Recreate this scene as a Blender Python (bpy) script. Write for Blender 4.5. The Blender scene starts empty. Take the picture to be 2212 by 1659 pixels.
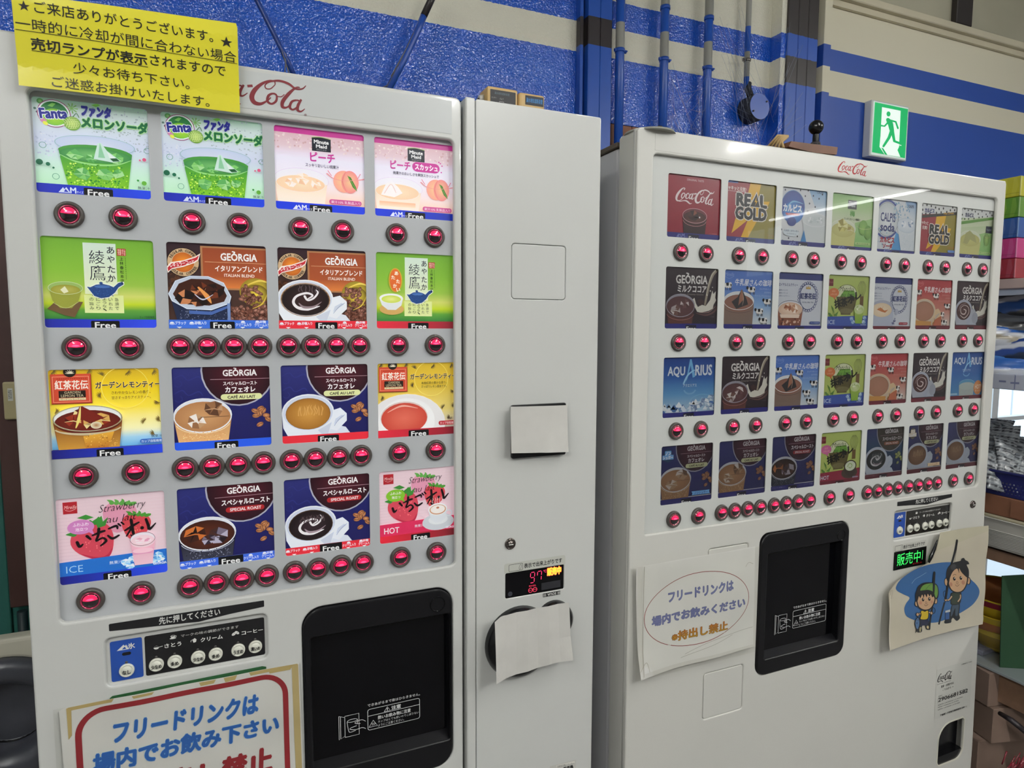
import bpy, bmesh, math, random
from mathutils import Vector, Matrix
from mathutils.geometry import tessellate_polygon
random.seed(7)
H = 1.47            # camera height; all y-depths are metres from the camera, z values are relative to the lens
SC = bpy.context.scene
COL = SC.collection
# ------------------------------------------------------------------ camera, world, exposure
F = 1393.885
YAW, PITCH, ROLL = [math.radians(a) for a in (23.22433614, 5.08130937, -0.21999427)]
cy_, sy_ = math.cos(YAW), math.sin(YAW); cp_, sp_ = math.cos(PITCH), math.sin(PITCH)
FWD = Vector((sy_*cp_, cy_*cp_, -sp_)); RT0 = Vector((cy_, -sy_, 0)); DN0 = FWD.cross(RT0)
RT = math.cos(ROLL)*RT0 + math.sin(ROLL)*DN0; DN = -math.sin(ROLL)*RT0 + math.cos(ROLL)*DN0
cam = bpy.data.cameras.new('camera'); camo = bpy.data.objects.new('camera', cam); COL.objects.link(camo)
cam.sensor_fit = 'HORIZONTAL'; cam.sensor_width = 36; cam.lens = F/2212*36; cam.clip_start = .02
m = Matrix((RT, -DN, -FWD)).transposed().to_4x4(); m.translation = (0, 0, H); camo.matrix_world = m
SC.camera = camo
SC.view_settings.view_transform = 'Standard'; SC.view_settings.look = 'None'
SC.view_settings.exposure = 0.0; SC.view_settings.gamma = 1; SC.view_settings.use_curve_mapping = False
w = bpy.data.worlds.new('sky'); SC.world = w; w.use_nodes = True
w.node_tree.nodes['Background'].inputs[0].default_value = (.90, .94, 1, 1)
w.node_tree.nodes['Background'].inputs[1].default_value = 3.0

def plane_pt(px, py, Y):
    "point of the photograph on the upright plane y = Y (x, z relative to the lens)"
    d = RT*((px-1106)/F) + DN*((py-829.5)/F) + FWD
    k = Y/d.y; return (d.x*k, d.z*k)

# fluorescent tubes hung under the ceiling: (x, y, length, direction, emission)
TUBES = [(1.25, -.35, 1.2, 'y', 85), (3.6, -.4, 1.2, 'y', 105), (-1.2, -.4, 1.2, 'y', 90), (1.25, -1.65, .9, 'y', 300), (3.6, -1.62, .9, 'y', 260), (-1.2, -1.62, .9, 'y', 260), (6.42, -3.4, 2.2, 'y', 20)]
CEIL = 1.47

# ------------------------------------------------------------------ helpers
def lin(c):
    if isinstance(c, str): c = tuple(int(c[i:i+2], 16) for i in (0, 2, 4))
    if max(c) > 1.0001 or isinstance(c[0], int): c = tuple(v/255 for v in c)
    return tuple((v/12.92 if v <= .04045 else ((v+.055)/1.055)**2.4) for v in c[:3])
def mix(a, b, t): return tuple(a[i]*(1-t)+b[i]*t for i in range(3))
MATS = {}
def mat(name, col=(200, 200, 200), rough=.5, metal=0, emit=0, ecol=None, bump=0, bscale=50, spec=.5, var=0, vscale=8, attr=False, bdist=.002, coat=0, trans=0, bdetail=2, gain=0):
    if name in MATS: return MATS[name]
    m = bpy.data.materials.new(name); m.use_nodes = True; MATS[name] = m
    nt = m.node_tree; b = nt.nodes['Principled BSDF']; I = b.inputs
    c = lin(col); I['Base Color'].default_value = (*c, 1)
    I['Roughness'].default_value = rough; I['Metallic'].default_value = metal; I['Specular IOR Level'].default_value = spec
    I['Coat Weight'].default_value = coat; I['Coat Roughness'].default_value = .08
    I['Transmission Weight'].default_value = trans
    tc = None
    if bump or var:
        tc = nt.nodes.new('ShaderNodeTexCoord')
    if attr:
        a = nt.nodes.new('ShaderNodeAttribute'); a.attribute_name = 'Col'
        nt.links.new(a.outputs['Color'], I['Base Color'])
        if gain:
            vm = nt.nodes.new('ShaderNodeVectorMath'); vm.operation = 'SCALE'; vm.inputs['Scale'].default_value = gain; nt.links.new(a.outputs['Color'], vm.inputs[0]); nt.links.new(vm.outputs[0], I['Base Color'])
        if emit: nt.links.new(a.outputs['Color'], I['Emission Color'])
    if emit:
        if not attr: I['Emission Color'].default_value = (*lin(ecol or col), 1)
        I['Emission Strength'].default_value = emit
    if var:
        n = nt.nodes.new('ShaderNodeTexNoise'); n.inputs['Scale'].default_value = vscale; n.inputs['Detail'].default_value = 6
        nt.links.new(tc.outputs['Object'], n.inputs['Vector'])
        r = nt.nodes.new('ShaderNodeMapRange'); r.inputs['From Min'].default_value = .3; r.inputs['From Max'].default_value = .7
        r.inputs['To Min'].default_value = 1-var; r.inputs['To Max'].default_value = 1+var*.4
        nt.links.new(n.outputs['Fac'], r.inputs['Value'])
        mx = nt.nodes.new('ShaderNodeMix'); mx.data_type = 'RGBA'; mx.blend_type = 'MULTIPLY'; mx.inputs[0].default_value = 1
        mx.inputs[6].default_value = (*c, 1); nt.links.new(r.outputs[0], mx.inputs[7]); nt.links.new(mx.outputs[2], I['Base Color'])
        if attr: nt.links.new(a.outputs['Color'], mx.inputs[6])
    if bump:
        n = nt.nodes.new('ShaderNodeTexNoise'); n.inputs['Scale'].default_value = bscale; n.inputs['Detail'].default_value = bdetail
        nt.links.new(tc.outputs['Object'], n.inputs['Vector'])
        bp = nt.nodes.new('ShaderNodeBump'); bp.inputs['Strength'].default_value = bump; bp.inputs['Distance'].default_value = bdist
        nt.links.new(n.outputs['Fac'], bp.inputs['Height']); nt.links.new(bp.outputs[0], I['Normal'])
    return m
def root_loc(p):
    v = Vector((0, 0, 0))
    while p is not None: v += Vector(p.location); p = p.parent
    return v
def tag(o, label=None, cat=None, group=None, kind=None):
    for k, v in (('label', label), ('category', cat), ('group', group), ('kind', kind)):
        if v: o[k] = v
    return o
def link(name, me, mats, parent=None, smooth=False):
    "mesh in lens coordinates -> object"
    o = bpy.data.objects.new(name, me); COL.objects.link(o)
    r = root_loc(parent); me.transform(Matrix.Translation(Vector((0, 0, H))-r))
    if parent: o.parent = parent
    if not isinstance(mats, (list, tuple)): mats = [mats]
    for mm in mats: me.materials.append(mm)
    if smooth:
        for p in me.polygons: p.use_smooth = True
    return o
def bobj(name, bm, mats, parent=None, smooth=False, auto=None):
    me = bpy.data.meshes.new(name); bm.to_mesh(me); bm.free()
    o = link(name, me, mats, parent, smooth)
    if auto: me.shade_auto = None if False else None
    return o
def root(name, x, y, z, label, cat, group=None):
    o = bpy.data.objects.new(name, None); COL.objects.link(o); o.location = (x, y, z+H); o.empty_display_size = .05
    return tag(o, label, cat, group)
def NB(): return bmesh.new()
def box(bm, x0, x1, y0, y1, z0, z1, bev=0, seg=2, mi=0):
    r = bmesh.ops.create_cube(bm, size=1)['verts']
    for v in r: v.co = Vector(((x0+x1)/2+v.co.x*(x1-x0), (y0+y1)/2+v.co.y*(y1-y0), (z0+z1)/2+v.co.z*(z1-z0)))
    fs = set(f for v in r for f in v.link_faces)
    if bev:
        es = list(set(e for v in r for e in v.link_edges))
        rr = bmesh.ops.bevel(bm, geom=es, offset=bev, segments=seg, profile=.5, affect='EDGES'); fs = set(rr['faces'])
    for f in fs: f.material_index = mi
    return bm
def cyl(bm, p0, p1, r0, r1=None, n=24, mi=0, caps=True):
    r1 = r0 if r1 is None else r1
    p0, p1 = Vector(p0), Vector(p1); d = (p1-p0).normalized(); a = d.orthogonal().normalized(); b = d.cross(a)
    A = [bm.verts.new(p0+(a*math.cos(t)+b*math.sin(t))*r0) for t in [2*math.pi*i/n for i in range(n)]]
    B = [bm.verts.new(p1+(a*math.cos(t)+b*math.sin(t))*r1) for t in [2*math.pi*i/n for i in range(n)]]
    fs = [bm.faces.new((A[i], A[(i+1) % n], B[(i+1) % n], B[i])) for i in range(n)]
    for f in fs: f.smooth = True
    if caps: fs += [bm.faces.new(A[::-1]), bm.faces.new(B)]
    for f in fs: f.material_index = mi
    return bm
def tube(bm, pts, r, n=10, mi=0):
    P = [Vector(p) for p in pts]; rings = []
    up = Vector((0, 0, 1)) if abs((P[1]-P[0]).normalized().z) < .9 else Vector((1, 0, 0))
    for i, p in enumerate(P):
        d = (P[min(i+1, len(P)-1)]-P[max(i-1, 0)]).normalized(); a = d.cross(up).normalized(); b = d.cross(a)
        rr = r[i] if isinstance(r, (list, tuple)) else r
        rings.append([bm.verts.new(p+(a*math.cos(2*math.pi*k/n)+b*math.sin(2*math.pi*k/n))*rr) for k in range(n)])
    for A, B in zip(rings, rings[1:]):
        for k in range(n):
            f = bm.faces.new((A[k], A[(k+1) % n], B[(k+1) % n], B[k])); f.smooth = True; f.material_index = mi
    for R_, fl in ((rings[0], 1), (rings[-1], 0)):
        f = bm.faces.new(R_[::-1] if fl else R_); f.material_index = mi
    return bm
def lathe(bm, prof, c, axis='y', n=40, mi=0, sx=1, sz=1):
    "prof: list of (radius, height along the axis); axis -y points to the viewer"
    c = Vector(c); rings = []
    for r, h in prof:
        ring = []
        for k in range(n):
            t = 2*math.pi*k/n; a, b = r*math.cos(t)*sx, r*math.sin(t)*sz
            ring.append(bm.verts.new(c+(Vector((a, -h, b)) if axis == 'y' else Vector((a, b, h)))))
        rings.append(ring)
    for A, B in zip(rings, rings[1:]):
        for k in range(n):
            f = bm.faces.new((A[k], A[(k+1) % n], B[(k+1) % n], B[k])); f.smooth = True; f.material_index = mi
    if prof[-1][0] > 1e-6: f = bm.faces.new(rings[-1]); f.material_index = mi
    else: bmesh.ops.remove_doubles(bm, verts=rings[-1], dist=1e-7)
    bmesh.ops.recalc_face_normals(bm, faces=bm.faces[:])
    return bm
def prism(bm, pts, y0, y1, mi=0):
    "outline (x, z) extruded from depth y0 to y1"
    A = [bm.verts.new((x, y0, z)) for x, z in pts]; B = [bm.verts.new((x, y1, z)) for x, z in pts]; n = len(pts)
    fs = [bm.faces.new(A), bm.faces.new(B[::-1])]+[bm.faces.new((A[i], B[i], B[(i+1) % n], A[(i+1) % n])) for i in range(n)]
    for f in fs: f.material_index = mi
    bmesh.ops.recalc_face_normals(bm, faces=bm.faces[:]); return bm
def rrect(x0, x1, z0, z1, r=.005, n=5):
    P = []
    if not isinstance(r, (list, tuple)): r = [r]*4     # br, tr, tl, bl
    for (cx, cz, a0, q) in ((x1, z0, -90, r[0]), (x1, z1, 0, r[1]), (x0, z1, 90, r[2]), (x0, z0, 180, r[3])):
        ox = cx-q if cx == x1 else cx+q; oz = cz+q if cz == z0 else cz-q
        for k in range(n+1):
            t = math.radians(a0+90*k/n); P.append((ox+q*math.cos(t), oz+q*math.sin(t)))
    return P
def circ(cx, cz, r, n=32): return [(cx+r*math.cos(2*math.pi*k/n), cz+r*math.sin(2*math.pi*k/n)) for k in range(n)]
TS = bpy.data.scenes.new('scratch')
def eval_curve(c):
    o = bpy.data.objects.new('x', c); TS.collection.objects.link(o)
    vl = TS.view_layers[0]; vl.update(); ev = o.evaluated_get(vl.depsgraph); me = ev.to_mesh(); me.calc_loop_triangles()
    vs = [tuple(v.co) for v in me.vertices]; fs = [tuple(p.vertices) for p in me.polygons]; ts = [tuple(t.vertices) for t in me.loop_triangles]
    ev.to_mesh_clear(); bpy.data.objects.remove(o); bpy.data.curves.remove(c)
    return vs, fs, ts
def plate(name, outer, holes, yf, th, mats, parent=None, bev=.0, warp=None):
    "a flat sheet facing the viewer (front at depth yf, thickness th) with cut-outs and rounded edges"
    c = bpy.data.curves.new('x', 'CURVE'); c.dimensions = '2D'; c.fill_mode = 'BOTH'; c.extrude = max(th/2-bev, 1e-5); c.bevel_depth = bev; c.bevel_resolution = 2
    c.offset = -bev
    for P in [outer]+list(holes):
        sp = c.splines.new('POLY'); sp.points.add(len(P)-1)
        for i, p in enumerate(P): sp.points[i].co = (p[0], p[1], 0, 1)
        sp.use_cyclic_u = True
    vs, fs, _ = eval_curve(c)
    me = bpy.data.meshes.new(name)
    V = [(x, yf+th/2-z, y) for x, y, z in vs]
    if warp: V = [warp(*v) for v in V]
    me.from_pydata(V, [], fs)
    bm = bmesh.new(); bm.from_mesh(me); bmesh.ops.remove_doubles(bm, verts=bm.verts[:], dist=1e-6); bmesh.ops.recalc_face_normals(bm, faces=bm.faces[:]); bm.to_mesh(me); bm.free()
    return link(name, me, mats, parent)
TXT = {}
def text_mesh(s, bold=0, res=2):
    k = (s, bold, res)
    if k not in TXT:
        c = bpy.data.curves.new('x', 'FONT'); c.body = s; c.offset = bold; c.resolution_u = res; c.dimensions = '2D'; c.fill_mode = 'BOTH'
        vs, _, ts = eval_curve(c)
        c2 = None
        TXT[k] = ([(v[0], v[1]) for v in vs], ts)
    return TXT[k]
LAY = 2.2e-5
class Art:
    "flat print built as thin coloured layers; coordinates u right, v down"
    def __init__(s, w=100, h=100, clip=True):
        s.w, s.h, s.clip = w, h, clip; s.V = []; s.C = []; s.T = []; s.k = 0; s.cyc = 0; s.base = 0; s.i = 0; s.l0 = 1
    def grp(s, n): s.cyc = n; s.base = s.k+1; s.i = 0
    def end(s):
        if s.cyc: s.k = s.base+s.cyc
        s.cyc = 0
    def lay(s):
        if s.cyc: s.i += 1; return s.base+s.i % s.cyc
        s.k += 1; return s.k
    def add(s, P, T, cols, L=None):
        L = s.lay() if L is None else L
        flat = not isinstance(cols, list)
        if flat: cols = [cols]*len(P)
        w, h = s.w, s.h
        if s.clip and P and (min(p[0] for p in P) < 0 or min(p[1] for p in P) < 0 or max(p[0] for p in P) > w or max(p[1] for p in P) > h):
            for t in T:
                q = [(P[i][0], P[i][1])+tuple(cols[i]) for i in t]
                for ax, lim, sg in ((0, 0, 1), (0, w, -1), (1, 0, 1), (1, h, -1)):
                    if all((a[ax]-lim)*sg >= 0 for a in q): continue
                    out = []
                    for i in range(len(q)):
                        a, b = q[i], q[(i+1) % len(q)]; da, db = (a[ax]-lim)*sg, (b[ax]-lim)*sg
                        if da >= 0: out.append(a)
                        if (da >= 0) != (db >= 0):
                            f = da/(da-db); out.append(tuple(a[j]+(b[j]-a[j])*f for j in range(5)))
                    q = out
                    if len(q) < 3: break
                if len(q) < 3: continue
                b = len(s.V)
                for a in q: s.V.append((a[0], a[1], L)); s.C.append(a[2:5])
                for i in range(1, len(q)-1): s.T.append((b, b+i, b+i+1))
        else:
            b = len(s.V)
            s.V += [(p[0], p[1], L) for p in P]; s.C += [tuple(c) for c in cols]; s.T += [tuple(b+i for i in t) for t in T]
        return s
    def poly(s, P, col, L=None):
        c = lin(col)
        T = tessellate_polygon([[Vector((p[0], p[1], 0)) for p in P]])
        return s.add(P, T, c, L)
    def grad(s, P, f, L=None):
        "convex polygon with per-vertex colour f(u,v)"
        T = tessellate_polygon([[Vector((p[0], p[1], 0)) for p in P]])
        return s.add(P, T, [lin(f(*p)) for p in P], L)
    def rect(s, x0, y0, x1, y1, col, col2=None, right=None):
        a = lin(col); b = lin(col2) if col2 else a
        cs = [a, a, b, b]
        if right: r = lin(right); cs = [a, r, r, a]
        return s.add([(x0, y0), (x1, y0), (x1, y1), (x0, y1)], [(0, 1, 2), (0, 2, 3)], cs)
    def vgrad(s, x0, x1, stops):
        for (v0, c0), (v1, c1) in zip(stops, stops[1:]):
            a, b = lin(c0), lin(c1)
            s.add([(x0, v0), (x1, v0), (x1, v1), (x0, v1)], [(0, 1, 2), (0, 2, 3)], [a, a, b, b], s.k+1)
        s.k += 1
    def ell(s, cx, cy, rx, ry, col, col2=None, rot=0, n=28, a0=0, a1=360):
        r = math.radians(rot); P = [(cx, cy)]; full = a1-a0 == 360
        for k in range(n+(0 if full else 1)):
            t = math.radians(a0+(a1-a0)*k/n); a, b = rx*math.cos(t), ry*math.sin(t)
            P.append((cx+a*math.cos(r)-b*math.sin(r), cy+a*math.sin(r)+b*math.cos(r)))
        m_ = len(P)-1
        T = [(0, i, i+1) for i in range(1, m_)]+([(0, m_, 1)] if full else [])
        c = lin(col); c2 = lin(col2) if col2 else c
        return s.add(P, T, [c2]+[c]*m_)
    def ring(s, cx, cy, rx, ry, w, col, n=32, a0=0, a1=360, rot=0, wy=None):
        r = math.radians(rot); P = []; full = a1-a0 == 360; wy = w if wy is None else wy
        for k in range(n+1):
            t = math.radians(a0+(a1-a0)*k/n)
            for q in (0, 1):
                a, b = (rx-q*w)*math.cos(t), (ry-q*wy)*math.sin(t); P.append((cx+a*math.cos(r)-b*math.sin(r), cy+a*math.sin(r)+b*math.cos(r)))
        return s.add(P, [t for k in range(n) for t in ((2*k, 2*k+1, 2*k+2), (2*k+1, 2*k+3, 2*k+2))], lin(col))
    def stroke(s, pts, wid, col, smooth=True, n=6, closed=False, L=None):
        P = [Vector(p) for p in pts]; W = wid if isinstance(wid, (list, tuple)) else [wid]*len(P)
        if smooth and len(P) > 2:
            Q = []; WW = []
            N = len(P)
            for i in range(N if closed else N-1):
                p0 = P[(i-1) % N] if closed or i > 0 else P[0]; p1 = P[i]; p2 = P[(i+1) % N]; p3 = P[(i+2) % N] if closed or i+2 < N else P[-1]
                for k in range(n):
                    t = k/n
                    Q.append(.5*((2*p1)+(p2-p0)*t+(2*p0-5*p1+4*p2-p3)*t*t+(3*p1-p0-3*p2+p3)*t**3)); WW.append(W[i]*(1-t)+W[(i+1) % N]*t)
            if not closed: Q.append(P[-1]); WW.append(W[-1])
            else: Q.append(Q[0]); WW.append(WW[0])
            P, W = Q, WW
        elif closed: P = P+[P[0]]; W = list(W)+[W[0]]
        V = []
        for i in range(len(P)):
            d = P[min(i+1, len(P)-1)]-P[max(i-1, 0)]
            if d.length < 1e-9: d = Vector((1, 0))
            d.normalize(); nn = Vector((-d.y, d.x))*W[i]/2
            V += [tuple(P[i]+nn), tuple(P[i]-nn)]
        T = [t for k in range(len(P)-1) for t in ((2*k, 2*k+1, 2*k+2), (2*k+1, 2*k+3, 2*k+2))]
        for e, ww in ((P[0], W[0]), (P[-1], W[-1])):
            if not closed and ww > .25:
                b = len(V); V.append(tuple(e)); V += [(e.x+ww/2*math.cos(a*math.pi/4), e.y+ww/2*math.sin(a*math.pi/4)) for a in range(8)]
                T += [(b, b+1+i, b+1+(i+1) % 8) for i in range(8)]
        if L is None: L = s.lay()
        n0 = len(s.V); s.add(V, T, lin(col), L)
        if len(s.V)-n0 == len(V):
            m_ = 2*len(P)
            for i in range(n0, len(s.V)): j = i-n0; v = s.V[i]; s.V[i] = (v[0], v[1], v[2]+(.025*(j//2) if j < m_ else (-.2 if j < m_+9 else .025*len(P)+.2)))
        return s
    def fatten(s, M, vs, ts, c, fy, fx):
        L = s.lay(); base = [M(v) for v in vs]
        for k in range(6):
            dx, dy = fx*math.cos(k*math.pi/3), fy*math.sin(k*math.pi/3); s.add([(p[0]+dx, p[1]+dy) for p in base], ts, c, L+.35*k)
        if not s.cyc: s.k += 2
        return s.add(base, ts, c, L+2.1)
    def text(s, t, x0, y0, x1, y1, col, bold=0, shear=0, rot=0, out=None, ow=.05, res=2, asp=None, col2=None):
        "text fitted to the box x0..x1, y0..y1; out = outline colour"
        bold0 = bold
        if bold > 0: bold = 0
        vs, ts = text_mesh(t, bold, res); bold = bold0
        X0, X1 = min(v[0] for v in vs), max(v[0] for v in vs); Y0, Y1 = min(v[1] for v in vs), max(v[1] for v in vs)
        sx, sy = (x1-x0)/(X1-X0), (y1-y0)/(Y1-Y0); r = math.radians(rot); mx, my = (x0+x1)/2, (y0+y1)/2
        def M(v):
            a, b = x0+(v[0]-X0)*sx, y1-(v[1]-Y0)*sy
            a += shear*(y1-b)
            if rot: a, b = mx+(a-mx)*math.cos(r)+(b-my)*math.sin(r), my-(a-mx)*math.sin(r)+(b-my)*math.cos(r)
            return (a, b)
        cjk = True
        if out:
            if cjk: s.fatten(M, vs, ts, lin(out), (bold+ow)*abs(sy), (bold+ow)*abs(sx))
            else: vo, to = text_mesh(t, bold+ow, res); s.add([M(v) for v in vo], to, lin(out))
        if bold0 > .004 and not col2: return s.fatten(M, vs, ts, lin(col), bold0*abs(sy), bold0*abs(sx))
        P = [M(v) for v in vs]
        if col2:
            a, b = lin(col), lin(col2); cs = [mix(a, b, min(1, max(0, (p[1]-y0)/(y1-y0)))) for p in P]
            return s.add(P, ts, cs)
        return s.add(P, ts, lin(col))
    def mesh(s, name, mp, mats, parent=None, sub=0, lift=0):
        "mp(u, v, lift) -> (x, y, z)"
        V, C, T = s.V, s.C, s.T
        if sub:
            V, C = list(V), list(C); out = []; st = list(T)
            while st:
                a, b, c = st.pop(); e = [((V[p][0]-V[q][0])**2+(V[p][1]-V[q][1])**2, p, q, r) for p, q, r in ((a, b, c), (b, c, a), (c, a, b))]
                d, p, q, r = max(e)
                if d > sub*sub:
                    i = len(V); V.append(((V[p][0]+V[q][0])/2, (V[p][1]+V[q][1])/2, V[p][2])); C.append(mix(C[p], C[q], .5)); st += [(p, i, r), (i, q, r)]
                else: out.append((a, b, c))
            T = out
        me = bpy.data.meshes.new(name); me.from_pydata([mp(x, y, L*LAY+(lift if L > s.l0 else 0)) for x, y, L in V], [], T)
        at = me.color_attributes.new('Col', 'FLOAT_COLOR', 'POINT')
        at.data.foreach_set('color', [q for c in C for q in (*c, 1.0)])
        return link(name, me, mats, parent)
def flatmap(x0, z1, sx, sz, Y):
    "label space -> upright plane: u*sx right of x0, v*sz below z1"
    return lambda u, v, L: (x0+u*sx, Y-L, z1-v*sz)
# ------------------------------------------------------------------ printed artwork
def script_logo(a, x0, y0, x1, y1, col, shear=0, w=1.35):
    sx, sy = (x1-x0)/100, (y1-y0)/44; q = min(abs(sx), abs(sy))*w
    def S(pts, wd, closed=False, n=5):
        a.stroke([(x0+p[0]*sx+shear*(44-p[1])*sy, y0+p[1]*sy) for p in pts], [v*q for v in wd] if isinstance(wd, list) else wd*q, col, closed=closed, n=n)
    S([(21, 6), (23.5, 3), (22, .8), (17, 3), (10, 12), (4.5, 22), (2.5, 31), (5, 36.5), (11, 36), (17, 31), (20, 27)], [1.2, 2, 1.4, 2.2, 4.2, 5, 4.6, 3.2, 1.4, 1.2, 1])
    S([(5, 36.5), (12, 38), (20, 35.5), (27, 35), (33, 38.5), (37, 42), (42, 40.5)], [1, 1.6, 1.6, 3, 3.4, 2.2, .6])
    S([(20, 15), (16, 20), (15.5, 27), (19, 28), (23, 22), (23.5, 16)], [2, 2.6, 2.6, 1.6, 2.4, 1.8], True)
    S([(23, 17), (27, 18), (31, 14)], [.9, 1.1, .8])
    S([(34, 17), (33.5, 14), (29.5, 16), (26.5, 23), (27, 28), (31, 28), (35, 23)], [2, 1.4, 2.2, 3, 2.6, 1.4, .9])
    S([(41, 15), (37, 18), (35, 25), (37, 28.5), (40.5, 25), (43.5, 17)], [1.6, 2.4, 2.8, 2, 1.8, 1.8], True)
    S([(45, 13.5), (42, 22), (41.5, 28), (44, 29), (48, 24)], [2, 3, 3, 1.6, .8])
    S([(48, 14.5), (52.5, 13)], [2.6, 2.6])
    S([(72, 7), (71.5, 2.6), (67, 2.5), (60, 9), (54, 19), (51.5, 29), (53.5, 36), (59, 37), (65, 31), (68, 26)], [1, 1.3, 1.6, 3, 4.4, 5, 4.6, 3, 1.4, 1])
    S([(72, 7), (68, 13.5), (64, 14), (63.5, 9), (68, 3.5), (76, .6), (84, 3), (90, 8.5), (96, 7.5), (99.5, 2)], [.9, 1.1, 1.2, 1.2, 1.6, 2.4, 2.6, 2, 1.6, .7])
    S([(70, 20), (66, 24), (65, 32), (68.5, 35), (72.5, 30), (73, 22)], [1.8, 2.6, 2.8, 2, 2.4, 1.8], True)
    S([(73, 23), (77, 23), (80, 19)], [.9, 1, .8])
    S([(94, 6), (90.5, 7), (84, 17), (78.5, 29), (78, 37), (81.5, 37.5), (85.5, 32)], [.8, 1.6, 3.4, 3.8, 3.4, 1.8, .9])
    S([(91, 25), (86.5, 28), (84.5, 36), (87, 39.5), (91, 35), (93.5, 27)], [1.6, 2.4, 2.8, 2, 1.8, 1.8], True)
    S([(95, 23), (92, 32), (91.5, 39), (94.5, 40.5), (98, 36)], [2, 3, 3, 1.6, .7])
def georgia(a, x0, y0, x1, y1, col=(240, 240, 240), swirl=True):
    h = y1-y0; w = x1-x0
    a.text('GEORGIA', x0, y0, x1, y1, col, bold=.028)
    if swirl:
        cx = x0+w*.365
        a.stroke([(cx-w*.04, y0-h*.28), (cx+w*.02, y0-h*.2), (cx-w*.005, y0-h*.02), (cx-w*.075, y0+h*.35), (cx-w*.02, y0+h*.1)], [.3*h*.5, h*.17, h*.13, h*.1, h*.04], col, n=4)
def free_strip(a, c1, c2=None, tag=(40, 65.5), msize=None, cut=0, v0=90, fw=(43.5, 62), tagc=(12, 12, 16)):
    a.rect(0, v0, 100, 100, c1, right=c2 or c1)  # c1 to c2 across: uneven LED backlight painted into the strip colour
    if tag: a.poly(rr(tag[0], v0+1.8, tag[1], 103, 1.2), tagc)
    a.text('Free', fw[0], v0+3.4+cut, fw[1], v0+9.8+cut, (235, 235, 235), bold=.02)
    if msize:
        u = 18.5
        a.poly([(u, 98.6), (u+4, 93), (u+5.2, 95), (u+6.8, 92.6), (u+10, 98.6)], msize); a.poly([(u+4.6, 97.8), (u+6, 94.6), (u+8.6, 97.8)], c1)
        a.text('M', 28.6, 92.8, 33.4, 98.6, msize, bold=.03)
        a.text('サイズ', 34, 96, 39.6, 98.6, msize, bold=.02)
def mods(a, col):
    for t, x0, x1, y in (('ブラック', 6, 16.5, 91.8), ('砂糖入り', 25, 36.5, 91.6), ('クリーム入り', 66, 82, 93.6), ('クリーム入り', 85.5, 101, 93.8)):
        a.text(t, x0, y, x1, y+3.8, (235, 240, 250), bold=.02)
    a.text('砂糖', 91, 90.3, 97.5, 93.4, (235, 240, 250), bold=.02)
    for x, y in ((3, 93.6), (22, 93.4), (73.5, 92), (88.5, 91.6)): a.ell(x, y, 2, 1.3, (235, 240, 250), n=10); a.ring(x+.2, y+1.3, 2.6, .9, .5, (235, 240, 250), n=10)
    for x in (10, 30, 73, 92.5): a.poly([(x-2.6, 98.2), (x+2.6, 98.2), (x, 100)], (245, 248, 252))
def rr(x0, y0, x1, y1, r): return [(x, y) for x, y in rrect(x0, x1, y0, y1, r, 4)]
R_ = random.Random(11)
def dots(a, n, x0, y0, x1, y1, r0, r1, cols, grp=5, asp=1):
    a.grp(grp)
    for _ in range(n):
        r = R_.uniform(r0, r1); a.ell(R_.uniform(x0, x1), R_.uniform(y0, y1), r, r*asp, R_.choice(cols), n=7)
    a.end()
def shard(a, cx, cy, s, cols, n=7):
    "an angular ice cube"
    P = [(cx+s*math.cos(2*math.pi*k/n+.3)*R_.uniform(.7, 1.1), cy+s*.9*math.sin(2*math.pi*k/n+.3)*R_.uniform(.7, 1.1)) for k in range(n)]
    a.poly(P, cols[0]); a.grp(3)
    for k in range(n):
        q = (cx+R_.uniform(-.3, .3)*s, cy+R_.uniform(-.3, .3)*s); a.poly([P[k], P[(k+1) % n], q], R_.choice(cols))
    a.end()
    a.stroke([P[0], (cx, cy), P[n//2]], [s*.05, s*.12, s*.05], cols[-1], smooth=False)
def glass(a, cx, cy, rx, ry, by, bw, body, body2, liq, liq2, rim, ly=3, bodyL=None, back=None):
    "tumbler seen from above: rim ellipse, liquid surface, tapering body down to by"
    a.poly([(cx-rx, cy)]+[(cx+rx*math.cos(t), cy+ry*math.sin(t)) for t in [math.pi-math.pi*k/14 for k in range(15)]]+[(cx+bw, by), (cx-bw, by)], body)
    a.grad([(cx-rx*.96, cy+ly), (cx+rx*.96, cy+ly), (cx+bw, by), (cx-bw, by)], lambda u, v: body if v < cy+ly+1 else body2)
    a.ell(cx, cy, rx, ry, back or rim)
    a.ell(cx, cy+ly, rx*.95, ry*.9, liq, liq2)
    a.ring(cx, cy, rx, ry, rx*.035, rim, wy=ry*.07)
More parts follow.
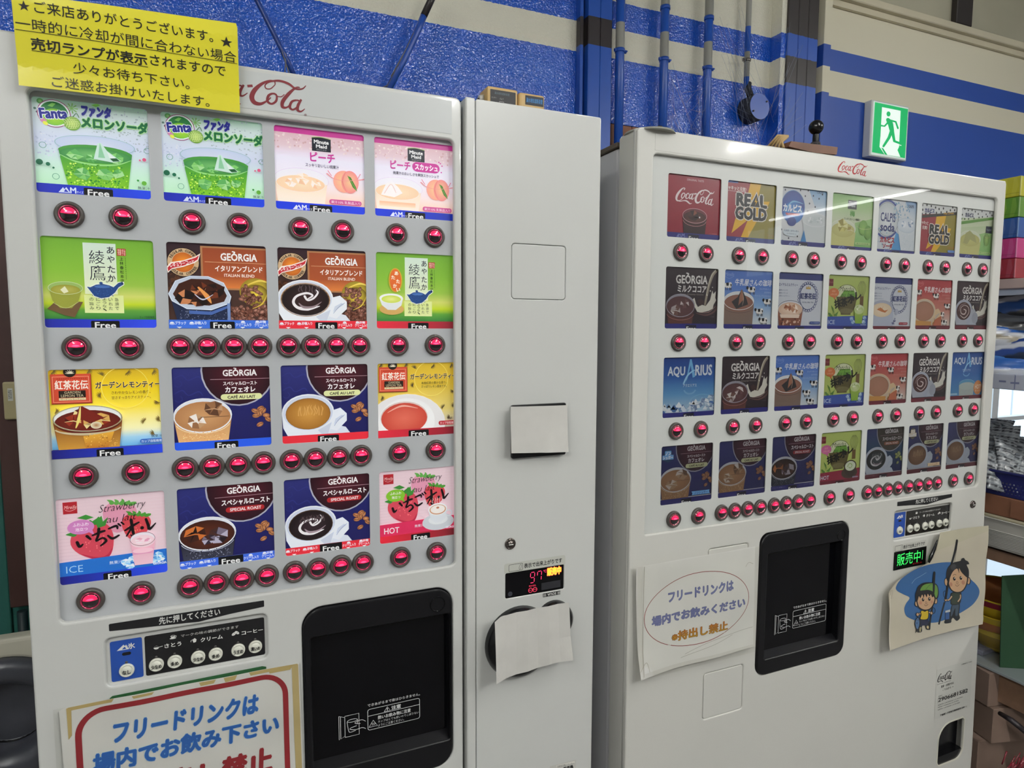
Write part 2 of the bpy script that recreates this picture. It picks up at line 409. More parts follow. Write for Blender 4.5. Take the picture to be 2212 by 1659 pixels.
def cup(a, cx, cy, rx, ry, liq, liq2, white=(232, 236, 242), by=90, hand=True, saucer=True, hc=None, inner=.86):
    sh = mix(white, (150, 160, 185), .35)
    if saucer: a.poly([(cx, by), (cx+rx*.9, cy+ry*.7), (cx+rx*1.45, cy+ry*.9), (cx+rx*1.62, by)], mix(white, (170, 180, 205), .2))
    if hand: 
        a.poly([(cx+rx*.8, cy), (cx+rx*1.25, cy-ry*.18), (cx+rx*1.5, cy+ry*.15), (cx+rx*1.5, cy+ry*.55), (cx+rx*1.1, cy+ry*1.1), (cx+rx*.7, cy+ry*.9)], white)
        a.poly([(cx+rx*.98, cy+ry*.75), (cx+rx*1.05, cy+ry*.42), (cx+rx*1.3, cy+ry*.22), (cx+rx*1.4, cy+ry*.3)], sh)
        a.stroke([(cx+rx, cy+ry*.8), (cx+rx*1.2, cy+ry*.45), (cx+rx*1.42, cy+ry*.22)], .5, (130, 140, 165))
    a.poly([(cx-rx, cy), (cx-rx*.96, cy+ry*.8), (cx-rx*.8, by), (cx+rx*.75, by), (cx+rx*.97, cy+ry*.6), (cx+rx, cy)], white)
    a.grad([(cx+rx*.35, cy+ry), (cx+rx*.9, cy+ry*.6), (cx+rx*.75, by), (cx+rx*.5, by)], lambda u, v: sh)
    a.ell(cx, cy, rx, ry, white); a.ell(cx, cy+ry*.02, rx*.95, ry*.95, sh, white)
    a.ell(cx, cy+ry*.08, rx*inner, ry*inner, mix(liq, (120, 90, 60), .5)); a.ell(cx, cy+ry*.09, rx*inner*.96, ry*inner*.95, liq, liq2)
def swirl_(a, cx, cy, s, col, col2, k=1):
    a.stroke([(cx+.1*s, cy-.05*s), (cx+.35*s, cy-.25*s), (cx+.05*s, cy-.38*s), (cx-.45*s, cy-.2*s), (cx-.62*s, cy+.15*s), (cx-.4*s, cy+.45*s), (cx+.1*s, cy+.5*s), (cx+.7*s, cy+.35*s)], [.05*s, .1*s, .12*s, .12*s, .14*s, .16*s, .22*s, .03*s], col)
    a.stroke([(cx-.35*s, cy+.2*s), (cx-.1*s, cy+.42*s), (cx+.4*s, cy+.38*s), (cx+.8*s, cy+.1*s)], [.04*s, .14*s, .1*s, .02*s], col2)
    a.stroke([(cx-.05*s, cy-.2*s), (cx+.1*s, cy+.02*s), (cx+.4*s, cy-.1*s), (cx+.62*s, cy-.42*s), (cx+.5*s, cy-.6*s)], [.12*s, .1*s, .1*s, .1*s, .02*s], col)
def steam(a, cx, cy, w, h, col, n=9):
    for i in range(n):
        x = cx+(i/(n-1)-.5)*w; y = cy+R_.uniform(-.1, .1)*h
        a.stroke([(x, y+h*.5), (x+R_.uniform(-.06, .06)*w, y+h*.15), (x+R_.uniform(-.08, .08)*w, y-h*.2), (x+R_.uniform(-.05, .05)*w, y-h*.5)], [.05*w, .04*w, .05*w, .01*w], col, n=4)
def bean(a, x, y, s, rot, c=(120, 70, 40), c2=(200, 140, 100)):
    a.ell(x, y, s, s*.68, c, c2, rot=rot, n=11); r = math.radians(rot)
    a.stroke([(x-s*.8*math.cos(r), y-s*.8*math.sin(r)), (x-s*.1*math.sin(r), y+s*.1*math.cos(r)), (x+s*.8*math.cos(r), y+s*.8*math.sin(r))], s*.16, (60, 28, 15), n=2)
BG5 = (180, 185, 215)

def L_fanta(a):
    a.vgrad(0, 100, [(0, (150, 190, 165)), (12, (200, 215, 215)), (45, (205, 212, 235)), (72, (200, 235, 215)), (100, (190, 240, 190))])
    dots(a, 160, 45, 0, 100, 48, .4, 1.1, [(165, 180, 185), (180, 190, 200), (150, 168, 175)], asp=.9)
    dots(a, 60, 2, 35, 20, 60, .4, 1, [(185, 195, 215), (215, 220, 235)])
    a.ell(7, 4, 2.8, 2.8, (60, 140, 70), (150, 200, 130)); a.ell(2.4, 12, 1.2, 1.2, (90, 120, 110)); a.ell(4, 15.5, 1, 1, (80, 90, 110))
    for k in range(9):
        t = k*40; a.stroke([(33, 8), (33+5*math.cos(math.radians(t)), 8+5*math.sin(math.radians(t)))], [.5, 1.2], (120, 175, 90), smooth=False)
    a.ell(18, 15.5, 14, 14.5, (150, 40, 110)); a.ell(18, 15.5, 13.3, 13.8, (225, 240, 235)); a.ell(18, 15.5, 12, 12.4, (35, 120, 60)); a.ell(18.5, 19, 10.5, 8.6, (120, 190, 50), (175, 215, 60))
    a.poly([(13, 8), (17, 4.5), (20, 5), (17, 9)], (120, 190, 90))
    a.poly([(6, 24), (8, 20), (12, 24), (10, 28)], (200, 130, 170)); a.ell(10.5, 26.5, 2.4, 1.8, (220, 225, 80), rot=40)
    a.text('Fanta', 6.2, 10.6, 29, 20.4, (30, 40, 140), bold=.05, rot=6, out=(235, 240, 245), ow=.06)
    a.ell(33, 24, 7.2, 7.4, (110, 160, 60), (190, 215, 110)); 
    for k in range(-3, 4): a.stroke([(33+k*2-2.5, 18.5+abs(k)*.8), (33+k*2, 24), (33+k*2-1.5, 30-abs(k)*.8)], .35, (215, 230, 160)); a.stroke([(27+abs(k), 24+k*1.9), (39.5-abs(k), 23+k*1.9)], .35, (215, 230, 160))
    a.stroke([(34, 17), (37, 13), (39, 17)], .7, (50, 110, 60))
    a.text('ファンタ', 41, 3.6, 66, 14.4, (30, 35, 135), bold=.09, shear=.08)
    a.poly([(50, 2.4), (55, 0), (58, 1.6), (54, 4)], (120, 190, 80))
    a.text('メロンソーダ', 41, 15.5, 99.5, 27, (20, 105, 60), bold=.07, out=(175, 220, 150), ow=.07)
    a.ell(52, 45, 35, 10, (190, 203, 228), (208, 214, 236)); a.ring(52, 45, 35, 10, .8, (150, 185, 190), wy=.5)
    a.poly([(20, 52)]+[(52+32*math.cos(t), 53+8*math.sin(t)) for t in [math.pi+math.pi*k/12 for k in range(13)]]+[(84, 52), (79, 92), (27, 92)], (70, 150, 62))
    a.grad([(21, 60), (83, 60), (79, 92), (27, 92)], lambda u, v: (72, 158, 52) if v < 70 else (132, 200, 40))
    a.ell(52, 56, 31.5, 8, (58, 138, 70), (120, 190, 110)); a.stroke([(21, 58), (34, 64), (52, 66), (70, 64), (83, 58)], [.5, 1.6, 2, 1.6, .5], (150, 210, 130))
    dots(a, 260, 26, 66, 79, 91, .4, 1.1, [(185, 228, 60), (60, 150, 50), (210, 238, 110), (95, 175, 45), (45, 135, 50)], 6)
    for cx, cy, s in ((34, 57, 7), (48, 60, 6), (70, 58, 7), (60, 76, 8), (40, 77, 8), (71, 74, 6)): shard(a, cx, cy, s, [(95, 175, 95), (80, 160, 75), (130, 200, 110), (165, 215, 150)])
    a.poly([(50, 60), (54, 43), (57, 42), (62, 50), (74, 60), (66, 62), (58, 61)], (200, 226, 216)); a.poly([(56, 42), (60, 58), (54, 58)], (140, 200, 160)); a.poly([(62, 51), (72, 60), (64, 58)], (225, 240, 235)); a.poly([(64, 58), (70, 57), (73, 60), (67, 61)], (30, 90, 50))
    for x, y, r, c in ((4, 68, 2.9, (25, 100, 70)), (11, 69.5, 1.9, (30, 110, 80)), (15.4, 73, 1, (30, 110, 80)), (14, 23, 0, 0), (95, 56, 1.8, (215, 90, 130)), (91, 57, .9, (215, 90, 130)), (94, 82, 2.3, (100, 175, 60)), (88.5, 79.5, 1.1, (60, 150, 70))):
        if r: a.ell(x, y, r, r*1.05, c)
    for x, y in ((7.5, 50), (17, 82), (98, 46)): a.ring(x, y, 3.1, 3.3, .5, (90, 150, 130), n=18)
    a.text('無果汁', 88, 85.8, 99, 89.4, (40, 50, 60), bold=.0)
    free_strip(a, (30, 42, 170), (35, 70, 225), msize=(210, 220, 245))
def peachy(a, squash):
    a.vgrad(0, 100, [(0, (200, 60, 150)), (7, (196, 55, 145))])
    a.vgrad(0, 100, [(7, (214, 178, 186)), (22, (222, 196, 205)), (36, (232, 228, 246)), (60, (240, 232, 245)), (90, (252, 214, 190))])
    dots(a, 110, 0, 8, 100, 26, .5, 1.5, [(225, 200, 205), (205, 165, 170), (236, 215, 215)], asp=1.1)
    a.poly([(41, 9.6), (51, 8.4), (62, 10), (62, 25.6), (41, 25.6)], (22, 28, 40)); a.stroke([(41, 9.6), (51, 8.4), (62, 10)], .6, (150, 190, 90))
    a.text('Minute', 43.4, 12, 59.6, 16.4, (238, 238, 238), bold=.03); a.text('Maid', 45.6, 17.6, 57.4, 21.6, (238, 238, 238), bold=.03); a.text('ミニッツ メイド', 46, 22.8, 57, 24.6, (225, 225, 225))
    if squash:
        a.text('ピーチ', 20, 27, 44, 37.6, (196, 50, 148), bold=.03); a.poly(rr(46.5, 26, 81, 38.4, 6), (196, 50, 148)); a.text('スカッシュ', 50, 28.6, 78.5, 36, (250, 240, 250), bold=.04)
        a.text('桃果汁のおいしさを爽快スカッシュで', 23, 40.5, 80, 44.6, (40, 40, 50), bold=.01)
        for x, y in ((82, 25), (84, 28), (80, 23.5), (83, 36.5)): a.ell(x, y, .9, .9, (196, 50, 148), n=8)
    else:
        a.text('ピーチ', 39, 27.4, 66, 38.4, (196, 50, 148), bold=.03); a.text('スッキリおいしい桃果汁', 33.5, 41, 70.5, 45.4, (40, 40, 50), bold=.01)
    a.ell(29, 62, 30, 14, (238, 236, 246)); a.ring(29, 62, 30, 14, .5, (215, 205, 215))
    a.grad([(0, 66), (57, 66), (54, 90), (3, 90)], lambda u, v: (246, 222, 200) if v < 70 else (255, 240, 225))
    a.ell(28, 67, 27, 10.5, (244, 208, 172), (250, 222, 190))
    if squash: 
        a.poly([(8, 72), (14, 58), (20, 54), (28, 60), (34, 68), (24, 74)], (252, 246, 246)); a.stroke([(12, 70), (20, 58), (26, 68)], 1.2, (230, 205, 200)); a.grad([(6, 80), (50, 80), (50, 86), (6, 86)], lambda u, v: (252, 190, 150) if v < 83 else (255, 225, 200))
    else:
        for cx, cy, s in ((30, 60, 9), (18, 66, 7), (44, 66, 7)): shard(a, cx, cy, s, [(246, 214, 182), (236, 196, 160), (252, 236, 222), (255, 246, 238)])
    a.ring(28, 67, 27, 10.5, .7, (252, 240, 228))
    a.ell(76, 60, 12, 13.5, (245, 165, 145), (250, 205, 150)); a.ell(83, 60, 10, 14, (236, 140, 140), (250, 200, 150)); a.stroke([(78, 48), (74.5, 60), (79, 73)], [.5, 1.2, .3], (220, 130, 120))
    a.poly([(80, 52), (84, 54), (90, 66), (91, 71), (86, 66)], (70, 130, 50)); a.stroke([(81, 53), (90, 69)], .4, (150, 190, 90), smooth=False)
    a.stroke([(57, 52), (64, 57), (76, 59), (90, 57), (99, 55)], [1.6, .8, .5, .8, 1.6], (225, 150, 150)); a.stroke([(58, 48), (62, 54)], .8, (215, 130, 135), smooth=False); a.stroke([(95, 49), (92, 55)], .8, (215, 130, 135), smooth=False)
    a.poly(rr(59, 83, 96, 89, 2.6), (205, 85, 150)); a.text('果汁10% 乳製品入り', 61, 84.4, 94.5, 88, (250, 235, 245))
    free_strip(a, (30, 60, 215), (25, 50, 170) if squash else (35, 65, 225), tag=(37, 62), msize=(225, 230, 250), fw=(41, 59.5))
def L_peach(a): peachy(a, False)
def L_squash(a): peachy(a, True)
def ayataka(a, hot):
    a.vgrad(0, 100, [(0, (112, 168, 52)), (35, (132, 184, 58)), (52, (150, 190, 70)), (64, (205, 212, 110)), (73, (190, 210, 40)), (80, (95, 160, 60)), (90, (50, 125, 60))])
    dx = 0
    a.rect(36, 5.5, 65, 62, (205, 222, 208), (222, 230, 190)); a.rect(35, 63, 70, 83, (218, 228, 150), (225, 235, 165))
    a.text('綾', 41, 13.5, 54.5, 28.5, (15, 18, 40), bold=-.005); a.text('鷹', 41, 30, 55, 46.5, (15, 18, 40), bold=-.005)
    for ch, y in (('あ', 9), ('や', 19), ('た', 30), ('か', 40)): a.text(ch, 57, y, 63.6, y+7.6, (15, 18, 40), bold=.01)
    a.rect(66, 10.5, 74, 18.5, (175, 50, 45)); a.text('宇治', 70.4, 11, 73.6, 18, (240, 220, 200)); a.text('茶舗', 66.6, 11, 69.8, 18, (240, 220, 200))
    for i, ch in enumerate('上林春松本店'): a.text(ch, 68, 20+i*4.9, 71.4, 23.8+i*4.9, (20, 30, 30))
    for i in range(12): a.ell(73.4, 21+i*2.1, .35, .5, (20, 40, 30), n=6)
    for g, c in ((1.3, (225, 232, 215)), (0, (35, 70, 130))):
        a.poly([(38-g, 54), (41, 54.5-g), (46, 51.5-g), (52, 50.5-g), (58, 52-g), (61.5, 54-g), (66, 49-g), (70+g, 47.5), (70+g, 51), (66, 54+g), (62.5, 60+g), (57, 65+g), (50, 66.5+g), (44, 64+g), (41, 59+g)], c)
    a.ell(51.5, 53.6, 7, 1.6, (70, 110, 175)); a.ell(50.5, 49.6, 1.6, 1.3, (35, 70, 130)); a.ell(69.6, 49.4, .9, 1.6, (20, 45, 90), rot=-20); a.text('®', 55, 47, 57, 49, (20, 20, 40))
    dots(a, 60, 42, 55, 61, 64, .25, .5, [(60, 100, 165), (25, 55, 110)], 3)
    for col, x in zip(('急須で', 'いれた', 'ような、', 'にごり', 'の旨み'), (62, 56.5, 51, 45.5, 39.6)):
        for i, ch in enumerate(col): a.text(ch, x, 66+i*4.9 if len(col) < 4 else 66+i*3.9, x+3.6, 69.6+i*4.9 if len(col) < 4 else 69+i*3.9, (25, 40, 30))
    if hot:
        a.ell(24, 36, 8.4, 16, (205, 165, 50)); a.ell(24, 36, 7, 14.5, (220, 105, 45))
        for ch, x, y in (('あ', 23, 24.5), ('た', 19, 30), ('た', 25, 35), ('か', 21, 41), ('い', 25, 46)): a.text(ch, x, y, x+4.4, y+4.8, (250, 240, 220), bold=.03)
        a.ell(19, 74, 15, 7.5, (205, 165, 95)); a.poly([(4, 60), (7, 69), (14, 75), (24, 75), (31, 69), (33, 60)], (222, 226, 228)); a.ell(18.5, 60, 14.6, 6.4, (235, 238, 238)); a.ell(18.5, 61, 12, 5, (200, 215, 80), (225, 230, 140))
    else:
        a.poly([(3, 79), (12, 69), (34, 71), (26, 88), (18, 86)], (110, 85, 55)); a.poly([(5, 56), (8, 70), (14, 78), (24, 78), (30, 70), (34, 56)], (150, 155, 60)); a.ell(19.5, 56, 15, 7.2, (150, 180, 100)); a.ell(19.5, 58, 12.6, 5.6, (150, 150, 50), (185, 180, 90)); a.poly([(15, 58), (19, 54), (22, 60), (18, 62)], (225, 225, 190)); a.ring(19.5, 56, 15, 7.2, .5, (200, 215, 170)); a.stroke([(8, 72), (19, 78), (30, 71)], .4, (200, 210, 150))
        a.text('カップ自販機用', 84, 86, 97.5, 88.6, (20, 50, 30))
    if hot: free_strip(a, (225, 45, 65), (140, 35, 50), tag=(39, 65))
    else: free_strip(a, (35, 42, 150), (50, 75, 230))
def L_aya_ice(a): ayataka(a, False)
def L_aya_hot(a): ayataka(a, True)
def italian(a, hot):
    a.rect(0, 0, 100, 90, (50, 30, 38), (75, 50, 40))
    a.rect(33, 3, 100, 54, (170, 120, 80)); a.rect(35, 5, 100, 52, (160, 78, 40), (185, 98, 50)); a.vgrad(35, 100, [(5, (150, 70, 40)), (38, (165, 80, 42)), (52, (215, 125, 60))])
    georgia(a, 53, 10.6, 90, 19); a.rect(37, 21.2, 100, 21.7, (215, 170, 130)); a.text('イタリアンブレンド', 47, 25, 95.5, 32, (245, 235, 230), bold=.03); a.text('ITALIAN BLEND', 56, 34.8, 87, 38.2, (240, 225, 215), bold=.02)
    dots(a, 40, 0, 38, 12, 60, 1.5, 2.6, [(90, 55, 35), (60, 35, 25)], 4)
    a.ell(88, 56, 17, 17, (150, 130, 40), (225, 195, 60), rot=-20); a.ell(88, 59, 13, 12.5, (110, 90, 20), (235, 210, 70))
    a.grp(7)
    for i in range(90):
        u = R_.uniform(58, 101); v = R_.uniform(66 if u > 70 else 74, 91)
        bean(a, u, v, R_.uniform(2.6, 3.6), R_.uniform(0, 180), (88, 50, 38), R_.choice([(185, 125, 105), (150, 95, 75), (205, 150, 130)]))
    for i in range(30): bean(a, 84+R_.uniform(-12, 9), 60+R_.uniform(-11, 6), 3.2, R_.uniform(0, 180), (88, 50, 38), (195, 135, 112))
    a.end()
    a.stroke([(101, 44), (92, 42), (80, 47)], [1.5, 2.6, 1], (230, 205, 90)); a.stroke([(100, 58), (94, 70), (84, 76)], [1, 1.6, .4], (215, 185, 70))
    a.ell(16, 23, 16, 17, (30, 20, 20)); a.ell(16, 23, 15.2, 16.2, (205, 175, 135)); a.ell(16, 23, 10.6, 11.4, (190, 95, 30), (235, 150, 50))
    for t, a0, dr in (('REGULAR COFFEE', 205, 1), ('REGULAR COFFEE', 155, -1)):
        for i, ch in enumerate(t):
            if ch == ' ': continue
            an = math.radians(a0+dr*i*10); x, y = 16+12.9*math.cos(an), 23+13.7*math.sin(an)
            a.text(ch, x-1, y-1.4, x+1, y+1.4, (50, 30, 25), bold=.02, rot=-(math.degrees(an)+90) if dr > 0 else -(math.degrees(an)-90))
    a.poly([(0, 29), (4, 23.5), (16, 21), (28, 16), (33, 12), (31, 20), (27, 23.5), (16, 28.5), (5, 31.5), (1, 36)], (240, 225, 215)); a.poly([(1, 30), (5, 25), (16, 22.3), (28, 17.4), (31.5, 14.5), (30, 19.5), (26, 22.6), (16, 27), (5, 30.4), (1.5, 34)], (190, 40, 50))
    a.text('レギュラーコーヒー', 3, 21.6, 30.5, 26.4, (250, 245, 240), bold=.02, rot=14)
    if hot:
        cup(a, 30, 62, 31, 23, (28, 18, 18), (60, 35, 35), (230, 235, 242)); a.ring(30, 64, 27.5, 21, .8, (165, 120, 60)); swirl_(a, 30, 64, 22, (235, 230, 232), (150, 130, 135)); steam(a, 34, 50, 22, 8, (95, 80, 85), 7)
    else:
        P = [(1, 60), (8, 45), (22, 39), (40, 39), (55, 46), (62, 62), (60, 70), (42, 78), (18, 77), (4, 68)]
        a.poly([(2, 62), (62, 62), (61, 90), (8, 90)], (32, 42, 72)); dots(a, 130, 10, 79, 58, 90, .25, .6, [(150, 160, 185), (90, 100, 130), (20, 20, 30)], 4)
        a.poly(P, (190, 200, 215)); a.poly([(5, 60), (11, 48), (23, 42), (40, 42), (53, 49), (58, 61), (55, 68), (40, 73), (19, 72), (8, 66)], (62, 28, 16))
        for cx, cy, s in ((16, 64, 11), (32, 54, 11), (46, 56, 12), (30, 68, 9)): shard(a, cx, cy, s, [(28, 12, 10), (110, 50, 25), (60, 24, 14), (200, 130, 85), (20, 8, 10)])
        a.stroke([(30, 52), (38, 62), (42, 70)], [2, 5, 1], (225, 150, 80)); a.stroke([(26, 60), (34, 66), (44, 60)], [.6, 1.6, .4], (200, 205, 225))
        for i in range(len(P)): a.stroke([P[i], P[(i+1) % len(P)]], .9, (215, 225, 240), smooth=False)
        a.k += 1; a.poly([(20, 79), (42, 80), (60, 72), (60, 75), (42, 84), (20, 83)], (70, 100, 165)); a.rect(58, 70, 61, 90, (110, 135, 185))
    c = (225, 45, 60) if hot else (60, 110, 215)
    a.rect(0, 90, 100, 100, c); mods(a, c); a.poly(rr(40, 91.8, 65, 103, 1.2), (12, 12, 16)); a.text('Free', 43.5, 93.2, 61.5, 99.6, (235, 235, 235), bold=.02)
def L_ital_ice(a): italian(a, False)
def L_ital_hot(a): italian(a, True)
def leafs(a, L, col=(110, 95, 30)):
    for x, y, r in L:
        for k in range(-3, 4):
            an = math.radians(r+k*28); a.stroke([(x, y), (x+2*math.cos(an)-.6*math.sin(an), y+2*math.sin(an)), (x+4.2*math.cos(an), y+4.2*math.sin(an))], [.3, .9, .2], col, n=2)
    a.k += 1
def lemon(a, hot):
    if hot: a.vgrad(0, 100, [(0, (212, 178, 50)), (30, (222, 190, 60)), (65, (225, 205, 120)), (90, (215, 215, 200))])
    else:
        a.vgrad(0, 100, [(0, (215, 178, 40)), (25, (238, 208, 30)), (45, (250, 225, 70)), (70, (252, 248, 190)), (80, (160, 210, 240)), (90, (110, 185, 230))])
    leafs(a, [(4, 3, 20), (46, 7, -60), (70, 5, 30), (94, 5, 10), (97, 40, 120), (45, 30, 170), (98, 60, 160), (84, 62, 200), (92, 76, 150), (5, 47, 0), (35, 3, 10)], (120, 100, 45) if not hot else (95, 80, 50))
    a.rect(2, 6, 37.5, 39, (120, 40, 30)); a.rect(2, 5.4, 37, 38, (205, 75, 50)); 
    for x0, y0, x1, y1 in ((3.5, 8, 35.5, 8.6), (3.5, 36.4, 35.5, 37), (3.5, 8, 4.1, 37), (34.9, 8, 35.5, 37)): a.rect(x0, y0, x1, y1, (232, 150, 120))
    for i in range(14): a.ell(8+i*1.9, 10.6, .5, .5, (150, 40, 35), n=6)
    a.text('紅茶花伝', 5.6, 12.6, 34.4, 22.6, (248, 238, 225), bold=.02); a.rect(8.6, 24, 32, 31.8, (40, 30, 22)); a.text('GARDEN', 13.5, 24.6, 27.5, 27.4, (215, 200, 160)); a.text('LEMON TEA', 10.5, 28.2, 30, 31.2, (215, 200, 160)); a.rect(8.6, 32.2, 32, 34.8, (222, 205, 160)); a.text('ガーデンレモンティー', 10, 32.6, 30.5, 34.4, (60, 40, 20))
    a.ell(19, 3, 5.6, 5.8, (35, 28, 22)); leafs(a, [(19, 5, -90)], (225, 215, 190))
    a.text('ガーデンレモンティー', 41, 15, 100.5, 22.6, (30, 22, 30), bold=.03, out=(245, 235, 190), ow=.03)
    if hot: L = (('本格紅茶の豊かな香り。', 55, 88, 26), ('さっぱりレモン風味です。', 55, 88, 31))
    else: L = (('さわやかなレモンの香り。', 55, 91, 26), ('甘さすっきりアイスティー。', 55, 91, 31.8))
    for t, x0, x1, y in L: a.text(t, x0, y, x1, y+3.6, (40, 32, 30), bold=.005)
    a.ring(68, 22, 22, 24, .5, (245, 228, 120))
    if hot:
        a.ell(36, 84, 50, 42, (228, 226, 226)); a.ell(36, 80, 36, 32, (240, 240, 240)); a.ell(33, 74, 30, 22, (215, 195, 190)); a.ell(33, 75, 29, 21, (198, 70, 55), (222, 110, 90)); a.stroke([(12, 66), (30, 58), (50, 62)], [.6, 2.6, .6], (230, 170, 155))
        a.text('無果汁', 88.5, 76, 99, 79.6, (60, 40, 30)); a.poly(rr(77, 81, 101, 87, 2.6), (185, 50, 60)); a.text('カップ自販機用', 79, 82.4, 99.5, 86, (245, 225, 225))
        free_strip(a, (225, 45, 65), (130, 30, 45), tag=(38, 64), fw=(41.5, 60.5))
    else:
        glass(a, 33, 56, 31, 15, 91, 27, (120, 60, 25), (205, 150, 60), (96, 26, 18), (130, 40, 22), (225, 228, 225), ly=4, back=(232, 235, 232))
        for cx, cy, s in ((20, 58, 9), (28, 50, 8), (44, 58, 9), (34, 62, 7)): shard(a, cx, cy, s, [(110, 30, 20), (150, 50, 28), (80, 18, 14), (215, 170, 90), (235, 215, 150)])
        a.poly([(26, 42), (28, 41.5), (48, 56), (38, 60), (22, 56)], (120, 34, 24)); a.stroke([(27, 42), (25, 56), (22, 66)], [.5, 3, 1], (235, 215, 120)); a.ell(40, 64, 5, 4, (225, 220, 190), (180, 120, 60))
        a.ring(33, 56, 31, 15, 1.2, (165, 160, 120), wy=.9); a.ring(33, 66, 30, 9, 1.4, (200, 185, 150), a0=10, a1=170, wy=2.6)
        a.grad([(28, 76), (56, 72), (50, 90), (30, 90)], lambda u, v: (226, 170, 60) if v < 80 else (190, 120, 40)); dots(a, 40, 30, 74, 58, 89, .3, .7, [(240, 200, 110), (150, 90, 30)], 3)
        a.text('無果汁', 90, 78, 100, 81.6, (40, 70, 90)); a.poly(rr(79, 82.6, 101, 88, 2.6), (60, 110, 190)); a.text('カップ自販機用', 80.4, 83.8, 99.5, 87, (240, 245, 250))
        free_strip(a, (28, 28, 120), (40, 70, 220), tag=(39, 63.5), fw=(42, 60.5))
def L_lemon_ice(a): lemon(a, False)
def L_lemon_hot(a): lemon(a, True)
def roast(a, hot, aulait, dim=False, nonsugar=0, green=False, four=False):
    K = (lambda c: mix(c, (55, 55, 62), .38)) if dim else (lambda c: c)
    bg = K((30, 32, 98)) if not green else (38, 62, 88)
    a.vgrad(0, 100, [(0, K((44, 48, 116))), (40, bg), (90, K((26, 26, 88)))])
    if not dim:
        for y in (8, 26): a.stroke([(2, y+6), (10, y+2), (16, y+8), (26, y+4), (30, y+9)], [.6, 1.6, .8, 1.8, .4], (44, 50, 120)); a.ring(6, y+12, 4, 4, .8, (42, 48, 116), a0=-60, a1=160)
    a.ell(67, 5, 38.5, 44, K((170, 170, 185))); a.ell(67, 5, 36.8, 42.2, (58, 52, 46) if green else (K((42, 14, 26))), (48, 42, 38) if green else K((84, 24, 36)))
    georgia(a, 51, 4.6, 86, 12, K((245, 240, 240))); a.rect(38, 15.6, 100, 16.1, K((190, 150, 160)))
    if aulait:
        a.text('スペシャルロースト', 51, 19, 86, 23.6, K((245, 240, 240)), bold=.03); a.text('カフェオレ', 53, 25.4, 84, 32, K((245, 240, 240)), bold=.035)
        a.poly(rr(48, 34, 91, 41.2, 3.4), K((222, 226, 165))); a.text('CAFÉ AU LAIT', 55, 35.4, 84, 39.6, (40, 28, 25), bold=.03)
    else:
        a.text('スペシャルロースト', 45, 19.6, 96, 26.6, K((245, 240, 240)), bold=.035)
        a.poly(rr(49, 29, 90, 35.6, 3.2), K((170, 35, 40)) if not green else (120, 70, 40)); a.text('SPECIAL ROAST', 53.5, 30.5, 86.5, 34.2, K((240, 225, 225)), bold=.03)
    if hot:
        liq = ((165, 110, 40), (205, 150, 70)) if aulait else ((26, 16, 18), (55, 38, 45))
        if dim: liq = ((95, 68, 50), (118, 90, 66)) if aulait else ((30, 32, 34), (60, 66, 70))
        wht = (228, 234, 245) if not dim else ((150, 156, 166) if not green else (150, 175, 175))
        if four and dim: wht = (160, 166, 176)
        cup(a, 30, 61, 29.5, 23.5, liq[0], liq[1], wht)
        if not aulait: swirl_(a, 30, 63, 21, K((240, 236, 238)), K((160, 140, 150)))
        steam(a, 32, 54 if not aulait else 58, 26, 12 if aulait else 8, mix(liq[1], (230, 220, 200), .16), 10)
    else:
        liq = ((178, 125, 80), (205, 155, 105)) if aulait else ((60, 26, 18), (100, 45, 25))
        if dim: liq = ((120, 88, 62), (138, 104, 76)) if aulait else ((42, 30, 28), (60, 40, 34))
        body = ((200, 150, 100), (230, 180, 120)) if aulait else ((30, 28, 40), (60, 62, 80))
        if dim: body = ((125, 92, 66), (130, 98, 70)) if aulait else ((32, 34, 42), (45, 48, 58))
        glass(a, 29.5, 59, 29.5, 21, 91, 25, body[0], body[1], liq[0], liq[1], K((225, 228, 235)), ly=2, back=K((222, 226, 234)))
        if aulait: ic = [[(150, 105, 70), (95, 62, 42), (235, 228, 225), (190, 150, 115)], [(150, 105, 70), (190, 150, 110), (240, 232, 225)]]
        else: ic = [[(30, 14, 14), (150, 75, 30), (60, 28, 20), (200, 110, 50)], [(50, 40, 55), (180, 175, 195), (30, 20, 30), (120, 110, 130), (70, 40, 35)]]
        if dim: ic = [[mix(c, (70, 62, 56), .45) for c in q] for q in ic]
        if aulait: shard(a, 41, 51, 12, ic[0]); shard(a, 22, 66, 11, ic[1]); a.rect(27, 60.5, 56, 61.2, K((120, 82, 52)))
        else: shard(a, 17, 58, 13, ic[0]); shard(a, 40, 62, 14, ic[1]); shard(a, 30, 66, 8, ic[1])
        a.ring(29.5, 59, 29.5, 21, 1, K((235, 238, 242)), wy=.8); a.ring(29.5, 66, 28, 15, .7, K((245, 225, 190) if aulait else (190, 195, 215)), a0=15, a1=165)
        dots(a, 110, 7, 78, 52, 90, .3, .7, [K((250, 215, 160)), K((215, 160, 100))] if aulait else [K((150, 155, 175)), K((20, 20, 30))], 4)
    a.grp(5)
    bc = (K((150, 88, 50)), K((215, 155, 105))) if not green else ((90, 100, 60), (170, 180, 110))
    for x, y, r in ((83, 56, 30), (88, 59, 80), (84, 62, 0), (92, 56, 120), (95, 62, 10), (89, 53, 150), (97, 67, 40), (88, 73, 150)): bean(a, x, y, 4, r, *bc)
    a.end()
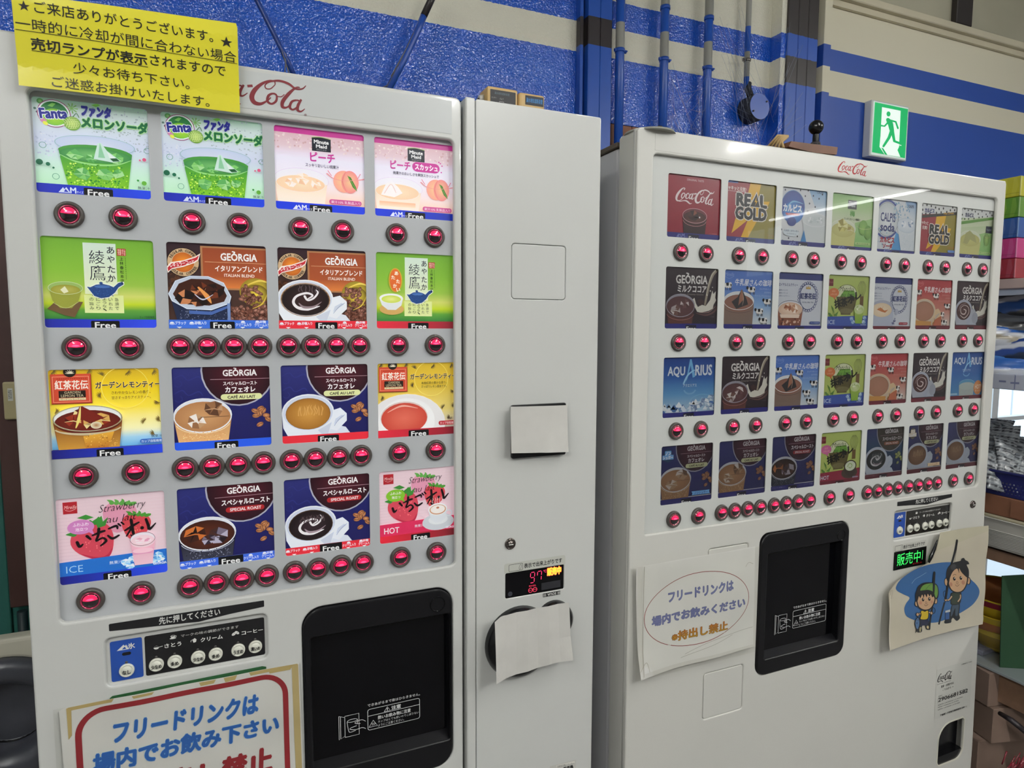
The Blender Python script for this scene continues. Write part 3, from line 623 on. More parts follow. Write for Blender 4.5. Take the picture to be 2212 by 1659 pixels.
    if nonsugar:
        b = (100, 150, 200) if nonsugar == 1 else (200, 190, 165)
        a.ell(13.5, 17, 8.4, 11.5, mix(b, (0, 0, 0), .55)); a.rect(8, 9, 19.5, 17, b); a.rect(3, 16, 24, 23.5, b); a.text('ノン', 9, 10, 18.6, 16, (245, 245, 245), bold=.03, out=(30, 60, 110)); a.text('シュガー', 4, 17.2, 23, 22.6, (245, 245, 245), bold=.03, out=(30, 60, 110))
        a.poly([(60, 82), (96, 82), (95, 85), (97, 88.5), (61, 88.5), (62, 85)], b if nonsugar == 1 else (215, 190, 155)); a.text('ノンシュガー', 66, 83, 92, 87.6, (30, 50, 110) if nonsugar == 1 else (120, 60, 40), bold=.02)
    if dim:
        c = (42, 40, 98) if not hot else (88, 36, 46); free_strip(a, c, c, tag=(40, 60), fw=(41.5, 59), v0=91, cut=1.6, tagc=(30, 28, 38))
        if four:
            for t, x0, x1, y in (('ブラック 砂糖入り', 4, 34, 92.6), ('クリーム入り 砂糖', 64, 97, 92.6)): a.text(t, x0, y, x1, y+3, mix(c, (255, 255, 255), .35))
    elif four:
        c = (225, 45, 60) if hot else (60, 105, 220)
        a.rect(0, 90, 100, 100, c); mods(a, c); a.rect(39.5, 90, 65.5, 101, (12, 12, 16)); a.text('Free', 43, 93, 62, 99.4, (235, 235, 235), bold=.02)
    else: free_strip(a, (225, 45, 60) if hot else (40, 90, 225), tag=(40, 64.5), fw=(43, 61.5))
def strawb(a, hot):
    a.rect(0, 0, 100, 90, (226, 200, 208), (232, 205, 214)); 
    for i in range(36): a.rect(0, 1+i*2, 100, 1.5+i*2, (220, 192, 202), right=(230, 208, 216)) if i % 2 else 0
    a.rect(6, 5, 18.6, 18.6, (172, 35, 45)); a.text('Mireille', 7, 9, 17.8, 13, (235, 190, 190), shear=.2); a.stroke([(8, 14), (12, 15.4), (17, 13.6)], .4, (235, 190, 190))
    def berry(cx, cy, s, rot, c, c2):
        r = math.radians(rot); P = [(0, -.9), (.55, -1), (.95, -.55), (.9, .1), (.45, .8), (0, 1.05), (-.45, .8), (-.9, .1), (-.95, -.55), (-.55, -1)]
        M = lambda p: (cx+s*(p[0]*math.cos(r)-p[1]*math.sin(r)), cy+s*1.08*(p[0]*math.sin(r)+p[1]*math.cos(r)))
        Q = [Vector(M(p)) for p in P]; n = len(Q); S = []
        for i in range(n):
            p0, p1, p2, p3 = Q[i-1], Q[i], Q[(i+1) % n], Q[(i+2) % n]
            for k in range(3): t = k/3; S.append(tuple(.5*((2*p1)+(p2-p0)*t+(2*p0-5*p1+4*p2-p3)*t*t+(3*p1-p0-3*p2+p3)*t**3)))
        a.poly(S, c)
        for i in range(-2, 3):
            q = M((i*.28, -.95)); e = M((i*.42, -1.12-.14*(1-abs(i)/2))); a.stroke([q, ((q[0]+e[0])/2+1, (q[1]+e[1])/2), e], [s*.3, s*.22, s*.04], c2, n=3)
        a.k += 1; return M
    pk = (222, 150, 175)
    berry(56, 28, 16, 10, pk, (95, 165, 75)); M = berry(33, 55, 20, -28, (208, 70, 88), (60, 140, 55))
    dots(a, 26, 24, 46, 42, 66, .4, .7, [(235, 120, 125)], 2, 1.5)
    a.stroke([M((-.8, .2)), M((-.35, .8)), M((.1, .95)), M((.5, .7))], [.4, 3, 3, .5], (185, 45, 75))
    M = berry(71, 41, 14, 12, (208, 70, 80), (75, 150, 55)); dots(a, 12, 64, 38, 80, 50, .4, .6, [(240, 150, 120)], 2, 1.5)
    a.poly([(34, 30), (40, 24), (41, 31), (46, 26), (43, 36), (36, 38)], (60, 140, 55)); a.poly([(18, 24), (26, 21), (33, 25), (26, 27)], (60, 140, 55))
    bc = (205, 130, 190) if not hot else (130, 190, 50)
    a.ell(21, 35, 12, 8.4, bc); a.poly([(27, 41), (33, 46), (31, 39)], bc); a.text('ふわふわ', 14, 30, 28, 33.8, (250, 235, 245), bold=.01); a.text('泡立つ', 16, 35.6, 27, 39.4, (250, 235, 245), bold=.01)
    a.text('Strawberry', 36.5, 10.5, 79, 22, (25, 18, 22), bold=-.012, shear=.3, rot=3); a.text('au lait', 44, 24.5, 71, 32.5, (25, 18, 22), bold=-.012, shear=.3, rot=3)
    K = (20, 14, 16)
    def br(pts, w): a.stroke(pts, w, K, L=a.k+1, n=4)
    br([(17, 52), (19, 57.5), (22, 55)], [3, 3, 1.5]); br([(26, 46), (29, 50)], [3, 2.2])           # い
    br([(31, 46), (38, 43), (42, 42)], [1.8, 2.8, 2.4]); br([(37, 39), (36, 47), (34, 53), (40, 50), (43, 54), (38, 59)], [3, 2.4, 2, 2, 2.8, 1.8])   # ち
    br([(46, 40), (53, 37.5), (54, 41)], [2, 2.8, 1.6]); br([(45, 48), (49, 52), (55, 49)], [2, 3, 2]); br([(55, 35.4), (57, 38)], [2, 1.6]); br([(58, 34), (60, 36.6)], [2, 1.6])   # ご
    br([(61, 44), (68, 39.5), (74, 36)], [2, 3, 2]); br([(67, 32), (68, 44), (69, 53), (66, 50)], [3, 2.8, 2.6, 1.2]); br([(67, 42), (62, 51)], [2.4, 1.4]); a.ell(77, 43, 1.8, 2, K)
    br([(81, 33), (83, 41), (84, 45.5), (90, 39)], [2.6, 3, 3, 1.2])
    a.k += 1
    c = (35, 110, 200) if not hot else (215, 45, 90)
    a.poly([(0, 74), (100, 71), (100, 91), (0, 91)], c)
    a.text('HOT' if hot else 'ICE', 6, 79, 21 if not hot else 25, 87, (245, 235, 240) if hot else (165, 205, 240), bold=.01 if hot else -.005); a.text('無果汁', 45, 78.6, 57, 82.6, (225, 235, 250))
    if hot:
        a.ell(76, 78, 21, 12, (200, 205, 212)); a.ell(76, 75, 13, 7, (220, 224, 228)); a.poly([(63, 60), (66, 74), (72, 79), (80, 79), (86, 73), (88, 60)], (215, 220, 226)); a.ring(90, 67, 5, 5, 1.6, (215, 220, 226)); a.ell(75.5, 60, 12.6, 8.6, (235, 238, 240)); a.ell(75.5, 60.6, 11, 7.2, (200, 150, 120)); a.ell(75.5, 60.2, 9.6, 6, (240, 232, 226)); a.ell(75.5, 58, 2, 1.4, (190, 120, 90)); steam(a, 75, 47, 12, 8, (240, 225, 225), 5)
    else:
        for cx, cy, s in ((60, 82, 5), (66, 79, 5), (64, 87, 5), (91, 78, 5), (94, 82, 5), (89, 84, 5)): shard(a, cx, cy, s, [(150, 205, 240), (205, 230, 248), (95, 165, 220), (235, 245, 252)])
        glass(a, 77, 56, 12, 8.4, 87, 8.6, (232, 175, 195), (240, 195, 210), (242, 205, 215), (246, 222, 228), (110, 90, 100), ly=3, back=(235, 225, 235)); shard(a, 74, 58, 4.5, [(246, 225, 232), (225, 170, 190)]); shard(a, 82, 59, 4, [(246, 225, 232), (220, 160, 185)]); a.grad([(66.5, 68), (87.5, 68), (86.6, 74), (67.4, 74)], lambda u, v: (225, 160, 195)); a.ell(77, 70, 10, 3, (250, 200, 215))
    georgia(a, 86, 86, 99, 88.8, (235, 240, 250), False)
    if hot: free_strip(a, (225, 40, 60), (120, 35, 45), tag=(40, 65), fw=(43.5, 61))
    else: free_strip(a, (28, 28, 125), (45, 80, 235), tag=(39, 65), fw=(43.5, 62))

# second machine
DS = (44, 44, 120); DH = (110, 40, 52)
def dstrip(a, hot=False, m=False, v0=91.4): free_strip(a, DH if hot else DS, DH if hot else DS, tag=(40, 60.5), fw=(42, 59.5), msize=(120, 130, 185) if m else None, v0=v0, cut=1.4, tagc=(34, 34, 56) if not hot else (50, 22, 28))
def N_coke(a):
    a.rect(0, 0, 100, 92, (152, 34, 52), (142, 30, 48)); a.text('ORIGINAL TASTE', 36, 5, 67.5, 8.2, (225, 190, 190), bold=.015)
    script_logo(a, 15.5, 20, 88, 45.5, (238, 222, 222))
    glass(a, 52, 63, 23, 12, 93, 20, (60, 24, 26), (45, 18, 20), (60, 22, 22), (110, 60, 50), (215, 160, 165), ly=4, back=(110, 45, 52)); shard(a, 50, 63, 11, [(80, 40, 36), (45, 20, 20), (140, 80, 60), (60, 28, 26)]); a.ell(61, 65, 1.2, 1.4, (240, 235, 235)); a.ring(52, 70, 22, 10, .8, (190, 130, 130), a0=5, a1=175)
    a.text('カップ自販機用', 80, 89, 95, 90.6, (200, 130, 130)); dstrip(a, m=True)
def rg_logo(a, x0, y0, x1, y1):
    w, h = x1-x0, y1-y0
    for t, u0, v0, u1, v1 in (('RE', 0.03, 0, .46, .47), ('L', .8, 0, 1, .47), ('GOLD', 0, .54, 1, 1)):
        a.text(t, x0+w*u0, y0+h*v0, x0+w*u1, y0+h*v1, (20, 16, 18), bold=.06, out=(232, 226, 215), ow=.06)
    a.poly([(x0+w*.42, y0+h*.49), (x0+w*.66, y0-h*.16), (x0+w*.82, y0+h*.49)], (232, 226, 215)); a.poly([(x0+w*.46, y0+h*.47), (x0+w*.66, y0-h*.08), (x0+w*.78, y0+h*.47)], (20, 16, 18)); a.poly([(x0+w*.66, y0+h*.05), (x0+w*.6, y0+h*.28), (x0+w*.65, y0+h*.27), (x0+w*.61, y0+h*.44), (x0+w*.7, y0+h*.22), (x0+w*.65, y0+h*.23)], (235, 180, 30))
def N_realgold(a):
    a.rect(0, 0, 100, 92, (150, 38, 50)); a.poly([(48, 0), (100, 0), (100, 92), (42, 92)], (140, 128, 36)); Y = (222, 172, 28)
    a.poly([(47, 0), (69, 0), (62, 30), (88, 28), (80, 46), (62, 64), (45, 92), (31, 92), (44, 62), (12, 86), (20, 58), (34, 52)], Y)
    a.rect(0, 0, 22, 3.4, (60, 90, 170)); a.text('シャキッと元気!', -3, 8.4, 38.5, 15.4, (238, 225, 220), bold=.03, rot=-2); a.rect(0, 16.4, 38, 17, (225, 200, 200))
    rg_logo(a, 19, 20, 81, 61); a.text('エネルギー炭酸', 84, 84, 99, 87, (190, 120, 40)); dstrip(a, m=True)
def N_calpis(a):
    a.vgrad(0, 100, [(0, (196, 200, 206)), (60, (212, 214, 216)), (92, (200, 204, 208))]); a.grad([(60, 0), (100, 0), (100, 45), (80, 40)], lambda u, v: (120, 165, 205) if v < 20 else (200, 208, 215))
    for x, y in ((8, 5), (41, 3), (58, 2), (52, 12), (70, 10), (83, 14), (62, 24), (75, 29), (59, 38), (74, 60), (3, 73), (19, 87), (38, 83), (29, 92), (6, 92), (90, 6)): a.ell(x, y, 1.5, 1.7, (30, 30, 50), n=10)
    a.ell(26, 33, 26, 29, (95, 140, 190)); a.ell(26, 33, 25, 28, (38, 62, 140), (60, 100, 175)); a.ell(27, 42, 22, 18, (50, 110, 185), (70, 140, 205)); a.ell(24, 58, 10, 8, (40, 60, 130)); a.stroke([(8, 42), (24, 24), (48, 26)], [.4, 3, .6], (120, 180, 220))
    a.text('カルピス', 5, 29, 45, 41, (235, 238, 242), bold=.05); a.poly([(9, 44), (42, 43), (38, 47), (13, 48)], (170, 40, 60)); a.text('SINCE 1919', 15, 44.6, 36, 46.8, (225, 200, 210)); a.text('CALPIS', 78, 1.5, 92, 5.4, (40, 40, 60))
    a.grad([(45, 92), (52, 70), (60, 78), (58, 92)], lambda u, v: (60, 130, 190)); a.grad([(46, 52), (100, 46), (100, 92), (58, 92)], lambda u, v: (196, 202, 204) if v < 60 else (205, 210, 210))
    a.ell(76, 52, 30, 12, (205, 210, 212), (190, 198, 200)); a.ring(76, 52, 30, 12, .5, (228, 230, 232)); shard(a, 66, 52, 7, [(200, 206, 208), (182, 190, 192), (222, 226, 228)]); shard(a, 86, 52, 8, [(200, 206, 208), (182, 190, 192), (222, 226, 228)])
    a.ell(23, 77, 17, 7, (205, 215, 222)); a.text('乳酸菌と自然の恵み', 8, 72.6, 40, 75.8, (50, 60, 90)); a.text('から生まれました', 14, 78, 35, 80.6, (50, 60, 90)); dstrip(a, m=True)
def N_ume(a, mix_=False):
    a.vgrad(0, 100, [(0, (132, 180, 102)), (20, (158, 192, 128)), (45, (196, 206, 172)), (92, (200, 206, 176))])
    a.grad([(58, 50), (100, 40), (100, 94), (58, 94)], lambda u, v: (150, 190, 120) if v < 60 else (128, 180, 100))
    if not mix_:
        a.rect(39, 10, 60, 26, (30, 36, 42)); a.text('Minute', 41, 12, 58, 16, (200, 205, 205), bold=.03); a.text('Maid', 43, 18, 56, 22, (200, 205, 205), bold=.03); a.text('梅', 45, 29, 56, 39, (85, 150, 60), bold=.04); a.text('スッキリおいしい梅果汁', 31, 42, 70, 46.4, (40, 50, 40), bold=.015)
        cx, cy, rx = 30, 62, 30
    else:
        a.rect(0, 0, 100, 20, (215, 218, 216)); a.poly([(0, 22), (100, 12), (100, 30), (0, 40)], (196, 208, 172))
        for x, y in ((3, 4), (12, 2), (22, 4), (33, 3), (43, 5), (52, 9), (63, 3), (76, 8), (87, 4), (94, 9), (5, 14), (4, 22), (13, 22), (24, 21), (55, 16), (65, 14), (80, 12), (40, 19)): a.ell(x, y, 1.7, 2, (28, 34, 30), n=10)
        a.poly([(0, 28), (100, 12), (100, 17), (0, 34)], (95, 150, 60)); a.text('カルピス', 14, 9, 38, 17, (30, 40, 90), bold=.05); a.rect(78, 32, 96, 46, (30, 36, 60)); a.text('Minute Maid', 80, 37, 94, 41, (160, 170, 180)); cx, cy, rx = 32, 60, 32
    a.ell(cx, cy, rx, 16, (205, 212, 186)); a.ring(cx, cy, rx, 16, .6, (222, 226, 210)); a.grad([(cx-rx, cy+6), (cx+rx, cy+6), (cx+rx*.9, 94), (cx-rx*.9, 94)], lambda u, v: (190, 188, 120) if v < 75 else (200, 196, 120))
    a.ell(cx, cy+3, rx*.9, 13, (182, 178, 105), (196, 192, 120))
    if mix_: a.poly([(12, 70), (18, 50), (30, 44), (46, 54), (52, 68), (32, 62), (24, 72)], (165, 165, 105)); a.ell(82, 60, 8, 13, (110, 150, 70), (150, 185, 95)); a.stroke([(72, 52), (84, 56), (98, 50)], .6, (190, 170, 130))
    else:
        shard(a, 28, 58, 14, [(176, 168, 80), (200, 192, 110), (150, 140, 60), (215, 212, 150)]); shard(a, 48, 64, 9, [(190, 182, 110), (160, 145, 70), (225, 222, 180)])
        a.ell(78, 58, 11, 14, (110, 158, 68), (140, 182, 88)); a.ell(90, 66, 9, 13, (95, 145, 60), (130, 172, 80)); a.stroke([(62, 56), (72, 60), (86, 60), (99, 58)], .7, (196, 196, 140))
    a.poly(rr(60, 85, 97, 89.6, 1), (170, 200, 130)); a.text('果汁10%未満', 63, 86, 92, 88.8, (90, 130, 60)); dstrip(a, m=True, v0=93.5 if not mix_ else 92)
def N_ume2(a): N_ume(a, True)
def N_soda(a):
    a.rect(0, 0, 100, 94, (205, 210, 214)); a.grad([(70, 0), (100, 0), (100, 40), (85, 30)], lambda u, v: (130, 165, 205) if v < 15 else (205, 212, 218)); a.grad([(40, 94), (50, 60), (66, 70), (64, 94)], lambda u, v: (70, 140, 195))
    a.ring(26, 38, 33, 37, 4, (48, 64, 140), a0=-160, a1=-50); a.ring(26, 38, 33, 37, 4, (48, 64, 140), a0=20, a1=110, rot=20); a.ell(26, 38, 27, 30, (190, 196, 200), (228, 232, 234)); a.ring(26, 38, 29, 32, 1.4, (140, 146, 150))
    dots(a, 50, 40, 5, 82, 34, .7, 1.9, [(110, 155, 190), (150, 180, 200)], 3, 1.3); dots(a, 26, 1, 55, 30, 90, .6, 1.7, [(130, 170, 195)], 3, 1.3)
    a.text('CALPIS', 8.5, 26, 46, 42, (40, 48, 110), bold=.02); a.text('soda', 9, 45, 45, 60, (40, 48, 110), bold=.03); a.text('カルピス', 10, 71, 46, 81, (165, 30, 50), bold=.06); a.text('ソーダ', 17, 83, 42, 92, (165, 30, 50), bold=.06)
    a.grad([(52, 48), (98, 42), (100, 94), (64, 94)], lambda u, v: (205, 212, 218)); a.ell(76, 46, 25, 14, (196, 206, 216), (215, 220, 226)); a.ring(76, 46, 25, 14, .5, (165, 180, 200)); shard(a, 68, 44, 8, [(200, 208, 218), (150, 170, 195), (228, 232, 236)]); shard(a, 86, 42, 8, [(200, 208, 218), (130, 150, 180), (228, 232, 236)])
    dots(a, 50, 62, 60, 96, 92, .4, .9, [(185, 198, 210), (225, 230, 234)], 3); a.text('CALPIS', 78, 7, 92, 12, (40, 44, 70), bold=.02); dstrip(a, m=True, v0=94.5)
def N_rg2(a):
    a.rect(0, 0, 100, 94, (150, 38, 50)); a.poly([(44, 16), (100, 16), (100, 94), (38, 94)], (140, 128, 36)); a.poly([(46, 16), (72, 16), (66, 42), (88, 44), (78, 60), (60, 78), (45, 94), (33, 94), (42, 76), (20, 88), (28, 66), (40, 50)], (222, 172, 28))
    a.poly([(0, 0), (100, 0), (100, 12), (0, 22)], (214, 216, 214))
    for x, y in ((4, 4), (16, 3), (28, 4), (40, 6), (50, 8), (62, 6), (72, 12), (82, 8), (94, 7), (5, 13), (4, 21), (14, 20), (25, 19), (43, 16), (56, 14), (88, 2)): a.ell(x, y, 2, 2.3, (26, 26, 32), n=10)
    a.poly([(0, 24), (100, 10), (100, 16), (0, 29)], (34, 32, 28)); a.text('Mix Drink', 64, 12.4, 92, 16.4, (215, 165, 50), bold=.02, rot=6); a.text('カルピス', 11, 9, 37, 17, (40, 45, 110), bold=.06)
    a.text('シャキッと', 0, 34, 22, 41, (238, 225, 220), bold=.03, rot=-3); a.text('元気!', 6, 43, 20, 50, (238, 225, 220), bold=.03); rg_logo(a, 26, 40, 82, 76); a.text('エネルギー炭酸', 78, 80, 99, 84, (190, 110, 40)); a.poly(rr(80, 87, 101, 91.6, 2), (90, 130, 190)); dstrip(a, m=True, v0=92.6)
def cocoa(a, hot):
    a.rect(0, 0, 100, 92, (54, 42, 48), (46, 36, 42)); georgia(a, 21, 13, 80, 26, (215, 212, 208)); a.text('ミルクココア', 24, 29, 78, 40, (225, 222, 218), bold=.03, shear=.05); a.text('Extra Creamy Cocoa', 29, 42.4, 73, 45, (170, 160, 150), shear=.15)
    M = (205, 202, 190)
    a.stroke([(98, 2), (90, 10), (84, 25), (80, 42), (76, 62)], [5, 5.5, 4.6, 4.2, 3.6], (150, 140, 122)); a.stroke([(96, 2), (88, 11), (82.5, 26), (78.5, 44)], [1, 1.6, 1.4, 1], (195, 190, 172))
    a.poly([(52, 52), (56, 49), (59, 58), (63, 64), (70, 60), (78, 62), (86, 52), (90, 36), (92, 42), (97, 37), (96, 48), (98, 52), (93, 60), (92, 66), (84, 70), (70, 73), (62, 72), (57, 64)], M); a.poly([(61, 54), (68, 50), (76, 56), (68, 62)], (70, 48, 48)); a.ell(86, 37, 1.2, 1.4, M); a.ell(90, 31, .8, 1, M); a.ell(80, 44, 1, 1.2, M)
    a.stroke([(60, 74), (80, 77), (96, 70), (99, 62)], [1, 3, 3, 1], (98, 70, 66)); a.stroke([(66, 73), (84, 72), (97, 62)], [.6, 1.4, .6], (150, 120, 112))
    if hot:
        cup(a, 27, 60, 25, 22, (72, 42, 42), (84, 54, 52), (165, 168, 178), inner=.84); a.ell(62, 76, 9, 12, (150, 154, 166))
        a.stroke([(17, 70), (30, 76), (42, 66), (40, 54), (28, 50), (18, 56), (20, 66), (30, 68), (34, 61), (27, 58)], [1, 1.8, 1.6, 1.4, 1, 1.4, 2, 2.4, 2.6, 1.6], (195, 180, 175)); a.stroke([(12, 62), (18, 50), (32, 46)], [.6, 1.2, .5], (170, 150, 148))
    else:
        glass(a, 30, 62, 27, 19, 92, 22, (70, 46, 48), (96, 56, 50), (86, 56, 58), (96, 64, 66), (150, 146, 156), ly=2, back=(140, 138, 148)); shard(a, 22, 70, 11, [(110, 80, 72), (160, 150, 150), (84, 54, 52), (196, 190, 186)]); shard(a, 38, 60, 10, [(110, 78, 76), (78, 50, 52), (190, 180, 178), (90, 60, 60)]); a.ring(30, 74, 26, 12, 1, (150, 100, 92), a0=10, a1=170)
    a.text('カップ自販機用', 86, 79, 95, 80.6, (110, 100, 105)); dstrip(a, hot, v0=91.5)
def N_cocoa_i(a): cocoa(a, False)
def N_cocoa_h(a): cocoa(a, True)
def cow(a, x, y, s):
    a.poly([(x-s, y-s*.5), (x+s*.2, y-s*.7), (x+s*.9, y-s*.8), (x+s*1.2, y-s*.2), (x+s*.9, y+s*.5), (x-s*.2, y+s*.6), (x-s*.9, y+s*.3)], (222, 220, 216)); a.poly([(x-s*.5, y-s*.62), (x+s*.3, y-s*.7), (x+s*.3, y), (x-s*.3, y+s*.1)], (24, 22, 26)); a.poly([(x+s*.6, y-s*.4), (x+s*1.15, y-s*.3), (x+s*.9, y+s*.35)], (24, 22, 26)); a.ell(x-s*1.05, y-s*.45, s*.32, s*.4, (40, 36, 40), n=8)
    for dx in (-.6, -.2, .5, .85): a.rect(x+s*dx, y+s*.4, x+s*(dx+.16), y+s*1.05, (60, 56, 58))
def milkc(a, hot):
    if hot: a.vgrad(0, 100, [(0, (160, 48, 58)), (25, (172, 66, 66)), (60, (186, 120, 105)), (92, (205, 190, 180))])
    else: a.vgrad(0, 100, [(0, (70, 105, 178)), (30, (80, 118, 190)), (60, (130, 165, 205)), (92, (205, 212, 214))])
    a.text('Mireille', 2.5, 5, 20, 11, (130, 150, 205) if not hot else (205, 120, 125), shear=.2); a.stroke([(3, 12), (11, 15), (20, 11)], .6, (130, 150, 205) if not hot else (205, 120, 125))
    a.text('牛乳屋さんの珈琲', 22, 15, 98, 26, (228, 228, 230), bold=.015, shear=.15)
    for t, x, y in (('ひんやりおいしい', 74, 29), ('まろやかな', 84, 35), ('クリーミィアイスコーヒー', 64, 41)): a.text(t, x, y, 98, y+3.4, (180, 195, 225) if not hot else (210, 160, 155))
    for x, y in ((8, 27), (56, 33), (90, 53), (74, 70), (83, 86)): cow(a, x, y, 7.4)
    if hot: a.poly([(-2, 66), (2, 92), (44, 92), (55, 88), (56, 66)], (182, 130, 62)); cup(a, 24, 62, 32, 23, (158, 112, 90), (168, 122, 100), (205, 178, 140), saucer=False); a.poly([(50, 92), (56, 80), (74, 72), (74, 92)], (178, 100, 70)); a.grad([(0, 82), (46, 84), (44, 92), (4, 92)], lambda u, v: (190, 138, 70)); a.stroke([(50, 92), (54, 84), (54, 78)], .9, (60, 40, 35))
    else:
        glass(a, 31, 52, 31, 16, 92, 29, (128, 102, 90), (122, 104, 94), (134, 92, 78), (140, 98, 82), (212, 214, 214), ly=4, back=(205, 208, 210)); a.poly([(16, 54), (28, 46), (36, 32), (46, 48), (50, 58), (38, 62), (26, 66)], (52, 48, 50)); a.poly([(36, 32), (40, 50), (30, 60), (32, 44)], (150, 102, 78)); a.stroke([(36, 33), (40, 48), (38, 60)], [.4, 1.2, .4], (180, 150, 130))
        a.ring(31, 62, 31, 11, .8, (100, 72, 64), a0=5, a1=175)
    dstrip(a, hot, v0=91.8)
def N_milk_i(a): milkc(a, False)
def N_milk_h(a): milkc(a, True)
def royal(a, hot):
    a.rect(0, 0, 100, 94, (192, 196, 206), (198, 202, 210)); a.rect(0, 0, 100, 12.5, (44, 52, 112))
    a.text('ロイヤルミルクティー', 3, 19, 44, 24.5, (44, 52, 100), bold=.02)
    for t, x, y in (('豊潤なミルクの', 22, 30), ('新鮮なバランス', 22, 35), ('上質なミルクティー', 27, 40)): a.text(t, 3, y, x, y+2.8, (70, 76, 110))
    cx, cy = 67.5, 42
    for k in range(26):
        t = 2*math.pi*k/26; x, y = cx+21*math.cos(t), cy+25*math.sin(t); a.ring(x, y, 3.1, 2.4, .8, (44, 58, 120), n=10, rot=math.degrees(t)+50)
    a.ring(cx, cy, 19, 23, .7, (44, 58, 120)); a.poly([(62, 28), (63.6, 23), (65.8, 26), (67.5, 22), (69.4, 26), (71.6, 23), (73, 28)], (200, 165, 90)); a.text('紅茶花伝', 50, 35.5, 85, 46, (40, 52, 112), bold=.03); a.text('ROYAL MILK TEA', 55, 50.6, 80, 53, (70, 76, 110))
    if hot:
        a.ell(62, 66, 5, 6, (175, 180, 196)); a.poly([(0, 60), (0, 94), (54, 94), (54, 62)], (172, 178, 194)); a.ell(24, 60, 29, 16, (165, 170, 186)); a.ell(23, 63, 26, 13.5, (212, 190, 160), (222, 205, 180)); a.poly([(10, 62), (20, 58), (30, 64), (40, 62), (32, 68), (22, 66)], (185, 110, 60)); a.stroke([(14, 58), (22, 64), (26, 56)], .7, (190, 120, 70)); dots(a, 14, 50, 78, 60, 90, .8, 1.6, [(90, 96, 140)], 3)
        a.poly(rr(70, 86, 93, 91, 2.4), (150, 50, 62)); a.text('カップ自販機用', 73, 87, 91, 90, (215, 180, 185))
    else:
        glass(a, 29, 64, 28, 15, 94, 24, (150, 92, 66), (120, 70, 52), (205, 170, 145), (222, 200, 180), (110, 110, 120), ly=2, back=(205, 208, 216)); shard(a, 24, 62, 9, [(200, 150, 120), (225, 205, 188), (150, 90, 66)]); shard(a, 38, 64, 9, [(215, 180, 150), (235, 220, 205), (180, 130, 100)]); a.grad([(6, 74), (50, 74), (48, 80), (8, 80)], lambda u, v: (222, 200, 182)); dots(a, 24, 8, 82, 50, 93, 1, 2.6, [(180, 120, 90), (90, 45, 36), (215, 180, 160)], 4)
        a.poly(rr(73, 86, 97, 91, 2.4), (60, 78, 140)); a.text('カップ自販機用', 76, 87, 94.5, 90, (170, 180, 215))
    dstrip(a, hot, v0=93.6)
def N_royal_i(a): royal(a, False)
def N_royal_h(a): royal(a, True)
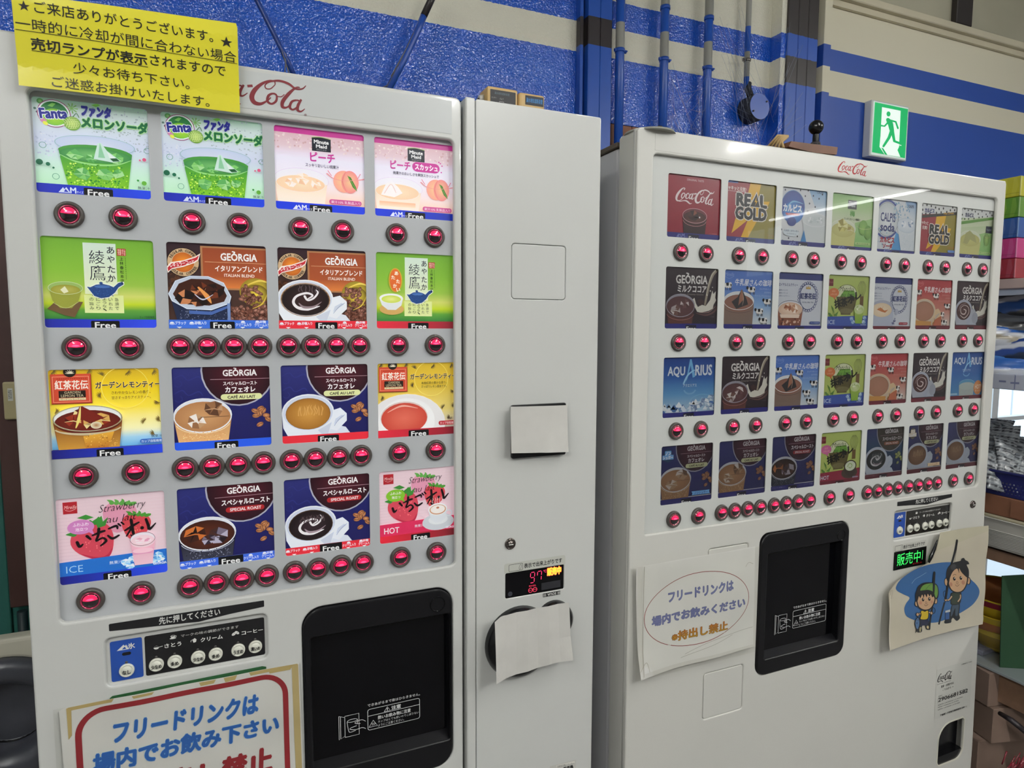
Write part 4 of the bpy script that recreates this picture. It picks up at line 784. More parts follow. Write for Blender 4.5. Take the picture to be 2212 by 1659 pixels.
def matcha(a, hot):
    a.rect(0, 0, 100, 94, (168, 184, 98), (172, 186, 100)); a.rect(2.5, 8, 13.4, 21, (112, 40, 44)); a.text('Mireille', 3.4, 12.5, 12.6, 15.6, (165, 110, 105), shear=.2)
    a.ring(47, 36, 25, 19, .7, (52, 52, 40)); a.ell(47, 36, 24, 18, (200, 205, 170)); a.poly([(27, 44), (40, 28), (64, 28), (70, 44), (60, 52), (34, 52)], (110, 160, 62))
    a.poly([(22, 40), (72, 40), (68, 58), (62, 68), (58, 70), (58, 73), (34, 73), (34, 70), (27, 62)], (92, 84, 48)); a.ell(47, 66, 16, 5, (112, 104, 66))
    for x in (74, 77.5, 81, 84.5, 88, 91.5): a.stroke([(x*.4+83*.6, 10), (x, 18), (x, 26), (x*.5+83*.5, 38)], .6, (60, 60, 40))
    a.k += 1; a.poly([(79, 38), (88, 38), (88, 56), (79, 56)], (108, 84, 50))
    a.text('Matcha', 28, 21, 62, 30, (28, 28, 24), bold=-.01, shear=.3); a.text('au lait', 32, 32, 62, 40, (34, 70, 30), bold=-.01, shear=.3)
    c = (196, 110, 62) if not hot else (196, 100, 150)
    a.ell(15, 33, 12.5, 8.6, c); a.poly([(14, 41), (19, 47), (20, 40)], c); a.text('ほか', 11, 28.6, 19, 32, (230, 190, 160)); a.text('ふわふわ', 7, 34, 23, 37.6, (230, 190, 160))
    K = (30, 28, 24)
    for ch, x, y, s in (('抹', 18, 45, 15), ('茶', 33, 42, 15), ('オ', 48, 36, 15), ('・', 60, 40, 6), ('レ', 68, 30, 13)): a.text(ch, x, y, x+s*(1 if ch != '・' else .8), y+s*1.05, K, bold=.04, rot=10)
    a.stroke([(12, 80), (17, 66), (20, 92)], .5, (90, 130, 60)); a.poly([(17, 70), (12, 62), (10, 56), (16, 62)], (90, 135, 60)); a.poly([(17, 74), (26, 68), (29, 64), (24, 76)], (90, 135, 60)); a.poly([(15, 76), (8, 70), (4, 70), (10, 78)], (90, 135, 60))
    cb = (58, 82, 158) if not hot else (138, 42, 62)
    a.poly([(0, 77), (100, 74), (100, 95), (0, 95)], cb); a.text('HOT' if hot else 'ICE', 4, 83, 20 if not hot else 24, 90.5, (200, 210, 225), bold=.005)
    if hot: a.ell(74, 82, 20, 11, (72, 60, 50)); a.poly([(60, 70), (64, 84), (72, 90), (82, 90), (89, 82), (91, 68)], (58, 48, 42)); a.ell(75.5, 69, 15.5, 11.5, (66, 56, 48)); a.ell(75.5, 69, 13, 9.4, (196, 205, 180)); a.stroke([(68, 70), (74, 64), (80, 68), (76, 73), (72, 71)], 1.6, (150, 180, 110))
    else:
        for cx, cy, s in ((60, 80, 5), (64, 86, 5), (92, 78, 5), (90, 86, 5)): shard(a, cx, cy, s, [(150, 180, 205), (110, 145, 190), (205, 218, 228)])
        glass(a, 77, 62, 12, 8, 89, 8, (150, 176, 74), (128, 168, 60), (170, 190, 110), (200, 208, 165), (200, 206, 170), ly=3, back=(190, 200, 160)); shard(a, 74, 60, 5, [(200, 210, 165), (150, 180, 100), (222, 226, 196)]); a.poly([(76, 60), (78, 53), (83, 58)], (206, 214, 180))
    georgia(a, 82, 90, 96, 92.6, (170, 180, 205), False); dstrip(a, hot, v0=93.4)
def N_matcha_i(a): matcha(a, False)
def N_matcha_h(a): matcha(a, True)
def aquarius(a, hot):
    if hot: a.vgrad(0, 100, [(0, (28, 66, 138)), (45, (42, 96, 165)), (92, (80, 140, 185))])
    else: a.vgrad(0, 100, [(0, (36, 62, 132)), (35, (44, 90, 160)), (62, (92, 148, 195)), (92, (170, 195, 215))])
    a.text('AQU', 10, 16 if not hot else 12, 42, 33 if not hot else 27, (208, 214, 222), bold=.03); a.text('RIUS', 62, 14 if not hot else 12, 94, 31 if not hot else 27, (208, 214, 222), bold=.03)
    y = 4 if not hot else 2
    a.poly([(44, y+38), (51, y), (54, y), (62, y+29), (57, y+31), (52.5, y+10), (47, y+32)], (110, 170, 215)); a.stroke([(40, y+40), (47, y+27), (58, y+19), (62, y+19)], [3, 3, 2, .8], (150, 195, 228))
    if not hot:
        a.text('アクエリアス', 39, 45, 65, 50, (205, 214, 225), bold=.02); a.ring(52, 53, 12.5, 10, 2.8, (120, 165, 205), a0=15, a1=165)
        a.grp(6); 
        for i in range(46): x = R_.uniform(0, 100); y0 = 78-max(0, (x-45))*.16; s = R_.uniform(3, 8); yy = R_.uniform(y0, 92); a.poly([(x-s, yy+s*.5), (x, yy-s*.7), (x+s, yy+s*.6)], R_.choice([(205, 216, 228), (110, 145, 190), (160, 188, 212), (70, 105, 160), (222, 228, 234)]))
        a.end(); a.ring(76, 80, 26, 17, .6, (130, 185, 215), a0=180, a1=360); 
        for cx, cy, s in ((70, 80, 8), (82, 76, 9), (94, 70, 8), (60, 86, 7), (90, 84, 8)): shard(a, cx, cy, s, [(190, 205, 218), (150, 172, 196), (222, 228, 232), (110, 130, 165)])
    else:
        a.text('アクエリアス', 36, 36, 60, 41, (185, 200, 220), bold=.02); a.ring(48, 43, 11, 9, 2.4, (110, 160, 205), a0=15, a1=165)
        a.poly([(28, 68), (30, 93), (72, 93), (76, 68)], (165, 175, 170)); a.ell(52, 67, 24, 9, (90, 150, 185)); a.ell(52, 72, 24, 8, (172, 182, 176)); a.ring(52, 67, 24, 9, .6, (150, 195, 215), a0=180, a1=360)
        a.ell(86, 76, 13, 15, (196, 128, 74)); a.text('HOT!', 77, 70, 96, 79, (225, 215, 195), bold=.02); a.text('あったか', 78, 81, 95, 85, (225, 190, 160), bold=.02); a.poly(rr(1, 86, 24, 90, 1), (150, 185, 210))
    dstrip(a, hot, v0=91.8)
def N_aqua_i(a): aquarius(a, False)
def N_aqua_h(a): aquarius(a, True)
# ------------------------------------------------------------------ materials
PW = mat('powder_coat_white', (208, 209, 205), .32, spec=.5, coat=.25, bump=.05, bscale=260, bdist=.0006, var=.02, vscale=5)
PW2 = mat('powder_coat_cream', (211, 210, 203), .34, spec=.5, coat=.25, bump=.05, bscale=260, bdist=.0006, var=.03, vscale=4)
PSIDE = mat('cabinet_side_grey', (196, 196, 198), .4, bump=.05, bscale=200, bdist=.0005)
PANEL1 = mat('display_panel_grey', (196, 199, 202), .38, bump=.06, bscale=120, bdist=.0005)
PANEL2 = mat('display_panel_pale', (208, 210, 206), .38, bump=.05, bscale=120, bdist=.0005)
DARK = mat('gap_dark', (26, 26, 28), .6)
BLK = mat('gloss_black_plastic', (16, 16, 19), .22, spec=.5)
BLKM = mat('satin_black_plastic', (15, 15, 18), .34, spec=.3)
BLKG = mat('dark_window_plastic', (7, 7, 10), .06, spec=.22)
CHR = mat('chrome', (150, 145, 140), .12, metal=1)
RINGM = mat('button_ring_grey', (74, 68, 64), .42, bump=.1, bscale=400, bdist=.0004)
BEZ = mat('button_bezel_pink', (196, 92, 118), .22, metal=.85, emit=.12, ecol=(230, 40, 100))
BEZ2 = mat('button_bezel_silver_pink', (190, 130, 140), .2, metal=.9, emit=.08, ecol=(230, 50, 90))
LENS = mat('button_lens_dark', (22, 8, 14), .05, spec=.8, coat=1)
LAMP = mat('button_lamp_red', (225, 30, 80), .15, emit=.62, ecol=(255, 36, 92), coat=.6)
LAMPH = mat('button_lamp_core', (250, 90, 140), .15, emit=.75, ecol=(255, 84, 140), coat=.6)
P_LIT = mat('print_backlit', rough=.32, emit=.27, attr=True)
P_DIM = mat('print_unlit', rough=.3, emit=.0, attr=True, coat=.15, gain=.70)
P_FLAT = mat('print_matt', rough=.55, attr=True)
P_PAPER = mat('print_paper', rough=.45, attr=True, coat=.25, var=.05, vscale=14)
P_GLOSS = mat('print_gloss', rough=.22, attr=True, coat=.6)
P_LED = mat('print_led', rough=.3, emit=1.0, attr=True)
def glass_mat(name, refl=1.0, tint=(255, 255, 255)):
    if name in MATS: return MATS[name]
    m = bpy.data.materials.new(name); m.use_nodes = True; MATS[name] = m; nt = m.node_tree; nt.nodes.clear()
    o = nt.nodes.new('ShaderNodeOutputMaterial'); t = nt.nodes.new('ShaderNodeBsdfTransparent'); g = nt.nodes.new('ShaderNodeBsdfGlossy'); x = nt.nodes.new('ShaderNodeMixShader'); f = nt.nodes.new('ShaderNodeFresnel')
    t.inputs[0].default_value = (*lin(tint), 1); g.inputs['Roughness'].default_value = .012; f.inputs[0].default_value = 1.45
    mu = nt.nodes.new('ShaderNodeMath'); mu.operation = 'MULTIPLY'; mu.inputs[1].default_value = refl
    ge = nt.nodes.new('ShaderNodeNewGeometry'); iv = nt.nodes.new('ShaderNodeMath'); iv.operation = 'SUBTRACT'; iv.inputs[0].default_value = 1; nt.links.new(ge.outputs['Backfacing'], iv.inputs[1])
    m2 = nt.nodes.new('ShaderNodeMath'); m2.operation = 'MULTIPLY'; nt.links.new(mu.outputs[0], m2.inputs[0]); nt.links.new(iv.outputs[0], m2.inputs[1])
    nt.links.new(f.outputs[0], mu.inputs[0]); nt.links.new(m2.outputs[0], x.inputs[0]); nt.links.new(t.outputs[0], x.inputs[1]); nt.links.new(g.outputs[0], x.inputs[2]); nt.links.new(x.outputs[0], o.inputs[0])
    return m
ACRYL = glass_mat('clear_acrylic', .6); GLASS = glass_mat('window_glass', 1.0, (240, 248, 250))

class PArt(Art):
    "print traced on an upright surface at depth Y, from points measured in the photograph"
    def __init__(s, x0, y0, sc, Y): super().__init__(0, 0, False); s.x0, s.y0, s.sc, s.Y = x0, y0, sc, Y
    def add(s, P, T, cols, L=None):
        Q = []
        for p in P:
            x, z = plane_pt(s.x0+p[0]/s.sc, s.y0+p[1]/s.sc, s.Y); Q.append((x, -z))
        return super().add(Q, T, cols, L)
    def out(s, name, mats, parent=None, warp=None, sub=0):
        return s.mesh(name, (lambda u, v, L: (u, s.Y-L, -v)) if not warp else (lambda u, v, L: (lambda q: (q[0], q[1]-L, q[2]))(warp(u, s.Y, -v))), mats, parent, sub, .0003 if warp else 0)
def MArt(): return Art(0, 0, False)
def mout(a, name, Y, mats, parent=None, warp=None, sub=0):
    return a.mesh(name, (lambda u, v, L: (u, Y-L, -v)) if not warp else (lambda u, v, L: (lambda q: (q[0], q[1]-L, q[2]))(warp(u, Y, -v))), mats, parent, sub, .0003 if warp else 0)

# ------------------------------------------------------------------ the room
WY = 1.90; FLOOR = -H
def paint(name, bands_z, blue, cream, rough, bump, bscale, bdist, below=None, spec=.5, coat=0, off=0.0):
    "wall paint in horizontal bands by height; relief from noise"
    if name in MATS: return MATS[name]
    m = bpy.data.materials.new(name); m.use_nodes = True; MATS[name] = m; nt = m.node_tree; b = nt.nodes['Principled BSDF']
    g = nt.nodes.new('ShaderNodeNewGeometry'); sp = nt.nodes.new('ShaderNodeSeparateXYZ'); nt.links.new(g.outputs['Position'], sp.inputs[0])
    nz = nt.nodes.new('ShaderNodeTexNoise'); nz.inputs['Scale'].default_value = 90; nt.links.new(g.outputs['Position'], nz.inputs['Vector'])
    ma = nt.nodes.new('ShaderNodeMath'); ma.operation = 'MULTIPLY_ADD'; ma.inputs[1].default_value = .006 if bump > .3 else .0006; nt.links.new(nz.outputs['Fac'], ma.inputs[0]); nt.links.new(sp.outputs['Z'], ma.inputs[2])
    cr = nt.nodes.new('ShaderNodeValToRGB'); cr.color_ramp.interpolation = 'CONSTANT'
    mr = nt.nodes.new('ShaderNodeMapRange'); mr.inputs['From Min'].default_value = H; mr.inputs['From Max'].default_value = H+2; nt.links.new(ma.outputs[0], mr.inputs['Value']); nt.links.new(mr.outputs[0], cr.inputs[0])
    z1, z2, z3 = bands_z; E_ = cr.color_ramp.elements
    E_[0].position = 0; E_[0].color = (*lin(blue), 1); E_[1].position = (z1+.003*(bump > .3))/2; E_[1].color = (*lin(cream), 1)
    e = E_.new((z2+.003*(bump > .3))/2); e.color = (*lin(blue), 1); e = E_.new((z3+.003*(bump > .3))/2); e.color = (*lin(cream if not below else below), 1)
    if below: E_[1].color = (*lin(below), 1)
    nt.links.new(cr.outputs[0], b.inputs['Base Color']); b.inputs['Roughness'].default_value = rough; b.inputs['Specular IOR Level'].default_value = spec; b.inputs['Coat Weight'].default_value = coat
    if bump:
        n = nt.nodes.new('ShaderNodeTexNoise'); n.inputs['Scale'].default_value = bscale*.6; n.inputs['Detail'].default_value = 2.5; nt.links.new(g.outputs['Position'], n.inputs['Vector'])
        bp = nt.nodes.new('ShaderNodeBump'); bp.inputs['Strength'].default_value = bump; bp.inputs['Distance'].default_value = bdist; nt.links.new(bp.outputs[0], b.inputs['Normal'])
        if bump > .9:
            vm = nt.nodes.new('ShaderNodeVectorMath'); vm.operation = 'MULTIPLY_ADD'; vm.inputs[1].default_value = (.012, .012, .012); nt.links.new(n.outputs['Color'], vm.inputs[0]); nt.links.new(g.outputs['Position'], vm.inputs[2])
            vo = nt.nodes.new('ShaderNodeTexVoronoi'); vo.feature = 'SMOOTH_F1'; vo.inputs['Scale'].default_value = bscale; vo.inputs['Smoothness'].default_value = .35; nt.links.new(vm.outputs[0], vo.inputs['Vector'])
            iv = nt.nodes.new('ShaderNodeMath'); iv.operation = 'MULTIPLY'; iv.inputs[1].default_value = -1; nt.links.new(vo.outputs['Distance'], iv.inputs[0]); nt.links.new(iv.outputs[0], bp.inputs['Height'])
        else: nt.links.new(n.outputs['Fac'], bp.inputs['Height'])
        rl = nt.nodes.new('ShaderNodeMapRange'); rl.inputs['From Min'].default_value = .0; rl.inputs['From Max'].default_value = .5; rl.inputs['To Min'].default_value = rough; rl.inputs['To Max'].default_value = .6
        s2 = nt.nodes.new('ShaderNodeSeparateColor'); nt.links.new(cr.outputs[0], s2.inputs[0]); nt.links.new(s2.outputs[0], rl.inputs['Value']); nt.links.new(rl.outputs[0], b.inputs['Roughness'])
    return m
BLUE = (18, 84, 196); CREAM = (226, 223, 204)
Z1, Z2, Z3 = .878, .971, 1.0575
WALLM = paint('blue_and_cream_stucco_paint', (Z1, Z2, Z3), BLUE, CREAM, .11, .95, 165, .0017, spec=1.0)
SMOOTHM = paint('blue_and_cream_smooth_paint', (.881, .9745, 1.0545), (38, 78, 166), (220, 214, 190), .42, .06, 40, .001)
POSTM = paint('blue_and_black_post_paint', (.886, .975, 1.058), (34, 84, 178), (46, 40, 42), .3, .12, 60, .001, below=(46, 40, 42))
COLM = paint('blue_and_dark_timber_paint', (.886, .975, 1.058), (34, 84, 178), (50, 44, 42), .4, .35, 30, .002, below=(50, 44, 42))
PIPEM = paint('blue_and_bare_metal_pipe', (.885, .975, 1.058), (34, 84, 178), (150, 150, 142), .3, .1, 60, .0006, below=(150, 150, 142))
TEAL = mat('teal_wall_paint', (58, 124, 114), .5, bump=.5, bscale=60, bdist=.002, var=.25, vscale=6)
WOODR = mat('reddish_plank', (140, 88, 60), .55, bump=.3, bscale=30, var=.25, vscale=9)
WOODD = mat('dark_brown_board', (86, 58, 53), .5, bump=.3, bscale=40, var=.2, vscale=7)
WOODM = mat('brown_wood', (112, 74, 52), .55, bump=.4, bscale=40, var=.3, vscale=12)
FLOORM = mat('floor_grey', (118, 116, 114), .35, bump=.1, bscale=30, var=.15, vscale=3)
CEILM = mat('ceiling_white', (206, 206, 204), .8)
ROOMW = mat('room_wall_pale', (172, 172, 170), .7)
def st(name, bm, m, parent=None):
    o = bobj(name, bm, m, parent)
    if not parent: o['kind'] = 'structure'
    return o
st('floor', box(NB(), -3.2, 7.1, -5.6, 2.1, FLOOR-.1, FLOOR), FLOORM)
st('ceiling', box(NB(), -3.2, 7.1, -5.6, 2.1, CEIL, CEIL+.1), CEILM)
st('wall_left', box(NB(), -3.2, -3.1, -5.5, 2.0, FLOOR, CEIL), ROOMW)
bm = NB(); box(bm, 7.0, 7.1, -4.85, 2.0, FLOOR, CEIL); box(bm, 7.0, 7.1, -5.5, -4.85, FLOOR, .75); box(bm, 7.0, 7.1, -5.5, -4.85, 1.42, CEIL); st('wall_right', bm, ROOMW)
win2 = bpy.data.objects.new('window_2', None); COL.objects.link(win2); win2.location = (7.0, -5.2, H+.75); win2['kind'] = 'structure'
st('wall_front', box(NB(), -3.1, 7.0, -5.6, -5.5, FLOOR, CEIL), ROOMW)
# back wall: blue part above, boards below, window opening on the right
WX0, WX1, WZ0, WZ1 = 2.95, 5.2, -1.44, -.10
bm = NB(); box(bm, -3.1, WX0, WY, WY+.1, .673, CEIL); box(bm, -3.1, WX0, WY+.015, WY+.1, FLOOR, .673, mi=1)
box(bm, WX0, WX1, WY, WY+.1, WZ1, CEIL, mi=0); box(bm, WX0, WX1, WY+.015, WY+.1, FLOOR, WZ0, mi=1); box(bm, WX1, 7.0, WY, WY+.1, FLOOR, CEIL)
wb = st('wall_back', bm, [WALLM, TEAL])
for i, x in enumerate([1.02+.115*k for k in range(0, 17)]):
    if x < WX0-.1: bobj('plank', box(NB(), x, x+.112, WY-.004, WY+.02, FLOOR, .6705, .002, 1), WOODR, wb)
for i in range(14):
    x = -.528-.135*(i+1); bobj('plank', box(NB(), x, x+.132, WY+.004, WY+.02, FLOOR, .6705, .002, 1), TEAL, wb)
# smooth painted panel right of the timber column, ledge and upper wall
o = st('trim_1', box(NB(), 2.083, 6.99, 1.87, WY, .1, 1.226), SMOOTHM)
bm = NB(); box(bm, 2.088, 6.99, 1.835, 1.868, 1.2275, 1.2555, .003, 1); box(bm, 2.088, 6.99, 1.855, 1.868, 1.205, 1.2275)
st('trim_2', bm, mat('ledge_cream', (206, 198, 172), .5, var=.1, vscale=5))
st('trim_3', box(NB(), 2.04, 6.99, 1.872, WY+.0, 1.2265, CEIL-.001), mat('upper_wall_cream', (176, 172, 150), .6, bump=.2, bscale=40, var=.12, vscale=3))
st('trim_4', box(NB(), 2.79, 2.89, 1.845, 1.871, 1.262, CEIL-.002, .003, 1), mat('dark_post', (44, 38, 36), .5, bump=.3, bscale=30))
st('trim_5', box(NB(), 2.05, 2.0875, 1.845, WY-.001, .35, CEIL-.002, .002, 1), SMOOTHM)
st('trim_6', box(NB(), 1.845, 1.882, 1.85, WY-.001, .35, CEIL-.002), WALLM)
col = bpy.data.objects.new('trim_7', None); COL.objects.link(col); col.location = (1.95, 1.84, 0); col['kind'] = 'structure'
for x0, x1 in ((1.868, 1.918), (1.9195, 1.966), (1.9675, 2.016)): bobj('board', box(NB(), x0, x1, 1.842, WY, .35, CEIL-.003, .002, 1), COLM, col)
bm = NB(); box(bm, 1.055, 1.142, 1.858, WY, FLOOR, CEIL-.003, .002, 1); box(bm, 1.034, 1.046, 1.872, WY, FLOOR, CEIL-.003, .002, 1); tube(bm, [(1.0985, 1.8575, FLOOR), (1.0985, 1.8575, CEIL-.004)], .0012, 6)
st('trim_8', bm, POSTM)
# window behind the shelf
win = bpy.data.objects.new('window_1', None); COL.objects.link(win); win.location = (WX0, WY, H+WZ0); win['kind'] = 'structure'
FRM = mat('aluminium_frame', (214, 218, 222), .35, metal=.2)
bm = NB()
for x0, x1, z0, z1 in ((WX0, WX1, WZ0, WZ0+.04), (WX0, WX1, WZ1-.04, WZ1), (WX0, WX0+.03, WZ0, WZ1), (WX1-.03, WX1, WZ0, WZ1), (3.34, 3.385, WZ0, WZ1), (4.1, 4.145, WZ0, WZ1), (3.0, 4.1, -.45, -.43)): box(bm, x0, x1, WY+.02, WY+.06, z0, z1, .002, 1)
bobj('window_frame', bm, FRM, win)
bobj('window_frame', box(NB(), 7.02, 7.06, -5.2, -5.17, .75, 1.42), FRM, win2); bobj('window_pane', box(NB(), 7.035, 7.04, -5.5, -4.85, .75, 1.42), GLASS, win2)
bobj('window_pane', box(NB(), WX0+.01, WX1-.01, WY+.035, WY+.04, WZ0+.02, WZ1-.02), GLASS, win)
st('ground_outside', box(NB(), -1, 12, 2.2, 12, FLOOR-.25, FLOOR-.2), mat('outside_paving', (200, 200, 200), .8, var=.1, vscale=2))
t = root('neighbouring_building', 7.0, 5.5, FLOOR-.2, 'pale building front seen through the window behind the shelf', 'building')
bobj('wall', box(NB(), 2.0, 13, 5.5, 5.7, FLOOR-.2, 2.2), mat('pale_outside_wall', (214, 218, 222), .8), t)
for k in range(12): bobj('wall_panel', box(NB(), 5.0+.62*k, 5.58+.62*k, 5.47, 5.499, FLOOR-.1, .6, .004, 1), mat('pale_outside_panel', (226, 230, 236), .6), t)
# ceiling fixtures with their tubes
FIX = mat('fixture_white', (225, 225, 220), .5)
for i, (x, y, L, d, P) in enumerate(TUBES):
    t = root('ceiling_light', x, y, CEIL-.1, ['white batten light nearest above the two machines', 'white batten light above the shelf rack side of the aisle', 'white batten light above the cup bin side of the aisle', 'white batten light mid aisle, second row from the machines', 'white batten light mid room on the shelf side, second row', 'white batten light mid room on the bin side, second row', 'long batten light by the far wall, mirrored in the right machine'][i], 'ceiling light', 'ceiling lights out of frame')
    bobj('batten', box(NB(), x-.05, x+.05, y-L/2-.03, y+L/2+.03, CEIL-.055, CEIL-.001, .006, 1), FIX, t)
    bobj('tube', cyl(NB(), (x, y-L/2, CEIL-.085), (x, y+L/2, CEIL-.085), .016, n=10), mat('tube_glow_%d' % P, (255, 255, 252), .5, emit=P), t)
    for s_ in (-1, 1): bobj('tube_holder', box(NB(), x-.014, x+.014, y+s_*(L/2+.012)-.01, y+s_*(L/2+.012)+.01, CEIL-.105, CEIL-.056, .002, 1), FIX, t)

# pipes and rods on the wall
def sstripe(name, bm, m, lab, cat, grp=None): return tag(bobj(name, bm, m), lab, cat, grp)
PL = ['blue conduit pipe on the wall, first right of the black-banded post', 'blue conduit pipe on the wall, second right of the black-banded post', 'blue conduit pipe on the wall, third right of the black-banded post']
for (x, r, zc), lb in zip(((1.176, .0145, .893), (1.349, .0145, .893), (1.531, .0145, .893)), PL):
    t = root('conduit_pipe', x, WY-.035, FLOOR, lb, 'pipe', 'conduit pipes on the blue wall')
    bm = NB(); cyl(bm, (x, WY-.035, .3), (x, WY-.035, CEIL-.004), r); bobj('pipe', bm, PIPEM, t)
    bm = NB(); cyl(bm, (x, WY-.035, zc-.008), (x, WY-.035, zc+.004), r*1.12)
    for s in (-1, 1): box(bm, x+s*.014-.009, x+s*.014+.009, WY-.04, WY-.034, zc-.008, zc+.002, .001, 1); cyl(bm, (x+s*.021, WY-.044, zc-.003), (x+s*.021, WY-.038, zc-.003), .003, n=10)
    bobj('clamp', bm, mat('blue_clamp', (34, 80, 172), .3), t)
    bobj('coupling', cyl(NB(), (x, WY-.035, 1.05), (x, WY-.035, 1.062), r*1.15), PIPEM, t)
t = root('conduit_pipe', 1.70, WY-.03, .8, 'thin grey conduit pipe running down to the round junction box', 'pipe', 'conduit pipes on the blue wall')
bobj('pipe', cyl(NB(), (1.709, WY-.03, .85), (1.709, WY-.03, CEIL-.004), .0095), PIPEM, t)
bm = NB(); cyl(bm, (1.709, WY-.03, .944), (1.709, WY-.03, .952), .013); box(bm, 1.688, 1.709, WY-.035, WY-.028, .942, .952); cyl(bm, (1.690, WY-.04, .947), (1.690, WY-.03, .947), .004, n=10); bobj('clamp', bm, CHR, t)
t = root('junction_box', 1.735, WY-.05, .79, 'round blue junction box with a dusty dark rim at the foot of the thin pipe', 'junction box')
bm = NB(); lathe(bm, [(0, -.001), (.044, -.001), (.0445, .0)], (1.745, WY-.062, .785), n=36); bobj('cover', bm, mat('junction_blue', (36, 84, 180), .35), t)
bm = NB(); cyl(bm, (1.745, WY-.0612, .785), (1.745, WY, .785), .0452, .046, 36); tube(bm, [(1.718, WY-.03, .87), (1.712, WY-.035, .85), (1.72, WY-.04, .825)], .012); bobj('body', bm, mat('dusty_dark', (52, 56, 66), .9, bump=1, bscale=160, bdist=.004, var=.5, vscale=60), t)
bm = NB()
for dx, dz in ((.03, .02), (-.03, -.02)): cyl(bm, (1.745+dx, WY-.066, .785+dz), (1.745+dx, WY-.06, .785+dz), .003, n=10)
bobj('screw', bm, DARK, t)
def rodP(px, py, Y): x, z = plane_pt(px, py, Y); return (x, Y, z)
bm = NB(); tube(bm, [rodP(540, -30, 1.80), rodP(560, 10, 1.80), rodP(610, 110, 1.80), rodP(640, 172, 1.80)], .0065, 12)
tag(bobj('brace_rod', bm, mat('rod_blue', (26, 60, 138), .25)), 'thin dark blue rod slanting down to the right behind the left machine', 'rod')
bm = NB(); tube(bm, [rodP(950, -40, 1.80), rodP(915, 35, 1.80)], .0095, 12, mi=1); tube(bm, [rodP(915, 35, 1.80), rodP(905, 60, 1.80), rodP(872, 130, 1.80), rodP(838, 195, 1.80)], .0092, 12)
tag(bobj('brace_rod', bm, [mat('rod_blue2', (36, 78, 168), .35), mat('rod_black', (44, 38, 38), .4)]), 'blue rod with a black top slanting down to the left behind the left machine', 'rod')

# ------------------------------------------------------------------ push buttons shared by both machines
def me_of(bm, mats, smooth=True):
    me = bpy.data.meshes.new('button'); bm.to_mesh(me); bm.free()
    for q in mats: me.materials.append(q)
    return me
def btn_mesh(bez):
    ring = me_of(lathe(NB(), [(.0166, -.004), (.0168, .0), (.0167, .002), (.0160, .0038), (.0146, .0049), (.0128, .0047), (.0116, .0034)], (0, 0, 0), n=36), [RINGM])
    bm = NB(); lathe(bm, [(.0117, .003), (.0114, .0048), (.0109, .0052), (.0102, .0048), (.0099, .0038)], (0, 0, 0), n=32)
    bz = me_of(bm, [bez])
    lens = me_of(lathe(NB(), [(.0102, .0030), (.0092, .0046), (.0066, .0058), (.0034, .0064), (0, .0066)], (0, 0, 0), n=28), [LENS])
    bm = NB(); LP = [(0, .0066), (.0034, .0064), (.0066, .0058), (.0092, .0046), (.0102, .0030)]
    def surf(x, z, d):
        r = math.hypot(x, z)
        for (r0, h0), (r1, h1) in zip(LP, LP[1:]):
            if r <= r1: return -(h0+(h1-h0)*(r-r0)/(r1-r0))-d
        return -.003-d
    for (w, zb, zt, d, mi) in ((.0086, .0004, .0089, .00035, 0), (.0050, .0012, .0040, .0005, 1)):
        n = 16; m_ = 5; G = {}
        for k in range(n+1):
            t = k/n*2-1; x = w*t; up = math.sqrt(max(0, zt*zt-x*x)) if mi == 0 else zb+(zt-zb)*math.sqrt(max(0, 1-t*t)); dn = min(up, zb+.0010*t*t)
            for j in range(m_+1): z = dn+(up-dn)*j/m_; G[k, j] = bm.verts.new((x, surf(x, z, d), z))
        for k in range(n):
            for j in range(m_): f = bm.faces.new((G[k, j], G[k+1, j], G[k+1, j+1], G[k, j+1])); f.material_index = mi; f.smooth = True
    lamp = me_of(bm, [LAMP, LAMPH])
    return ring, bz, lens, lamp
def put_buttons(parent, meshes, places):
    r = root_loc(parent)
    for (x, y, z) in places:
        b = bpy.data.objects.new('selection_button', meshes[0]); COL.objects.link(b); b.parent = parent; b.location = Vector((x, y, z+H))-r
        for nm, me in zip(('button_bezel', 'button_lens', 'button_lamp'), meshes[1:]):
            s = bpy.data.objects.new(nm, me); COL.objects.link(s); s.parent = b
def label_part(fn, parent, x0, z1, w, h, Y, m):
    a = Art(); fn(a); return a.mesh('drink_label', flatmap(x0, z1, w/100, h/100, Y), m, parent)
def ctl_buttons(parent, places, Y, r=.0093):
    for (x, z, t) in places:
        bm = NB(); lathe(bm, [(r, -.001), (r, .0018), (r*.93, .0026), (r*.8, .0026), (r*.74, .0020), (r*.66, .0020), (r*.6, .0028), (0, .0031)], (x, Y, z), n=28)
        b = bobj('taste_button', bm, mat('ivory_button', (226, 226, 212), .3), parent)
        a = MArt(); hw = r*.68 if len(t) > 2 else r*.52; a.text(t, x-hw, -z-r*.12, x+hw, -z+r*.5, (24, 24, 24), bold=.03); mout(a, 'lettering', Y-.0034, P_FLAT, b)
        bobj('indicator_lamp', lathe(NB(), [(r*.2, 0), (r*.16, .0008), (0, .001)], (x, Y, z+r*1.2), n=12), mat('lamp_off', (70, 68, 66), .3), parent)
def cup_icon(a, x, y, s, c):
    a.ell(x, y, s, s*.4, c, n=14); a.poly([(x-s, y), (x+s, y), (x+s*.6, y+s), (x-s*.6, y+s)], c); a.ell(x, y-s*.02, s*.72, s*.22, (20, 20, 24), n=14); a.ring(x+s*1.15, y+s*.35, s*.4, s*.36, s*.16, c, n=12); a.ell(x, y+s*1.12, s*1.35, s*.32, c, n=16)
